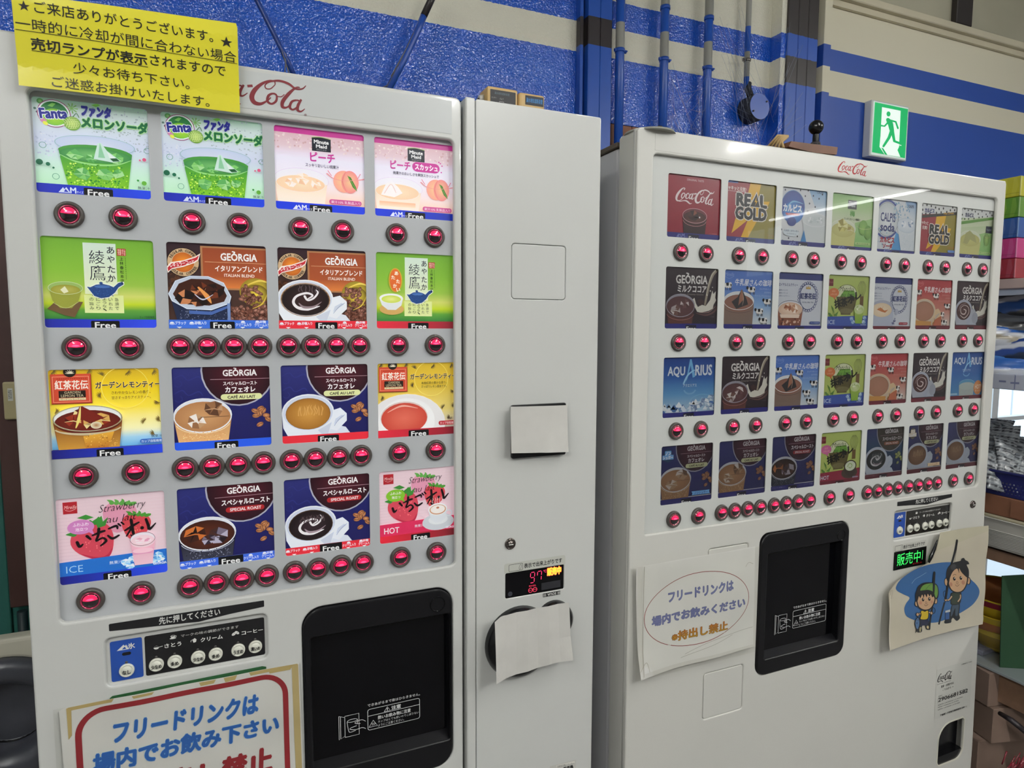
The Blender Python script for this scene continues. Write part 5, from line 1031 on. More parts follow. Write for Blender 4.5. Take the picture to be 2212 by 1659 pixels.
def spoon_icon(a, x, y, s, c):
    a.poly([(x-s, y), (x+s, y), (x+s*.6, y+s*.7), (x-s*.2, y+s*.85), (x-s*.8, y+s*.5)], c); a.stroke([(x+s*.8, y+s*.1), (x+s*2.2, y-s*.15)], s*.22, c, smooth=False)
    for k in range(5): a.ell(x-s*.6+k*s*.3, y-s*.3-s*.3*math.sin(k*math.pi/4), s*.09, s*.09, c, n=6)
def jug_icon(a, x, y, s, c): a.poly([(x-s*.6, y-s*.4), (x+s*.3, y-s*.9), (x+s*.9, y-s*.3), (x+s*.7, y+s*.7), (x-s*.2, y+s*.9)], c); a.stroke([(x-s*.6, y-s*.3), (x-s*1.1, y-s*.1), (x-s*1.1, y+s*.5)], s*.14, c)
def bean_icon(a, x, y, s, c):
    for dx, r in ((-.5, -30), (.6, 40)): a.ell(x+dx*s, y-abs(dx)*0+(-.15*s if dx > 0 else .15*s), s*.95, s*.55, c, rot=r, n=14); a.stroke([(x+dx*s-.6*s, y+.35*s), (x+dx*s+.4*s, y-.3*s)], s*.12, (20, 20, 24), smooth=False)
def ctl_panels(parent, bx0, bx1, kx0, kx1, zt, zb, Y, btns, s=1.0):
    W = (228, 228, 222)
    a = MArt(); a.poly([(x, -z) for x, z in rrect(bx0, bx1, zb, zt, .0025)], (34, 78, 170)); w = bx1-bx0; u = lambda f: bx0+w*f
    a.poly([(u(.2), -zt+.0143), (u(.42), -zt+.0068), (u(.46), -zt+.009), (u(.5), -zt+.0072), (u(.58), -zt+.0143)], W); a.poly([(u(.36), -zt+.0133), (u(.45), -zt+.0098), (u(.5), -zt+.0133)], (34, 78, 170))
    a.text('氷', u(.55), -zt+.0062, u(.77), -zt+.0142, W, bold=.03); a.poly([(x, -z) for x, z in rrect(u(.36), u(.64), zt-.0225, zt-.018, .0022)], (14, 14, 22))
    mout(a, 'ice_panel', Y, P_GLOSS, parent)
    a = MArt(); a.poly([(x, -z) for x, z in rrect(kx0, kx1, zb, zt, .0025)], (13, 13, 17)); w = kx1-kx0; u = lambda f: kx0+w*f; v = lambda f: -zt+f
    cup_icon(a, u(.225), v(.006), .0030, W); a.text('マークの味の調節ができます', u(.29), v(.0058), u(.775), v(.0100), (205, 205, 200))
    spoon_icon(a, u(.09), v(.0185), .0036, W); a.text('さとう', u(.155), v(.0158), u(.29), v(.0216), W, bold=.03)
    jug_icon(a, u(.395), v(.0175), .0036, W); a.text('クリーム', u(.45), v(.0156), u(.635), v(.0216), W, bold=.03)
    bean_icon(a, u(.745), v(.0172), .0036, W); a.text('コーヒー', u(.80), v(.0158), u(.985), v(.0212), W, bold=.03)
    mout(a, 'taste_panel', Y, P_GLOSS, parent); ctl_buttons(parent, btns, Y-.0004)
def warn_print(a, x0, z0, x1, z1, ix0, ix1):
    "white line drawing of a cup being taken and a boxed caution, in metres"
    W = (205, 205, 205); h = z0-z1; L = .0009
    def ln(P, w=L): a.stroke([(p[0], -p[1]) for p in P], w, W, smooth=False, L=a.k+1)
    P = rrect(x0, x1, z1, z0, .0035); ln(P+[P[0]]); ln([(x0, z0-h*.32), (x1, z0-h*.32)]); a.k += 1
    w = x1-x0; X = lambda f: x0+w*f; Z = lambda f: -(z0-h*f)
    a.text('できあがるまで扉はひらきません。', X(0), Z(-.27), X(1.01), Z(-.13), W, bold=.015); a.text('注意', X(.45), Z(.07), X(.63), Z(.27), W, bold=.04)
    a.stroke([(X(.31), Z(.28)), (X(.37), Z(.06)), (X(.43), Z(.28)), (X(.31), Z(.28))], L, W, smooth=False); a.text('!', X(.362), Z(.12), X(.378), Z(.25), W, bold=.04)
    a.text('熱いお飲み物に注意', X(.19), Z(.40), X(.82), Z(.58), W, bold=.03); a.text('カップはとても熱いのでこぼさない', X(.19), Z(.63), X(.98), Z(.75), W); a.text('ようにご注意ください。', X(.19), Z(.80), X(.69), Z(.93), W)
    a.stroke([(X(.02), Z(.86)), (X(.1), Z(.56)), (X(.18), Z(.86)), (X(.02), Z(.86))], L, W, smooth=False)
    for k in range(3): a.stroke([(X(.075+.025*k), Z(.8)), (X(.085+.025*k), Z(.74)), (X(.075+.025*k), Z(.68))], L*.7, W)
    w = ix1-ix0; X = lambda f: ix0+w*f; Z = lambda f: -(z0-h*(f*1.12-.0))
    for P in ([(0, .0), (.22, .1), (.22, .9), (0, 1), (0, 0)], [(.06, .03), (.06, .97)], [(.22, .1), (.22, .05), (.75, .05), (.75, .95), (.22, .95), (.22, .9)]): a.stroke([(X(p[0]), Z(p[1])) for p in P], L, W, smooth=False)
    a.ring(X(.5), Z(.3), w*.2, h*.08, L, W, n=20); a.stroke([(X(.3), Z(.32)), (X(.36), Z(.72)), (X(.45), Z(.78)), (X(.62), Z(.75))], L, W); a.stroke([(X(.7), Z(.32)), (X(.68), Z(.5))], L, W, smooth=False)
    a.stroke([(X(1.0), Z(.46)), (X(.85), Z(.36)), (X(.62), Z(.4)), (X(.62), Z(.46)), (X(.8), Z(.5))], L, W); a.stroke([(X(1.0), Z(.78)), (X(.86), Z(.7)), (X(.62), Z(.72)), (X(.42), Z(.66)), (X(.44), Z(.6)), (X(.66), Z(.56))], L, W)
def lock(parent, x, z, Y, r):
    bm = NB(); lathe(bm, [(r, -.004), (r, .001), (r*.86, .0026), (r*.8, .002), (r*.5, .0016), (r*.45, .0032), (0, .0036)], (x, Y, z), n=30); k = bobj('door_lock', bm, mat('lock_metal', (120, 112, 108), .16, metal=1), parent)
    bobj('key_slot', box(NB(), x-r*.4, x+r*.4, Y-.0045, Y-.0034, z-r*.1, z+r*.02), mat('slot_bright', (230, 230, 225), .3), k)
def hinge(parent, x, y, z):
    bm = NB(); cyl(bm, (x, y, z), (x, y, z+.004), .048, .046, 28); bobj('hinge_pad', bm, mat('hinge_grey', (150, 150, 140), .5), parent)
    bm = NB(); cyl(bm, (x+.012, y-.014, z+.003), (x+.012, y-.014, z+.010), .012, .010, 18); cyl(bm, (x+.012, y-.014, z+.010), (x+.012, y-.014, z+.015), .007, .006, 6); cyl(bm, (x-.012, y-.004, z+.003), (x-.012, y-.004, z+.010), .006, .005, 6); bobj('hinge_bolt', bm, CHR, parent)
def dispenser(parent, x0, x1, z0, z1, ix0, ix1, iz0, iz1, Yf, Yi, rad, circle, warn):
    t = bpy.data.objects.new('cup_door', None); COL.objects.link(t); t.parent = parent; t.location = Vector((x0, Yf, z0+H))-root_loc(parent)
    plate('door_frame', rrect(x0+.0008, x1-.0008, z0+.0008, z1-.0008, rad, 8), [rrect(ix0, ix1, iz0, iz1, .004)], Yf-.003, .022, BLKM, t, bev=.0035)
    plate('door_window', rrect(ix0-.004, ix1+.004, iz0-.004, iz1+.004, .004), [], Yi, .003, BLKG, t)
    bm = NB()   # sloping sill and side returns
    v = [(ix0, Yf-.001, iz0-.0005), (ix1, Yf-.001, iz0-.0005), (ix1, Yi, iz0+.010), (ix0, Yi, iz0+.010), (ix0, Yi, iz0-.006), (ix1, Yi, iz0-.006)]
    V = [bm.verts.new(p) for p in v]
    for f in ((0, 1, 2, 3), (0, 4, 5, 1), (2, 5, 4, 3), (0, 3, 4), (1, 5, 2)): bm.faces.new([V[i] for i in f])
    bmesh.ops.recalc_face_normals(bm, faces=bm.faces[:]); bobj('sill', bm, BLK, t)
    cx, cz, r = circle
    bobj('round_cap', lathe(NB(), [(r, -.001), (r, .0006), (r*.9, .0008), (r*.86, -.001), (r*.5, -.0016), (0, -.0018)], (cx, Yf-.003, cz), n=32), BLKG, t)
    a = MArt(); warn_print(a, *warn); mout(a, 'caution_print', Yi-.0008, P_FLAT, t)
    return t
# ------------------------------------------------------------------ left vending machine
BT = btn_mesh(BEZ); BT2 = btn_mesh(BEZ2)
DF = .985
v1 = root('vending_machine', .16, 1.0, FLOOR, 'white cup drink vending machine on the left, grey panel of sixteen bright backlit labels', 'vending machine')
bobj('cabinet', box(NB(), -.2485, .580, 1.05, 1.70, FLOOR+.06, .340, .004), PSIDE, v1)
bm = NB()
for x in (-.2, .5):
    for y in (1.1, 1.62): cyl(bm, (x, y, FLOOR), (x, y, FLOOR+.062), .025)
bobj('foot', bm, BLKM, v1)
P1 = .9955; B1 = P1-.003
X1 = [(-.2233+.14185*k)*P1 for k in range(4)]; ZT1 = [(.2836-.1709*k)*P1 for k in range(4)]; LW, LH = .1262*P1, .1162*P1
plate('main_door', rrect(-.2562, .3352, -1.40, .3530, .010), [rrect(-.2235, .3226, -.3924, .2885, .0085), rrect(.0796, .3172, -.735, -.4255, .030, 8), rrect(-.1745, .0305, -.4905, -.4225, .008)], DF, .0100, PW, v1, bev=.003)
plate('door_rim', rrect(-.2555, .3345, -1.3995, .3525, .010), [rrect(-.2530, .3325, -1.397, .3500, .006)], .9945, .0515, PW, v1)
plate('header_panel', rrect(-.2203, .3195, .2970, .3468, .0006, 1), [], DF-.0004, .0008, mat('header_grey', (200, 203, 202), .34), v1)
bobj('door_inner', box(NB(), -.2525, .3320, 1.0065, 1.045, -1.396, .3495), DARK, v1)
# display panel with its windows, the labels behind it
plate('display_panel', rrect(-.2300, .3315, -.3955, .2930, .006), [rrect(x, x+LW, z-LH, z, .0035) for x in X1 for z in ZT1], P1, .0016, PANEL1, v1, bev=.0004)
F1 = [[L_fanta, L_fanta, L_peach, L_squash], [L_aya_ice, L_ital_ice, L_ital_hot, L_aya_hot], [L_lemon_ice, lambda a: roast(a, False, True), lambda a: roast(a, True, True), L_lemon_hot], [lambda a: strawb(a, False), lambda a: roast(a, False, False, four=True), lambda a: roast(a, True, False, four=True), lambda a: strawb(a, True)]]
PL1 = []
for r in range(4):
    for c in range(4):
        o = label_part(F1[r][c], v1, X1[c]-.0006, ZT1[r]+.0006, LW+.0012, LH+.0012, P1+.0030, P_LIT)
        ux, uz = -.2233+.14185*c, (.2836-.1709*r-.1162-.0262)*B1
        if c in (1, 2) and r > 0: PL1 += [((ux+.0118+.0343*k)*B1, P1-.0003, uz) for k in range(4)]
        else: PL1 += [((ux+d)*B1, P1-.0003, uz) for d in (.0328, .0930)]
put_buttons(v1, BT, PL1)
bobj('backing_board', box(NB(), -.229, .3310, P1+.0034, P1+.0060, -.394, .2925), mat('backing_white', (150, 150, 150), .6), v1)
plate('clear_cover', rrect(-.2255, .3250, -.3950, .2905, .006), [circ(x, z, .0168, 24) for x, y, z in PL1], .9910, .0008, ACRYL, v1)
# logo, instruction strip, control panel
a = MArt(); script_logo(a, -.045, -.3400, .1045, -.2985, (120, 22, 34)); a.text('®', .1005, -.2995, .1040, -.2965, (120, 22, 34)); mout(a, 'logo_print', DF-.0005, P_FLAT, v1)
a = MArt(); a.poly([(x, -z) for x, z in [(-.1683, -.4030), (-.1672, -.4020), (.0268, -.4018), (.0275, -.4028), (.0275, -.4108), (.0268, -.4114), (-.020, -.4145), (-.0591, -.4187), (-.110, -.4155), (-.1672, -.4122), (-.1683, -.4114)]], (14, 14, 18)); a.text('先に押してください', -.1087, .4035, -.0317, .4138, (225, 225, 220), bold=.02); mout(a, 'instruction_print', DF-.0003, P_FLAT, v1)
bobj('control_recess', box(NB(), -.1755, .0315, .9915, .995, -.4915, -.4215), PW, v1)
ctl_panels(v1, -.1694, -.1312, -.1281, .0270, -.4299, -.4872, .9908, [(-.1509, -.4734, 'なし'), (-.1149, -.4732, '少なめ'), (-.0921, -.4732, '多め'), (-.0624, -.4730, '少なめ'), (-.0395, -.4730, '多め'), (-.0095, -.4728, 'うすめ'), (.0138, -.4724, '濃いめ')])
dispenser(v1, .0796, .3172, -.735, -.4255, .0918, .3112, -.690, -.4715, DF, 1.0, .030, (.2906, -.4515, .0128), (.1780, -.6155, .2637, -.6505, .1325, .1745))
# coin door on the right
CY = .979
plate('door_edge', rrect(.3400, .3562, -1.40, .3548, .003), [], CY, .055, PW, v1, bev=.0025)
plate('coin_door', rrect(.3570, .5830, -1.40, .3535, .0035), [rrect(.4185, .5182, .0450, .1355, .006), rrect(.4095, .5213, -.4618, -.4168, .0035)], CY, .055, PW, v1, bev=.0014)
bobj('door_inner', box(NB(), .345, .578, 1.0, 1.046, -1.38, .345), DARK, v1)
plate('blank_cover', rrect(.4193, .5174, .0458, .1347, .0055), [], CY+.0004, .006, PW, v1, bev=.0012)
plate('note_reader', rrect(.4175, .5185, -.2195, -.1295, .003), [], CY-.0075, .008, BLK, v1, bev=.002)
lock(v1, .4178, -.3661, CY-.0005, .0098)
a = MArt(); a.poly([(x, -z) for x, z in rrect(.4068, .5236, -.4168, -.4000, [.0003, .004, .004, .0003])], (196, 197, 188)); a.stroke([(x, -z) for x, z in rrect(.4154, .4413, -.4150, -.4030, .0022)], .0007, (20, 20, 20), smooth=False, closed=True); a.text('0', .4335, .4045, .4380, .4140, (30, 30, 30), bold=-.02, shear=.2); a.text('表示で出来上がりです', .4440, .4045, .5168, .4128, (24, 24, 24), bold=.03); mout(a, 'display_caption', CY-.0003, P_FLAT, v1)
bobj('display_window', box(NB(), .4100, .5208, CY+.001, CY+.004, -.4613, -.4173), BLKG, v1)
a = MArt(); RD = (255, 60, 110)
def seg7(a, x, z, w, h, on, c, t=.0011):
    S = {'a': ((0, 0), (1, 0)), 'b': ((1, 0), (1, 1)), 'c': ((1, 1), (1, 2)), 'd': ((0, 2), (1, 2)), 'e': ((0, 1), (0, 2)), 'f': ((0, 0), (0, 1)), 'g': ((0, 1), (1, 1))}
    for k in on:
        p, q = [(x+u*w+(2-v)*.0007, -z+v*h/2) for u, v in S[k]]; m_ = lambda A, B, f: (A[0]+(B[0]-A[0])*f, A[1]+(B[1]-A[1])*f); a.stroke([m_(p, q, .14), m_(p, q, .86)], t, c, smooth=False)
seg7(a, .4556, -.4228, .0078, .0185, 'abcdfg', RD); seg7(a, .4688, -.4226, .0078, .0165, 'abcf', RD)
a.text('℃', .4814, .4218, .4866, .4266, RD); a.text('販売中', .4888, .4200, .5155, .4330, (255, 190, 60), bold=.07, out=(255, 90, 70), ow=.05)
a.text('売り切れ', .4535, .4450, .4670, .4482, (230, 60, 90)); a.ring(.4556+.001, .4541, .0042, .0042, .0007, (230, 60, 90), n=20); a.text('ホット', .4537, .4528, .4594, .4553, (250, 70, 100)); a.ring(.4650, .4541, .0042, .0042, .0007, (230, 60, 90), n=20); a.text('アイス', .4622, .4528, .4679, .4553, (250, 70, 100))
mout(a, 'display_digits', CY+.0008, P_LED, v1)
a = MArt(); a.rect(.4775, .4447, .5150, .4575, (34, 34, 40)); mout(a, 'message_field', CY+.0007, P_FLAT, v1)
a = MArt(); a.ell(.4185, .4545, .0042, .0042, (56, 58, 66), n=20); mout(a, 'infrared_spot', CY+.0007, P_FLAT, v1)
a = MArt(); a.rect(.4804, .4637, .5143, .4704, (22, 22, 22)); a.text('SOUA', .4890, .4650, .5060, .4692, (225, 225, 220), bold=.03, rot=180)
for k in range(3):
    for x, s in ((.4815+.0018*k, 1), (.5090+.0018*k, 1)): a.rect(x, .4648, x+.0009, .4694, (215, 215, 210))
mout(a, 'maker_plate', CY-.0004, P_FLAT, v1)
# coin slot dome, two black lobes
bm = NB(); lathe(bm, [(.0620, -.002), (.0625, .004), (.0600, .012), (.0540, .019), (.0440, .023), (0, .026)], (.4340, CY, -.5400), n=48)
bobj('coin_slot_housing', bm, BLK, v1); bm = NB(); lathe(bm, [(.0350, -.002), (.0355, .004), (.0340, .011), (.0290, .017), (.0220, .020), (0, .022)], (.5010, CY, -.5140), n=36); bobj('coin_return_lever', bm, BLK, v1)
a = PArt(1000, 1260, 4.158, CY); a.poly([(780, 1645), (1015, 1583), (1015, 1700), (780, 1760)], (200, 199, 192)); a.poly([(840, 1636), (1003, 1596), (1006, 1612), (842, 1655)], (225, 223, 215)); a.text('自動販売機ステッカー', 846, 1622, 1000, 1640, (30, 30, 30), rot=12); a.text('販売機', 905, 1640, 990, 1668, (25, 25, 25), bold=.04, rot=14); a.out('sticker', P_FLAT, v1)
hinge(v1, .545, 1.035, .3405)

# ------------------------------------------------------------------ right vending machine
D2 = 1.002
v2 = root('vending_machine', 1.21, 1.02, FLOOR, 'white cup drink vending machine on the right, seven columns of unlit labels', 'vending machine')
bobj('cabinet', box(NB(), .679, 1.728, 1.078, 1.76, FLOOR+.06, .338, .004), PSIDE, v2)
bobj('roof', box(NB(), .674, 1.732, 1.073, 1.765, .3385, .3475, .001, 1), mat('roof_brown_grey', (96, 86, 74), .5, var=.2, vscale=8), v2)
bm = NB()
for x in (.74, 1.66):
    for y in (1.12, 1.7): cyl(bm, (x, y, FLOOR), (x, y, FLOOR+.062), .025)
bobj('foot', bm, BLKM, v2)
bobj('door_seal', box(NB(), .684, 1.72, 1.063, 1.08, -1.38, .333), DARK, v2)
OUT2 = [(1.757, -1.40), (1.7590, -1.10), (1.7500, -.75), (1.7402, -.43), (1.7362, .350), (1.7320, .3570), (.6830, .3570), (.6760, .3555), (.6720, .3500), (.6720, -1.40)]
def w2(x, y, z):
    # rounded left front corner of the door
    if x < .690 and y < 1.030: t = (x-.672)/.018; y = max(y, D2+.016*(1-math.sqrt(max(0, 1-(1-min(1, max(0, t)))**2))))
    return (x, y, z)
plate('main_door', OUT2, [rrect(.7070, 1.7066, -.3952, .3138, [.012, .010, .010, .003]), rrect(.9955, 1.2555, -.7420, -.4297, [.028, .026, .022, .026], 8), rrect(1.4030, 1.6110, -.4975, -.4270, .008), rrect(.8590, .9625, -.8035, -.7055, .006), rrect(.8610, .9640, -.60, -.4440, .006), rrect(1.6150, 1.7175, -1.1190, -1.0065, [.030, .012, .045, .016], 8)], D2, .0080, PW2, v2, bev=.003)
def inset(P, d, cx=1.21, cz=-.5): return [(x+(d if x < cx else -d), z+(d if z < cz else -d)) for x, z in P]
plate('door_rim', inset(OUT2, .0008), [inset(OUT2, .0035)], 1.0095, .0525, PW2, v2)
bobj('door_corner', cyl(NB(), (.6795, D2+.009, -1.395), (.6795, D2+.009, .3545), .0082, n=24), PW2, v2)
plate('header_panel', rrect(.7097, 1.7048, .3192, .3510, .0006, 1), [], D2-.0004, .0008, PW2, v2)
plate('blank_cover', rrect(.8598, .9617, -.8027, -.7063, .0055), [], D2+.0006, .006, PW2, v2, bev=.0016)
plate('blank_cover', rrect(.8618, .9632, -.5992, -.4448, .0055), [], D2+.0006, .006, PW2, v2, bev=.0016)
bobj('door_inner', box(NB(), .677, 1.7315, 1.036, 1.061, -1.39, .352), DARK, v2)
P2 = 1.0105; B2 = P2-.003
X2 = [(.7393+.13893*k)*P2 for k in range(7)]; ZT2 = [(.2813-.1692*k)*P2 for k in range(4)]; LW2, LH2 = .1229*P2, .1145*P2
plate('display_panel', rrect(.7000, 1.7365, -.4005, .3215, .004), [rrect(x, x+LW2, z-LH2, z, .0038) for x in X2 for z in ZT2], P2, .0016, PANEL2, v2, bev=.0004)
F2 = [[N_coke, N_realgold, N_calpis, N_ume, N_soda, N_rg2, N_ume2],
      [N_cocoa_i, N_milk_i, N_royal_i, N_matcha_i, N_royal_h, N_milk_h, N_cocoa_h],
      [N_aqua_i, N_cocoa_i, N_milk_i, N_matcha_i, N_milk_h, N_cocoa_h, N_aqua_h],
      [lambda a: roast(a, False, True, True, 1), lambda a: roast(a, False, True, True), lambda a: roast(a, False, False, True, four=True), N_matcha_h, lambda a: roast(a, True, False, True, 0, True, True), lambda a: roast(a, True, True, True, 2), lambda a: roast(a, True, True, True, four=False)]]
N4 = [2, 4, 4, 2, 4, 4, 2]; PL2 = []
for r in range(4):
    for c in range(7):
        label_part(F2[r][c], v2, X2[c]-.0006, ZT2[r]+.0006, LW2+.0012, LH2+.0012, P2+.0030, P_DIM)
        ux, uz = .7393+.13893*c, (.1407-.1697*r)/1.002*B2 if r < 3 else -.3722/1.002*B2
        if r == 3 and N4[c] == 4: PL2 += [((ux+.0118+.0338*k)*B2, P2-.0003, uz) for k in range(4)]
        else: PL2 += [((ux+d)*B2, P2-.0003, uz) for d in (.0332, .0926)]
put_buttons(v2, BT2, PL2)
bobj('backing_board', box(NB(), .701, 1.7355, P2+.0034, P2+.0060, -.399, .320), mat('backing_white', (150, 150, 150), .6), v2)
plate('clear_cover', rrect(.7055, 1.7085, -.3970, .3160, .004), [circ(x, z, .0169, 24) for x, y, z in PL2], 1.0060, .0008, ACRYL, v2)
a = MArt(); script_logo(a, 1.1665, -.3475, 1.2540, -.3210, (176, 30, 36)); mout(a, 'logo_print', D2-.0005, P_FLAT, v2)
a = MArt(); a.poly([(x, -z) for x, z in [(1.4103, -.4050), (1.4110, -.4044), (1.6060, -.4046), (1.6065, -.4052), (1.6065, -.4130), (1.560, -.4165), (1.516, -.4217), (1.463, -.4175), (1.4103, -.4144)]], (16, 16, 20)); a.text('先に押してください', 1.4745, .4062, 1.5540, .4160, (225, 225, 220), bold=.02); mout(a, 'instruction_print', D2-.0003, P_FLAT, v2)
bobj('control_recess', box(NB(), 1.402, 1.612, 1.0105, 1.014, -.4985, -.426), PW2, v2)
ctl_panels(v2, 1.4150, 1.4530, 1.4558, 1.6145, -.4340, -.4940, 1.0098, [(1.4340, -.4775, 'なし'), (1.4700, -.4776, '少なめ'), (1.4936, -.4775, '多め'), (1.5238, -.4775, '少なめ'), (1.5470, -.4773, '多め'), (1.5762, -.4775, 'うすめ'), (1.6000, -.4775, '濃いめ')])
dispenser(v2, .9955, 1.2555, -.7420, -.4297, 1.017, 1.2350, -.7060, -.4745, D2, 1.017, .026, (1.2285, -.4600, .0125), (1.1125, -.6225, 1.2125, -.6620, 1.0600, 1.1055))
lock(v2, 1.6885, -.4396, D2-.0005, .0098)
a = MArt(); a.poly([(x, -z) for x, z in rrect(1.4045, 1.5215, -.5255, -.5085, [.0003, .004, .004, .0003])], (198, 197, 188)); a.stroke([(x, -z) for x, z in rrect(1.4119, 1.4377, -.5240, -.5110, .0022)], .0008, (20, 20, 20), smooth=False, closed=True); a.text('0', 1.4300, .5130, 1.4345, .5225, (30, 30, 30), bold=-.02, shear=.2); a.text('表示で出来上がりです', 1.4400, .5125, 1.5160, .5215, (24, 24, 24), bold=.03); mout(a, 'display_caption', D2-.0003, P_FLAT, v2)
bobj('display_window', box(NB(), 1.4093, 1.5222, D2-.0012, D2+.001, -.5692, -.5250), BLKG, v2)
a = MArt(); a.text('販売中', 1.4196, .5310, 1.5010, .5600, (60, 230, 90), bold=-.01, out=(20, 150, 70), ow=.03); a.stroke([(1.5085, .5330), (1.5080, .5560)], .0011, (90, 240, 120), smooth=False); a.text('売り切れ 30', 1.4748, .5600, 1.5066, .5645, (120, 20, 26)); mout(a, 'display_digits', D2-.0016, P_LED, v2)
# coin return tray
plate('tray_rim', rrect(1.6142, 1.7183, -1.1198, -1.0057, [.030, .012, .045, .016], 8), [rrect(1.6168, 1.7157, -1.1172, -1.0083, [.028, .010, .043, .014], 8)], D2-.0008, .004, mat('tray_rim_white', (222, 220, 206), .3), v2)
bobj('coin_return_tray', box(NB(), 1.6145, 1.718, 1.02, 1.035, -1.1195, -1.006), BLK, v2)
bm = NB(); prism(bm, [(1.614, -1.119), (1.718, -1.119), (1.718, -1.095), (1.614, -1.095)], 1.004, 1.022); bobj('tray_flap', bm, BLK, v2)
# contact sticker (square code left out)
a = MArt(); a.poly([(1.5915, .853), (1.7305, .853), (1.7365, .985), (1.5950, .985)], (203, 203, 196)); script_logo(a, 1.5965, .866, 1.6520, .8905, (30, 30, 30)); K = (40, 40, 40)
a.text('BOTTLERS JAPAN INC.', 1.5965, .892, 1.650, .8945, K); a.text('営業・お問合せは', 1.6115, .8985, 1.6600, .9050, K, bold=.01); a.text('こちらから →', 1.6185, .9085, 1.6600, .9145, K); a.text('2906681582', 1.6040, .9300, 1.7200, .9405, (22, 22, 22), bold=.02); a.text('電話番号', 1.6040, .9240, 1.6180, .9268, K)
for k in range(10): a.stroke([(1.602+.012*k, .9260), (1.602+.012*k, .9430)], .0003, (130, 130, 128), smooth=False, L=a.k+1)
a.k += 1
for y, x1 in ((.9475, 1.70), (.9535, 1.685), (.9600, 1.69)): a.text('設置場所 お客様相談室 0120 受付時間', 1.604, y, x1, y+.0028, (80, 80, 80))
a.text('不審購入手配販売機関連窓口(00ー)', 1.6148, .9760, 1.7200, .9820, K, bold=.02); a.text('お客様窓口 CALL', 1.687, .857, 1.7290, .8605, (60, 60, 60)); mout(a, 'contact_sticker', D2-.0006, P_FLAT, v2)
hinge(v2, .720, 1.035, .3575-.004)
a = MArt()
for x, z, w_ in ((.674, .262, .004), (.676, .258, .002), (.6775, .266, .002)): a.stroke([(x, -z), (x+.002, -z-w_)], .0009, (60, 58, 60), smooth=False)
# ------------------------------------------------------------------ notices and papers fixed to the machines
def wavy(amp, fx, fz, ph=0, curl=None):
    def f(x, y, z):
        y += amp*(math.sin(x*fx+ph)+.6*math.sin(z*fz+ph*2+x*fx*.4))
        if curl: y -= curl(x, z)
        return (x, y, z)
    return f
# yellow laminated notice over the top left of the left machine
def yw(x, y, z): 
    y += .0025*math.sin(x*16+1)+(.010 if z < .31 else .010*max(0, 1-(z-.31)*14)) - .006
    return (x, y+.002, z)
P = PArt(0, 0, 3.687, .968)
P.grad([(100, 0), (1890, 228), (1912, 885), (140, 668)], lambda u, v: (232, 222, 52)); P.poly([(100, 0), (98, -40), (1880, 190), (1890, 229)], (232, 222, 52))
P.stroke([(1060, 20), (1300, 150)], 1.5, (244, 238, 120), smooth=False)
Q = MArt(); K = (34, 34, 30); ZS = lambda z: -z
Q.text('★', -.2225, -.3815, -.2110, -.3705, K); Q.text('★', -.0048, -.3800, .0095, -.3672, K)
Q.text('ご来店ありがとうございます。', -.2064, -.3835, -.0135, -.3700, K, bold=.005, res=5, shear=-.05, rot=0)
Q.text('一時的に冷却が間に合わない場合', -.2268, -.3630, .0136, -.3495, K, bold=.002, res=5)
Q.text('売切ランプが表示', -.2131, -.3425, -.0915, -.3292, K, bold=.022, res=5); Q.text('されますので', -.0880, -.3435, .0000, -.3312, K, bold=.005, res=5)
Q.text('少々お待ち下さい。', -.1722, -.3212, -.0440, -.3084, K, bold=.004, res=5); Q.text('ご迷惑お掛けいたします。', -.1950, -.3025, -.0210, -.2893, K, bold=.004, res=5)
Q.stroke([(-.2273, -.3489), (.0148, -.3489)], .0006, K, smooth=False); Q.stroke([(-.2133, -.3281), (-.0908, -.3281)], .0006, K, smooth=False)
sh = MArt(); sh.l0 = 3; sh.V = P.V; sh.C = P.C; sh.T = P.T; b = len(sh.V)
for (x, y, L), c in zip(Q.V, Q.C): sh.V.append((x, y, L+4)); sh.C.append(c)
sh.T = sh.T+[(i+b, j+b, k+b) for i, j, k in Q.T]
t = root('yellow_notice', -.106, .968, .287, 'yellow laminated notice with black lettering over the top left corner of the left machine', 'notice')
mout(sh, 'printed_sheet', .9680, mat('print_laminated', rough=.30, attr=True, coat=.5, var=.06, vscale=10), t, warp=yw, sub=.010)
bobj('tape', box(NB(), .004, .014, .9655, .967, .2885, .2950), ACRYL, t)

# big free drink notice, bottom left, with the green sheet behind it
g = MArt(); g.poly([(-.1713, .5045), (-.168, .5020), (.022, .5000), (.0276, .5020), (.0276, .58), (-.1713, .58)], (38, 92, 50)); tag(mout(g, 'green_sheet', .9815, P_PAPER), 'green sheet peeking out above the free drink notice on the left machine', 'sheet')
n = MArt(); x0, x1, y0, y1 = -.2286, .0735, .5050, .715; R = 'RED'
n.poly([(x0, y0+.003), (x0+.006, y0), (x1, y0), (x1+.003, y1), (x0+.004, y1)], (222, 221, 217))
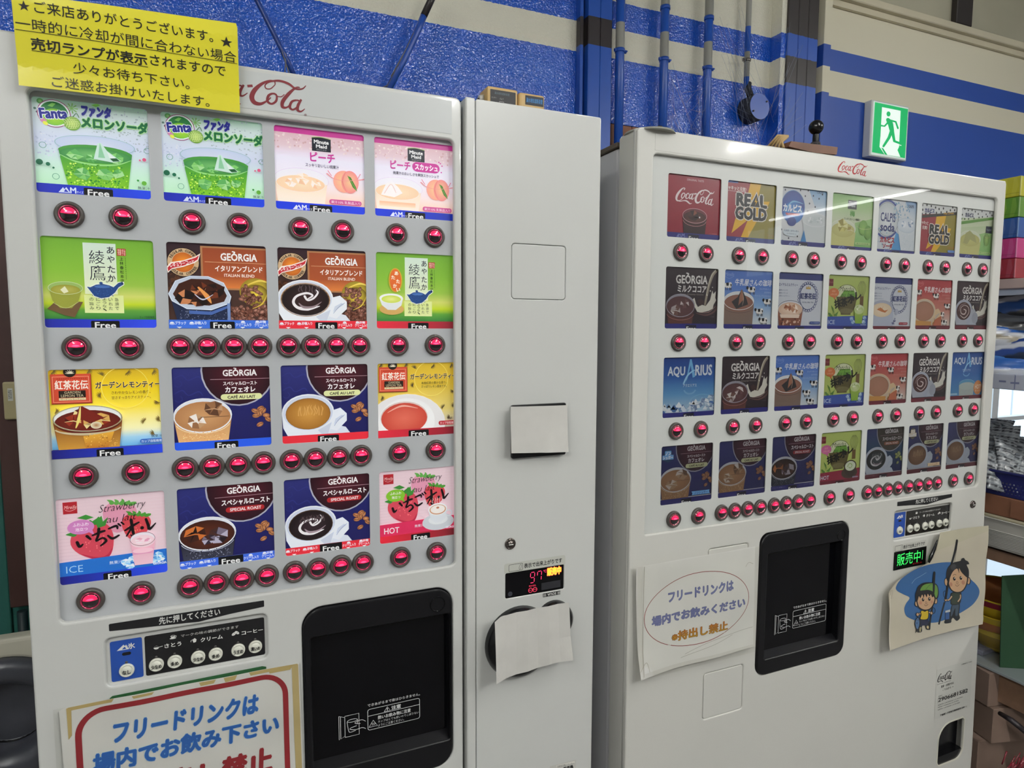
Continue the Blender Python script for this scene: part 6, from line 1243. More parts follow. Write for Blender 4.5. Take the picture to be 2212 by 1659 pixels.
# aged tape along the edges
T_ = (190, 168, 110)
for a_, b_, c_, d_ in ((-.2190, .5055, -.1660, .5098), (-.145, .5065, -.118, .5098), (-.062, .5062, -.040, .5110), (-.030, .5058, -.012, .512), (.0040, .5054, .0715, .5100), (.0300, .5060, .0640, .5125)): n.poly([(a_, b_), (c_, b_-.0003), (c_-.003, d_), (a_+.002, d_+.0006)], T_)
n.poly([(.0630, .5060), (.0722, .5060), (.0742, .7150), (.0655, .7150), (.0640, .62)], (192, 172, 120)); n.poly([(-.2205, .506), (-.2150, .506), (-.2160, .545), (-.2200, .550)], T_)
RB = (150, 38, 46); Pp = [(x, -z) for x, z in rrect(-.2089, .0532, -.90, -.5170, .032, 10)]; n.stroke(Pp, .0075, RB, smooth=False, closed=True)
BL_ = (44, 100, 182)
n.text('フリードリンクは', -.1700, .5405, .0135, .5680, BL_, bold=.045, shear=.10, res=5, out=(120, 175, 225), ow=.02)
n.text('場内でお飲み下さい', -.1945, .5790, .0410, .6060, BL_, bold=.045, shear=.06, res=5, out=(120, 175, 225), ow=.02)
n.text('※持出し禁止', -.1650, .6270, .0300, .6640, RB, bold=.05, res=5, shear=.06)
t = root('drink_notice', -.08, .98, -.70, 'large white notice with blue lettering in a red border, low on the left machine', 'notice')
mout(n, 'printed_sheet', .9800, P_PAPER, t, warp=wavy(.0007, 60, 70), sub=.010)
o = bobj('plastic_sleeve', box(NB(), -.2345, .0755, .9768, .9772, -.72, -.5035, .0), glass_mat('sleeve_film', .35, (253, 253, 252)), t)

# notice on the right machine
n = MArt(); n.poly([(.6815, .4495), (.9756, .4495), (.9815, .6655), (.690, .6695)], (214, 212, 205)); n.poly([(.6960, .4500), (.9740, .4500), (.9770, .6600), (.700, .6600)], (224, 223, 218))
n.ring(.8316, .5568, .1300, .0745, .0013, (140, 50, 46), n=64)
VB = (118, 124, 170)
n.text('フリードリンクは', .7585, .5120, .9180, .5325, VB, bold=.035, res=4, shear=-.05, out=(70, 74, 124), ow=.022); n.text('場内でお飲みください', .7205, .5545, .9510, .5740, VB, bold=.035, res=4, shear=-.03, out=(70, 74, 124), ow=.022)
n.text('※持出し禁止', .7692, .5960, .9070, .6150, (196, 118, 34), bold=.04, res=4, shear=-.02, out=(150, 90, 40), ow=.012, col2=(198, 160, 40))
for p in ([(.80, .645), (.86, .632), (.93, .625), (.975, .622)], [(.79, .650), (.87, .640), (.92, .6285)]): n.stroke(p, .0006, (150, 146, 134))
for p in ([(.699, .452), (.700, .56), (.697, .665)], [(.690, .655), (.705, .640), (.712, .66)], [(.95, .49), (.958, .482), (.97, .486)]): n.stroke(p, .0008, (178, 172, 158))
def cn(x, z):
    d = max(0, 1-math.hypot(x-.69, z+.67)/.09); return .010*d*d+.003*max(0, (-.62-z)/.05)
t = root('drink_notice', .83, .99, -.67, 'aged notice with violet and orange lettering inside a thin red oval, right machine', 'notice')
mout(n, 'printed_sheet', .9925, P_PAPER, t, warp=wavy(.0012, 40, 34, 1, cn), sub=.009)
bobj('plastic_sleeve', box(NB(), .6800, .9830, .9838, .9842, -.6720, -.4480), glass_mat('sleeve_film', .35, (253, 253, 252)), t)

# poster with two cartoon anglers
P = PArt(1812, 1130, 5.53, .985); OL = (28, 30, 34)
def pe(cx, cy, rx, ry, c, rot=0, a0=0, a1=360): P.ell(cx, cy, rx, ry, c, rot=rot, n=30, a0=a0, a1=a1)
P.poly([(1215, 115), (1500, 62), (1790, 30), (1760, 500), (1715, 1140), (1700, 1200), (1370, 1270), (1000, 1372), (565, 1500), (600, 830), (700, 700), (1050, 480), (1150, 330)], (196, 188, 168))
P.poly([(1215, 115), (1500, 62), (1790, 30), (1786, 90), (1500, 200), (1150, 330)], (190, 184, 160))
def sp(pts, n=5):
    Q = [Vector(p) for p in pts]; N = len(Q); S = []
    for i in range(N):
        p0, p1, p2, p3 = Q[i-1], Q[i], Q[(i+1) % N], Q[(i+2) % N]
        for k in range(n): t = k/n; S.append(tuple(.5*((2*p1)+(p2-p0)*t+(2*p0-5*p1+4*p2-p3)*t*t+(3*p1-p0-3*p2+p3)*t**3)))
    return S
P.poly(sp([(690, 760), (760, 660), (940, 540), (1180, 475), (1400, 480), (1500, 600), (1640, 740), (1665, 840), (1600, 960), (1480, 1050), (1340, 1120), (1150, 1185), (950, 1170), (800, 1110), (765, 1030), (790, 960), (840, 890), (770, 850), (700, 810)]), (52, 98, 150))
SK = (196, 158, 122); HAIR = (28, 28, 32)
# man: rod behind, legs, body, head
P.stroke([(1405, 205), (1350, 480), (1290, 760), (1190, 1200)], [26, 26, 22, 20], OL)
P.stroke([(1412, 210), (1395, 340), (1365, 620), (1330, 760)], 3, OL)
P.poly(sp([(1350, 950), (1430, 950), (1430, 1080), (1440, 1130), (1400, 1165), (1360, 1130), (1340, 1150), (1330, 1185), (1260, 1195), (1260, 1160), (1310, 1130), (1320, 1050)]), OL); P.poly(sp([(1352, 960), (1418, 960), (1415, 1090), (1385, 1100), (1380, 1010), (1345, 1100), (1330, 1095)]), (60, 76, 92))
P.poly(sp([(1330, 830), (1440, 820), (1450, 880), (1430, 960), (1330, 970), (1320, 900)]), OL); P.poly(sp([(1342, 838), (1428, 830), (1436, 885), (1420, 952), (1340, 958), (1332, 900)]), (52, 62, 48))
P.stroke([(1440, 850), (1440, 890), (1412, 935)], [26, 26, 22], OL); P.stroke([(1440, 855), (1438, 890), (1412, 930)], 14, SK); P.stroke([(1335, 870), (1300, 915), (1262, 910)], [26, 26, 26], OL); P.stroke([(1335, 872), (1300, 912), (1262, 908)], 15, SK); pe(1265, 910, 20, 22, OL); pe(1265, 910, 14, 16, SK); P.ring(1258, 845, 24, 40, 6, OL)
P.poly([(1258, 1050), (1318, 1035), (1318, 1150), (1260, 1160)], OL); P.poly([(1264, 1058), (1312, 1045), (1312, 1142), (1266, 1150)], (44, 84, 140)); P.poly([(1262, 1042), (1320, 1028), (1320, 1056), (1262, 1066)], (200, 200, 196))
pe(1283, 705, 24, 48, OL); pe(1283, 705, 17, 40, SK); pe(1548, 690, 22, 44, OL, 10); pe(1546, 690, 15, 36, SK, 10)
P.poly(sp([(1300, 640), (1300, 720), (1330, 800), (1400, 830), (1470, 810), (1520, 740), (1545, 650), (1530, 560), (1400, 520), (1320, 560)]), OL); P.poly(sp([(1312, 640), (1312, 715), (1340, 790), (1400, 818), (1462, 798), (1508, 735), (1530, 650), (1515, 570), (1400, 535), (1332, 570)]), SK)
P.poly(sp([(1285, 640), (1300, 540), (1360, 475), (1450, 450), (1460, 425), (1490, 415), (1510, 440), (1545, 460), (1558, 490), (1530, 500), (1555, 560), (1552, 640), (1530, 650), (1470, 590), (1440, 540), (1440, 600), (1415, 545), (1360, 590), (1310, 700), (1295, 690)]), HAIR); pe(1370, 525, 32, 38, (58, 58, 60), 30)
for x, y in ((1380, 665), (1457, 655)): pe(x, y, 15, 22, HAIR); pe(x+5, y-8, 5, 7, (230, 225, 215))
P.ring(1410, 710, 12, 17, 3, OL); P.stroke([(1385, 735), (1405, 752), (1432, 732)], 4, OL); pe(1480, 708, 20, 25, (178, 128, 100)); pe(1335, 730, 16, 25, (176, 126, 98)); P.stroke([(1365, 625), (1385, 612), (1402, 620)], 4, OL); P.stroke([(1322, 640), (1292, 760), (1262, 900)], [20, 22, 20], OL)
# boy
P.stroke([(1143, 590), (1130, 720), (1110, 900), (1090, 1080), (1070, 1260)], [26, 28, 20, 20, 22], OL)
P.poly(sp([(955, 1150), (1050, 1140), (1070, 1215), (1075, 1262), (1035, 1265), (1020, 1220), (985, 1225), (980, 1290), (940, 1300), (925, 1290), (945, 1240)]), OL); P.poly(sp([(1040, 1225), (1062, 1225), (1062, 1255), (1042, 1252)]), (180, 160, 120)); P.poly(sp([(955, 1245), (975, 1240), (972, 1285), (950, 1288)]), (170, 160, 120)); P.poly(sp([(950, 1145), (1048, 1135), (1060, 1200), (1020, 1215), (960, 1225), (935, 1205)]), (34, 38, 66))
P.stroke([(970, 1070), (930, 1085)], 30, OL, smooth=False); P.stroke([(968, 1070), (930, 1085)], 18, SK, smooth=False); P.stroke([(1050, 1055), (1090, 1070)], 30, OL, smooth=False); P.stroke([(1050, 1055), (1090, 1070)], 18, SK, smooth=False); pe(926, 1085, 22, 24, OL); pe(926, 1085, 15, 17, SK); pe(1093, 1068, 20, 23, OL); pe(1093, 1068, 14, 16, SK); P.ring(1115, 1040, 24, 38, 5, OL)
P.poly(sp([(958, 1045), (1010, 1030), (1055, 1035), (1060, 1070), (1052, 1145), (955, 1150), (962, 1090)]), OL); P.poly(sp([(965, 1050), (985, 1042), (1010, 1052), (1035, 1040), (1050, 1050), (1045, 1135), (965, 1140), (972, 1090)]), (206, 176, 40))
P.poly(sp([(932, 1110), (955, 1160), (955, 1220), (935, 1260), (940, 1300), (915, 1285), (895, 1305), (905, 1260), (888, 1200), (898, 1150)]), OL); P.poly(sp([(930, 1125), (948, 1165), (946, 1215), (926, 1258), (908, 1240), (898, 1195), (906, 1155)]), (84, 118, 160)); pe(918, 1188, 8, 10, (40, 64, 110)); pe(930, 1150, 5, 6, OL)
pe(912, 955, 22, 36, OL); pe(912, 955, 15, 28, SK); pe(1140, 925, 22, 36, OL); pe(1140, 925, 15, 28, SK)
P.poly(sp([(915, 880), (915, 960), (940, 1010), (1010, 1040), (1080, 1020), (1125, 950), (1135, 880), (1060, 800), (960, 810)]), OL); P.poly(sp([(926, 885), (928, 955), (950, 1000), (1010, 1026), (1072, 1008), (1112, 945), (1122, 880), (1055, 815), (970, 822)]), SK)
P.poly(sp([(905, 930), (905, 850), (925, 800), (950, 750), (1010, 712), (1100, 708), (1165, 730), (1182, 800), (1170, 880), (1140, 900), (1120, 870), (1100, 880), (1085, 845), (1070, 870), (1050, 840), (1035, 880), (1015, 845), (1000, 885), (985, 850), (960, 890), (945, 870), (925, 920)]), HAIR)
P.poly(sp([(965, 800), (1000, 745), (1060, 722), (1130, 722), (1168, 760), (1170, 830), (1150, 885), (1135, 870), (1120, 820), (1060, 795), (1000, 800)]), (98, 140, 62)); P.stroke([(1030, 790), (1080, 740), (1130, 725)], 3, OL); P.stroke([(1120, 815), (1135, 780), (1130, 725)], 4, OL); P.stroke([(1142, 600), (1132, 720), (1120, 830)], [24, 26, 20], OL)
for x, y in ((990, 907), (1064, 900)): pe(x, y, 14, 21, HAIR); pe(x+4, y-7, 4, 6, (230, 225, 215))
P.ring(1024, 945, 11, 16, 3, OL); P.stroke([(1002, 965), (1020, 982), (1045, 962)], 4, OL); pe(958, 945, 16, 20, (190, 136, 108)); pe(1092, 935, 12, 20, (190, 136, 108))
P.stroke([(870, 720), (910, 670), (960, 640), (1040, 590)], 4, (150, 180, 205)); P.stroke([(600, 830), (640, 800), (620, 900)], 5, (176, 168, 150)); P.stroke([(565, 1500), (575, 1200), (610, 860)], 6, (222, 216, 200))
def pw(x, y, z):
    d = max(0, (-.60-z)/.15); e = max(0, 1-math.hypot(x-1.377, z+.747)/.12)
    return (x, y-.004*d*d-.006*e+.0015*math.sin(z*50), z)
t = root('cartoon_poster', 1.56, .985, -.75, 'laminated poster of two cartoon anglers on a blue blob, curling off the right machine', 'poster')
P.out('printed_sheet', P_PAPER, t, warp=pw, sub=.010)
Pn = PArt(1800, 1040, 5.53, .992); bm = NB()
pp = [plane_pt(1800+x/5.53, 1040+y/5.53, .990) for x, y in ((1243, 695), (1228, 740), (1200, 820), (1165, 900), (1140, 970))]
tube(bm, [(x*.982, .972, z*.982) for x, z in pp], [.0006, .0022, .0036, .0042, .0022], 12)
tag(bobj('black_pen', bm, BLK), 'small black tapered magnet clip beside the green lit display of the right machine', 'clip')
# plain paper over the note reader and the folded paper over the coin slot
WP = mat('plain_paper', (206, 204, 198), .6, var=.05, vscale=30)
bm = NB(); N = 10; G = {}
for i in range(N+1):
    for j in range(N+1):
        u, v = i/N, j/N; x = .4113*(1-u)+.5160*u+.001*v; z = (-.1305-.002*u)*(1-v)+(-.2075-.005*u)*v
        G[i, j] = bm.verts.new((x, .9640-.002*math.sin(u*3)-.004*v*v*(1 if u > .5 else .4), z))
for i in range(N):
    for j in range(N): f = bm.faces.new((G[i, j], G[i+1, j], G[i+1, j+1], G[i, j+1])); f.smooth = True
tag(bobj('paper_slip', bm, WP), 'blank white paper slip covering the black note reader on the left machine', 'paper')
bm = NB(); G = {}; NU, NV = 29, 10
for i in range(NU):
    for j in range(NV+1):
        u, v = i/(NU-1), j/NV
        top = (.3775+.1385*u, -.4830+.0085*min(1, u*12)-.0005*u+.0015*u); bot = (.3765+.1445*u, -.5838+.009*u-.004*math.sin(u*math.pi)*.4)
        x = top[0]*(1-v)+bot[0]*v; z = top[1]*(1-v)+bot[1]*v
        fold = (u*7) % 1; k = int(u*7) % 2; y = .9455+.0022*(fold if k else 1-fold)-.012*v*(1-v)*.3+.004*math.sin(u*2.2)-.010*max(0, v-.6)*max(0, u-.75)*8-.012*max(0, .15-u)*v*6
        G[i, j] = bm.verts.new((x, y, z))
for i in range(NU-1):
    for j in range(NV): bm.faces.new((G[i, j], G[i+1, j], G[i+1, j+1], G[i, j+1]))
tag(bobj('folded_paper', bm, WP), 'pleated white paper hung over the black coin slot of the left machine', 'paper')
sc_ = NB(); tube(sc_, [(.373, .962, -.520), (.372, .958, -.545), (.376, .956, -.56)], .0012, 6)

# ------------------------------------------------------------------ things on top of the machines
YEL = mat('aged_yellow_plastic', (206, 172, 112), .45, var=.06, vscale=20)
def xy(px, Y): return plane_pt(px, 200, Y)[0]
t = root('leak_detector', .47, 1.16, .344, 'aged yellow leak alarm box with indicator lights standing on the left machine', 'alarm box')
bobj('case', box(NB(), .4420, .5035, 1.150, 1.195, .344, .4425, .004, 2), YEL, t)
a = MArt(); a.poly([(x, -z) for x, z in rrect(.4475, .4985, .362, .4365, .001)], (44, 44, 46)); a.text('漏水検知遮断装置', .4560, -.4330, .4860, -.4285, (96, 116, 124)); a.text('センサー', .4500, -.4235, .4600, -.4205, (170, 170, 165)); a.text('バルブ', .4660, -.4235, .4740, -.4195, (170, 170, 165)); a.stroke([(.4655, -.412), (.4655, -.4165), (.4745, -.4165), (.4745, -.412)], .0006, (190, 190, 185), smooth=False)
for tx, x in (('閉', .4640), ('開', .4730), ('漏水', .4815), ('電源', .4895)): a.text(tx, x, -.4105, x+(.0032 if len(tx) == 1 else .006), -.4070, (180, 180, 175))
mout(a, 'front_print', 1.1496, P_FLAT, t)
for x, c in ((.4655, None), (.4746, 1), (.4842, None), (.4925, 1)): bobj('indicator_lamp', lathe(NB(), [(.0016, 0), (.0012, .001), (0, .0014)], (x, 1.1492, .4025), n=12), mat('lamp_on', (240, 230, 120), .3, emit=3, ecol=(235, 240, 120)) if c else mat('lamp_off', (70, 68, 66), .3), t)
bm = NB(); cyl(bm, (.4425, 1.172, .4255), (.4330, 1.172, .4245), .007, .0055, 16); bobj('cable_plug', bm, mat('plug_white', (206, 204, 196), .4), t)
bobj('cable', tube(NB(), [(.434, 1.172, .4245), (.428, 1.168, .420), (.424, 1.160, .408), (.420, 1.15, .38), (.418, 1.14, .3455)], .0018, 8), DARK, t)
t = root('leak_detector', .53, 1.16, .344, 'plain aged yellow unit with a blue lettered black label, right of the alarm box', 'alarm box')
bobj('case', box(NB(), .5050, .5590, 1.148, 1.195, .344, .4395, .005, 2), YEL, t)
a = MArt(); a.poly([(x, -z) for x, z in rrect(.5175, .5555, .4175, .4345, .0008)], (28, 34, 44)); a.text('漏水検知遮断装置', .5195, -.4305, .5535, -.4220, (60, 130, 190), bold=.02); mout(a, 'front_print', 1.1476, P_FLAT, t)
# board and black ball on the right machine
t = root('wooden_board', 1.18, 1.16, .3478, 'dark brown wooden board lying across the top of the right machine', 'board')
bx = lambda px, Y: plane_pt(px, 320, Y)[0]
bm = NB(); prism(bm, [(1.105, .3870), (1.112, .3990), (1.250, .4015), (1.2475, .3850), (1.180, .3820)], 1.075, 1.24); bobj('top_board', bm, WOODM, t)
bobj('spacer', box(NB(), 1.08, 1.215, 1.10, 1.23, .3478, .3818, .002, 1), mat('dark_underside', (60, 46, 40), .7, bump=.3, bscale=40), t)
t = root('ball_knob', 1.23, 1.12, .4, 'glossy black ball knob on a short stem on the wooden board', 'knob')
c = Vector((plane_pt(1763, 275, 1.12)[0], 1.12, plane_pt(1763, 275, 1.12)[1]))
bm = NB(); bmesh.ops.create_uvsphere(bm, u_segments=28, v_segments=18, radius=.0160, matrix=Matrix.Translation(c))
for f in bm.faces: f.smooth = True
bobj('ball', bm, BLK, t)
bm = NB(); lathe(bm, [(.0065, 0), (.007, .016), (.011, .022), (.012, .030), (.0, .030)], (c.x, 1.12, c.z-.016), axis='z', n=20)
for v in bm.verts: v.co.z = c.z-.016-(v.co.z-(c.z-.016))
bobj('stem', bm, BLKM, t)
bm = NB(); cyl(bm, (c.x, 1.12, .4012), (c.x, 1.12, c.z-.034), .014, .010, 18); bobj('base', bm, mat('dusty_base', (64, 60, 62), .8, bump=.6, bscale=90), t)
bm = NB(); 
for k in range(5): tube(bm, [(1.095-.004*k, 1.08+.01*k, .384), (1.100-.003*k, 1.09, .400+.003*k), (1.112, 1.085, .412)], .003, 7)
tag(bobj('dry_wood_chips', bm, mat('pale_chip', (190, 160, 110), .7)), 'pale dry splinters at the left end of the wooden board', 'splinters', kind='stuff')
# exit sign
t = root('exit_sign', 2.41, 1.85, .68, 'green and white running man emergency exit sign on the blue wall', 'sign')
bobj('housing', box(NB(), 2.306, 2.520, 1.836, 1.8695, .672, .886, .004, 2), mat('sign_housing', (208, 210, 208), .4), t)
P = PArt(1560, 0, 3.393, 1.8335); G_ = (30, 168, 96); W = (226, 240, 232)
P.poly([(1120, 748), (1362, 800), (1340, 1160), (1098, 1115)], G_)
P.poly([(1172, 785), (1308, 812), (1296, 1075), (1310, 1152), (1190, 1132), (1153, 1075), (1160, 1000)], W)
P.ell(1219, 835, 15, 19, G_); P.stroke([(1215, 878), (1232, 905), (1240, 940), (1246, 965)], [30, 40, 36, 30], G_, smooth=True); P.stroke([(1225, 885), (1190, 925), (1163, 920)], 13, G_, smooth=False); P.stroke([(1225, 880), (1272, 893), (1288, 940)], 14, G_, smooth=False)
P.stroke([(1242, 958), (1222, 1010), (1182, 1072)], [26, 22, 17], G_, smooth=False); P.stroke([(1246, 955), (1262, 1035), (1308, 1052)], [26, 20, 17], G_, smooth=False); P.stroke([(1256, 1052), (1312, 1066)], 5, W, smooth=False); P.poly([(1165, 1082), (1190, 1090), (1222, 1138), (1192, 1132)], G_); P.poly([(1180, 1086), (1190, 1090), (1222, 1138), (1212, 1137)], W); P.poly([(1284, 1100), (1296, 1075), (1312, 1152), (1306, 1152)], G_)
P.out('lit_panel', mat('print_sign_lit', rough=.25, emit=.62, attr=True), t)
bobj('bezel', box(NB(), 2.314, 2.512, 1.8342, 1.8365, .677, .880, .0005, 1), mat('sign_bezel', (222, 232, 226), .3, emit=.25, ecol=(220, 240, 228)), t)
# cobwebs
bm = NB(); W_ = random.Random(5)
def web(p, q, r=.00035):
    p, q = Vector(p), Vector(q); mid = (p+q)/2+Vector((W_.uniform(-.006, .006), W_.uniform(-.004, .004), -W_.uniform(.002, .014))); tube(bm, [p, mid, q], r, 3)
for i in range(16): web((1.375+W_.uniform(0, .012), WY-.04, .62+W_.uniform(0, .28)), (1.39+.16*W_.random(), WY-.05, .57+W_.uniform(0, .04)))
for i in range(18): web((1.50+W_.uniform(0, .02), WY-.045, .6+W_.uniform(0, .32)), (1.37+.15*W_.random(), WY-.05, .58+W_.uniform(0, .22)))
for i in range(20): web((1.56+W_.uniform(0, .14), WY-.045, .78+W_.uniform(0, .34)), (1.62+.2*W_.random(), WY-.055, .6+W_.uniform(0, .2)))
for i in range(14): web((1.85+W_.uniform(0, .12), WY-.07, .7+W_.uniform(0, .4)), (1.74+.16*W_.random(), WY-.06, .62+W_.uniform(0, .16)))
tag(bobj('cobweb', bm, mat('cobweb', (150, 160, 175), .8)), 'dusty cobwebs strung between the pipes and the junction box', 'cobweb', kind='stuff')
bm = NB()
for p, q in (((605, 98), (618, 118)), ((618, 118), (615, 158)), ((608, 105), (625, 160)), ((850, 175), (828, 188)), ((900, 60), (835, 190)), ((905, 50), (845, 165))):
    a_, b_ = rodP(*p, 1.795), rodP(*q, 1.795); tube(bm, [a_, ((a_[0]+b_[0])/2, 1.795, (a_[2]+b_[2])/2-.003), b_], .0016, 4)
tag(bobj('cobweb', bm, mat('cobweb_grey', (110, 112, 122), .9)), 'grey dust strands clinging to the rods behind the left machine', 'cobweb', kind='stuff')

# ------------------------------------------------------------------ left edge: board on the wall, switch plate, cup bin
tag(bobj('brown_board', box(NB(), -.5245, -.12, WY-.022, WY-.002, -.690, .660, .003, 1), WOODD), 'dark brown upright board on the teal wall at the left machine', 'board')
t = root('switch_plate', -.485, WY-.03, -.2, 'yellowed plastic switch plate on the dark brown board, beside the left machine', 'switch')
bobj('plate', box(NB(), -.508, -.44, WY-.0335, WY-.0225, -.225, -.135, .004, 2), mat('yellowed_plastic', (196, 184, 140), .45), t)
a = MArt(); a.rect(-.498, .150, -.488, .180, (225, 225, 215)); a.text('換気扇', -.497, .153, -.490, .176, (30, 30, 30)); mout(a, 'label_print', WY-.034, P_FLAT, t)
bm = NB(); cyl(bm, (-.497, 1.865, FLOOR+.02), (-.497, 1.865, -.695), .011, n=16); cyl(bm, (-.472, 1.865, FLOOR+.02), (-.472, 1.865, -.695), .009, n=16); tag(bobj('dark_pipe', bm, mat('dark_teal_pipe', (24, 44, 48), .4)), 'pair of dark pipes running down below the brown board', 'pipe')
t = root('cup_bin', -.6, 1.4, FLOOR, 'off-white used cup bin with a round dark grey opening, left of the left machine', 'bin')
BINM = mat('bin_offwhite', (206, 202, 184), .4, var=.05)
bc = (-.378, -.668); BY = 1.30
plate('front_panel', rrect(-.90, -.2605, -1.43, -.5300, .016), [circ(bc[0], bc[1], .104, 48)], BY, .03, BINM, t, bev=.007)
bobj('body', box(NB(), -.895, -.2625, 1.335, 1.52, FLOOR+.01, -.64, .01, 2), BINM, t)
bm = NB(); lathe(bm, [(.1060, -.004), (.1080, .008), (.1045, .017), (.095, .022), (.083, .0215), (.072, .017), (.063, .006), (.0575, -.013), (.0550, -.028)], (bc[0], BY, bc[1]), n=48); bobj('opening_ring', bm, mat('worn_dark_grey_plastic', (66, 68, 76), .34, bump=.2, bscale=120, var=.2, vscale=30), t)
bobj('cup_tube', lathe(NB(), [(.0555, -.02), (.0552, -.0335), (0, -.0338)], (bc[0], BY, bc[1]), n=40), BLK, t)
# ------------------------------------------------------------------ shelf and goods at the right edge (side face at x = XS)
XS = 1.95
def sideart(name, a, X, mats, parent):
    "print on a face that looks to -x: u = depth from the lens, v = -z"
    return a.mesh(name, lambda u, v, L: (X-L, u, -v), mats, parent)
sh_ = root('display_shelf', 2.15, 1.3, FLOOR, 'steel and wood shelf rack along the right machine with goods on every level', 'shelf')
STL = mat('shelf_pinkish_edge', (178, 158, 152), .45); ALU = mat('brushed_aluminium', (205, 204, 198), .35, metal=.2, bump=.1, bscale=60); DKW = mat('dark_shelf_wood', (132, 102, 80), .6, bump=.3, bscale=50, var=.3, vscale=15)
bobj('shelf_board', box(NB(), XS, 2.42, .72, 1.80, .1085, .1355, .002, 1), STL, sh_)
bobj('shelf_board', box(NB(), XS+.004, 2.42, .72, 1.80, -.168, -.1250, .002, 1), mat('taped_shelf_edge', (186, 190, 204), .5), sh_)
bobj('shelf_board', box(NB(), XS+.002, 2.42, .60, 1.80, -.6170, -.5340, .0015, 1), mat('grey_metal_front', (176, 174, 166), .35), sh_)
bobj('front_lip', box(NB(), XS-.002, XS+.012, .60, 1.80, -.5345, -.5325), mat('bright_lip', (226, 224, 214), .3), sh_)
bobj('lower_rail', box(NB(), XS+.006, 2.40, .60, 1.80, -.6560, -.6250, .002, 1), DKW, sh_)
for k in range(11):
    z = -.5660-.0042*k; bobj('rail_rib', box(NB(), XS-.001, XS+.003, .60, 1.80, z-.0014, z+.0006, .0004, 1), ALU, sh_)
for x, y in ((2.40, .74), (2.40, 1.78), (XS+.03, 1.78)): bobj('upright', box(NB(), x-.015, x+.015, y-.015, y+.015, FLOOR, .40, .002, 1), mat('upright_dark', (60, 60, 66), .4), sh_)
a = Art(0, 0, False)
for (x, z, w_, h_, r) in ((1.072, -.1465, .0028, .0370, 3), (1.072, -.1480, .022, .0055, -1), (1.103, -.146, .018, .005, 0)):
    a.poly([(x-w_/2, -z-h_/2), (x+w_/2, -z-h_/2-.001*r), (x+w_/2, -z+h_/2), (x-w_/2, -z+h_/2)], (118, 124, 158))
sideart('blue_tape', a, XS+.0038, P_FLAT, sh_)
# five tissue boxes
TB = [((186, 182, 44), (150, 156, 50), 'yellow', 'topmost of the stack'), ((92, 140, 40), (70, 112, 34), 'green', 'second from the top'), ((32, 78, 148), (24, 60, 120), 'blue', 'in the middle of the stack'), ((186, 50, 120), (150, 34, 96), 'magenta', 'second from the bottom'), ((148, 28, 44), (118, 24, 40), 'red', 'at the bottom of the stack')]
for k, (c1, c2, nm, wh) in enumerate(TB):
    zt = .4088-.0546*k; zb = zt-.0540
    t = root('tissue_box', 2.06, 1.15, zb, '%s tissue box %s of film-wrapped boxes above the shelf' % (nm, wh), 'box', 'film-wrapped tissue boxes on the top shelf')
    bobj('carton', box(NB(), XS, XS+.235, 1.0900, 1.2080, zb, zt, .0025, 2), mat('carton_'+nm, c1, .25, coat=.8, bump=.25, bscale=30, bdist=.002), t)
    a = Art(0, 0, False)
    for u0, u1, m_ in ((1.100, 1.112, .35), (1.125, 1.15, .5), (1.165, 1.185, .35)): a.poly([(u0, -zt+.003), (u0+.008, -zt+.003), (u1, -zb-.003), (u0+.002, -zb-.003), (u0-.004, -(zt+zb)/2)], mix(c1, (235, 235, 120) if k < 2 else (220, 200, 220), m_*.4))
    a.rect(1.0925, -zb-.0105, 1.206, -zb-.0098, mix(c2, (0, 0, 0), .3)); sideart('side_print', a, XS-.0002, P_GLOSS, t)
    bobj('film_seam', box(NB(), XS-.0015, XS+.002, 1.0888, 1.0915, zb+.001, zt-.001, .0006, 1), mat('film_'+nm, mix(c1, (255, 255, 255), .35), .1, coat=1, bump=.8, bscale=120, bdist=.002), t)
# snack bags lying on the middle shelf
def pillow(name, parent, cx, cy, cz, lx, ly, th, cols, tilt=0, yaw=0, seed=1, mat_=None, roll=0, nx=18, ny=14):
    "a plump sealed bag lying flat with crimped ends and printed bands across"
    rr_ = random.Random(seed); bm = NB(); T_, B_ = {}, {}
    lay_ = bm.verts.layers.float_color.new('Col')
    M = Matrix.Translation((cx, cy, cz)) @ Matrix.Rotation(yaw, 4, 'Z') @ Matrix.Rotation(tilt, 4, 'X') @ Matrix.Rotation(roll, 4, 'Y')
    ph = [rr_.uniform(0, 6) for _ in range(4)]
    for i in range(nx+1):
        for j in range(ny+1):
            u, v = i/nx*2-1, j/ny*2-1
            pr = max(0, (1-abs(u)**3.2))*max(0, (1-abs(v)**3))
            wob = .0022*math.sin(u*9+ph[0])*math.cos(v*7+ph[1])+.0016*math.sin(v*17+ph[2]+u*5)
            h = th/2*pr**.55+wob*pr
            xx = u*lx/2*(1-.05*(1-abs(v))); yy = v*ly/2
            if abs(v) > .9: h += .0012*math.sin(i*3.1)
            c = cols(u, v)
            for D, s in ((T_, 1), (B_, -1)):
                vt = bm.verts.new(M @ Vector((xx, yy, s*h+.0006*s))); vt[lay_] = (*lin(c), 1); D[i, j] = vt
    for i in range(nx):
        for j in range(ny):
            for D, fl in ((T_, 0), (B_, 1)):
                q = [D[i, j], D[i+1, j], D[i+1, j+1], D[i, j+1]]; f = bm.faces.new(q[::-1] if fl else q); f.smooth = True
    edge = [(i, 0) for i in range(nx)]+[(nx, j) for j in range(ny)]+[(i, ny) for i in range(nx, 0, -1)]+[(0, j) for j in range(ny, 0, -1)]
    for p, q in zip(edge, edge[1:]+edge[:1]): bm.faces.new((B_[p], B_[q], T_[q], T_[p]))
    return bobj(name, bm, mat_ or FOIL, parent)
FOIL = mat('printed_foil', rough=.3, attr=True, coat=.4, bump=.4, bscale=40, bdist=.002)
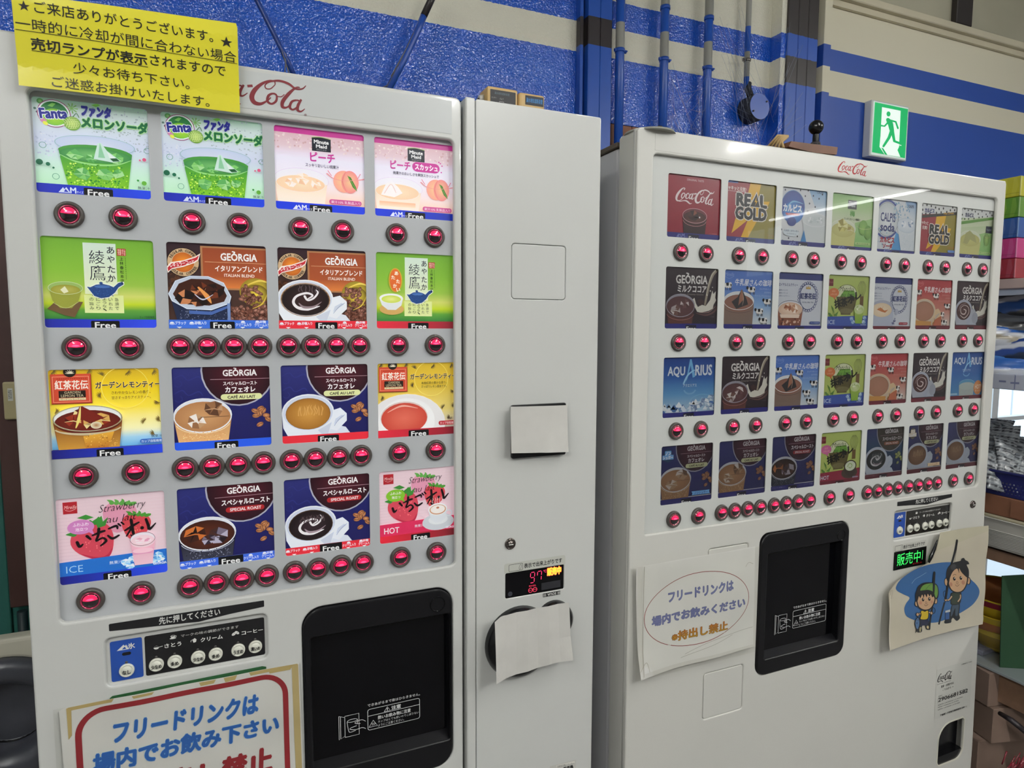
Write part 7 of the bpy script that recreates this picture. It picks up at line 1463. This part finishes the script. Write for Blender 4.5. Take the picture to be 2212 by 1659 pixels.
def band(cs): return lambda u, v: cs[min(len(cs)-1, int((v+1)/2*len(cs)))]
NV_ = (28, 40, 66); BLu = (40, 92, 168); WHt = (196, 200, 208); GRy = (96, 100, 108); BKn = (24, 26, 32)
SB = [('dark snack bag with a blue band and white strip, highest on the middle shelf', .048, .055, [BKn, (36, 70, 128), (36, 70, 128), WHt, GRy], .35, 3),
      ('dark grey snack bag squeezed beneath the highest bag on the middle shelf', .010, .050, [GRy, BKn, GRy, (80, 84, 92), BKn, GRy], .15, 4),
      ('white and blue snack bag lying half way down the middle shelf', -.028, .050, [WHt, (150, 140, 120), WHt, BLu, BLu, WHt], .05, 5),
      ('navy snack bag with pale stripes under the white and blue one', -.060, .044, [NV_, (30, 62, 130), WHt, (30, 62, 130), NV_], -.05, 6),
      ('bright blue and white snack bag, lowest on the middle shelf', -.098, .050, [WHt, BLu, BLu, (60, 120, 190), WHt], .0, 7)]
for lb, z, th, cs, ti, sd in SB:
    k = SB.index((lb, z, th, cs, ti, sd)); cx = 2.045-.014*k; o = pillow('snack_bag', None, cx, cx/1.79, .062-.0400*k, .24, .078, .034, (lambda C_, q: lambda u, v: C_[max(0, min(len(C_)-1, int((v*.9+1+q*.45*u)/2*len(C_))))])(cs, sd % 3-1), tilt=1.02, seed=sd, yaw=-1.07+.08*(sd % 3-1), roll=.10*(sd % 3-1)); tag(o, lb, 'snack bag', 'snack bags on the middle shelf')
# perforated navy basket with silver packets
t = root('perforated_basket', 2.10, 1.1, -.467, 'navy plastic basket with small round holes, heaped with printed silver packets', 'basket')
NVB = mat('navy_plastic', (32, 36, 92), .35, spec=.5)
hl = [circ(1.004+.0092*i+.0035*(j % 2), -.4300-.0085*j, .0024, 8) for i in range(11) for j in range(4)]
vs_ = plate('basket_side', rrect(.93, 1.30, -.4665, -.398, .004), hl, 0, .003, NVB, None, bev=.0004)
me = vs_.data; r_ = Vector((0, 0, H))
for v in me.vertices: v.co = Vector((XS+.010+v.co.y, v.co.x, v.co.z))
vs_.parent = t; me.transform(Matrix.Translation(-root_loc(t)))
bm = NB(); box(bm, XS+.012, 2.30, .93, .934, -.4665, -.398); box(bm, XS+.012, 2.30, 1.296, 1.30, -.4665, -.398); box(bm, 2.296, 2.30, .93, 1.30, -.4665, -.398); box(bm, XS+.012, 2.30, .93, 1.30, -.4670, -.4640); bobj('basket_shell', bm, NVB, t)
bobj('basket_rim', box(NB(), XS+.004, XS+.018, .925, 1.305, -.4030, -.3965, .002, 1), NVB, t)
SV = (168, 172, 174); SV2 = (132, 138, 142); RDk = (120, 40, 48); GN = (66, 96, 98); LN = (46, 46, 52)
def packet(i):
    def f(u, v):
        k = int((v+1)*13+u*1.5); 
        if (k+i) % 6 in (0, 2) and (u*3+i) % 2 < 1.7: return LN
        if abs(u+.3) < .14 and abs(v-.2) < .2 and i % 3 == 0: return RDk
        if i % 4 == 1 and u > .3: return GN
        return SV if (k % 2) else SV2
    return f
PKM = mat('silver_packet', rough=.32, attr=True, coat=.5, bump=.7, bscale=70, bdist=.0025)
PKL = ['with a red heart mark, at the far end of the heap', 'leaning steeply at the far side', 'lying across the top of the heap', 'with a red star mark, upright in the middle', 'slumped over the basket edge', 'with a green stripe, low at the near side', 'standing nearest the frame edge', 'lying highest at the near side']
for i in range(8):
    cx = 2.085-.014*i; o = pillow('silver_packet', None, cx, cx/(1.745+.022*(i % 5)), -.318-.0125*i, .085, .125, .016, packet(i), tilt=.75+.16*(i % 3), yaw=-1.07+.25*((i*2) % 3-1), roll=.35*((i+1) % 3-1), seed=20+i, mat_=PKM, nx=22, ny=40)
    tag(o, 'printed silver packet '+PKL[i], 'packet', 'silver packets heaped in the navy basket')
t = root('cardboard_tray', 2.1, 1.1, -.53, 'brown cardboard tray under the navy basket', 'tray')
CARD = mat('brown_cardboard', (132, 88, 64), .8, bump=.2, bscale=80, var=.15, vscale=20)
bobj('carton', box(NB(), XS+.008, 2.34, .90, 1.34, -.5240, -.4680, .002, 1), CARD, t)
bobj('flap', box(NB(), XS+.004, XS+.0075, 1.00, 1.060, -.5200, -.4710), CARD, t)
bobj('cream_strip', box(NB(), XS+.001, XS+.02, .62, 1.5, -.5320, -.5245, .002, 1), mat('cream_strip', (176, 168, 142), .6), sh_)
# glass counter with stacked bowls
t = root('glass_counter', 2.2, 1.1, FLOOR, 'glass-topped counter under the shelf rack holding the stacked bowls', 'counter')
bobj('glass_top', box(NB(), XS, 2.55, .45, 1.62, -.9720, -.9640, .001, 1), mat('counter_glass', (150, 158, 160), .08, coat=1, spec=.8), t)
bobj('counter_frame', box(NB(), XS+.02, 2.53, .5, 1.60, -1.06, -.9725), DKW, t)
for x, y in ((2.0, .55), (2.5, .55), (2.0, 1.55), (2.5, 1.55)): bobj('counter_leg', box(NB(), x-.02, x+.02, y-.02, y+.02, FLOOR, -1.0605), DKW, t)
def bowl(cx, cy, z0, r, h, bands, lab, inner):
    t = root('bowl', cx, cy, z0, lab, 'bowl', 'striped bowls stacked on the glass counter')
    ms = [mat('bowl_%s' % n, c, .25, coat=.6) for n, c in bands]+[mat('bowl_in_%s' % inner[0], inner[1], .5, bump=.3, bscale=40, coat=.3)]
    prof = [(r*.45, 0), (r*.62, h*.06), (r*.78, h*.25), (r*.89, h*.5), (r*.96, h*.75), (r, h*.96), (r*1.02, h), (r*1.0, h*1.02), (r*.96, h*.98)]
    bm = NB(); n = 56; rings = [[bm.verts.new((cx+q*math.cos(2*math.pi*k/n), cy+q*math.sin(2*math.pi*k/n), z0+zz)) for k in range(n)] for q, zz in prof+[(r*.88, h*.6), (r*.70, h*.25), (r*.4, h*.1)]]
    for i, (A, B) in enumerate(zip(rings, rings[1:])):
        zz = (prof+[(0, 0)]*4)[i][1]/h
        mi = len(bands) if i >= 8 else min(len(bands)-1, [0, 0, 1, 1, 2, 3, 3, 3][i] % len(bands))
        for k in range(n): f = bm.faces.new((A[k], A[(k+1) % n], B[(k+1) % n], B[k])); f.smooth = True; f.material_index = mi
    bm.faces.new(rings[0][::-1]); f = bm.faces.new(rings[-1]); f.material_index = len(bands)
    bmesh.ops.recalc_face_normals(bm, faces=bm.faces[:]); bobj('shell', bm, ms, t)
YL = ('yellow', (206, 176, 44)); MR = ('maroon', (140, 42, 56)); BR = ('brown', (178, 112, 56)); OV = ('ochre', (160, 132, 34))
BCX, BCY = 2.120, 1.140
bowl(BCX-.006, BCY-.004, -.9638, .100, .078, [YL, OV, YL, OV], 'plain yellow bowl at the foot of the stack', BR)
bowl(BCX-.004, BCY, -.9200, .122, .080, [BR, BR, YL, YL], 'brown bowl with a yellow rim in the middle of the stack', BR)
bowl(BCX, BCY, -.8740, .130, .084, [MR, YL, MR, YL], 'topmost bowl of the stack, yellow and maroon bands with brown inside', BR)
bm = NB(); prism(bm, [(0, 0), (.27, .03), (.27, -.268), (.012, -.268)], 0, .003)
for v in bm.verts: v.co = Matrix.Rotation(-.52, 4, 'Z') @ v.co+Vector((1.968, 1.076, -.6955))
tag(bobj('green_board', bm, mat('dark_green_board', (36, 74, 46), .6, bump=.2, bscale=100)), 'dark green sheet standing in front of the stacked bowls', 'sheet')
t = tag(bobj('paper_pad', box(NB(), 2.0, 2.12, 1.13, 1.25, -.9635, -.9500, .001, 1), mat('printed_pad', (150, 152, 168), .5, var=.5, vscale=60)), 'printed paper pad on the glass counter behind the bowls', 'paper')
# cartons under the counter
for i, (dx, dy, z0, z1, rot, lb) in enumerate(((.0, .0, -1.075, -.975, .20, 'upper brown carton under the glass counter'), (.008, -.012, -1.180, -1.0765, .26, 'middle brown carton under the glass counter, jutting out'), (-.012, .01, -1.42, -1.1815, .16, 'lowest brown carton under the glass counter'))):
    bm = NB(); box(bm, 0, .42, 0, .30, z0, z1, .002, 1)
    for v in bm.verts: v.co = Matrix.Rotation(-rot, 4, 'Z') @ v.co+Vector((XS+dx-.012, 1.072+dy, 0))
    tag(bobj('cardboard_carton', bm, mat('grey_brown_cardboard', (138, 116, 102), .8, bump=.2, bscale=60, var=.12, vscale=14)), lb, 'box', 'cartons under the glass counter')
pts = [plane_pt(2160, 1541, 1.02), plane_pt(2185, 1556, .98), plane_pt(2230, 1592, .95)]
bm = NB(); tube(bm, [(p[0], y, p[1]) for p, y in zip(pts, (1.02, .98, .95))], [.006, .0075, .008], 10); tag(bobj('black_strap', bm, mat('strap_dark', (40, 34, 38), .5)), 'dark strap hanging across the cartons at the lower right', 'strap')
bm = NB(); rg = random.Random(3)
for k in range(26):
    x, z = plane_pt(2165+rg.uniform(0, 60), 1650-rg.uniform(0, 18)+rg.uniform(-4, 14), .97); tube(bm, [(x, .97, z-.02), (x+rg.uniform(.0, .03), .965, z+rg.uniform(.0, .018))], rg.uniform(.0012, .003), 6)
tag(bobj('red_tinsel', bm, mat('red_vinyl', (132, 34, 50), .2, coat=1)), 'shiny red vinyl strips in front of the lowest carton', 'tinsel', kind='stuff')
bpy.data.scenes.remove(TS)
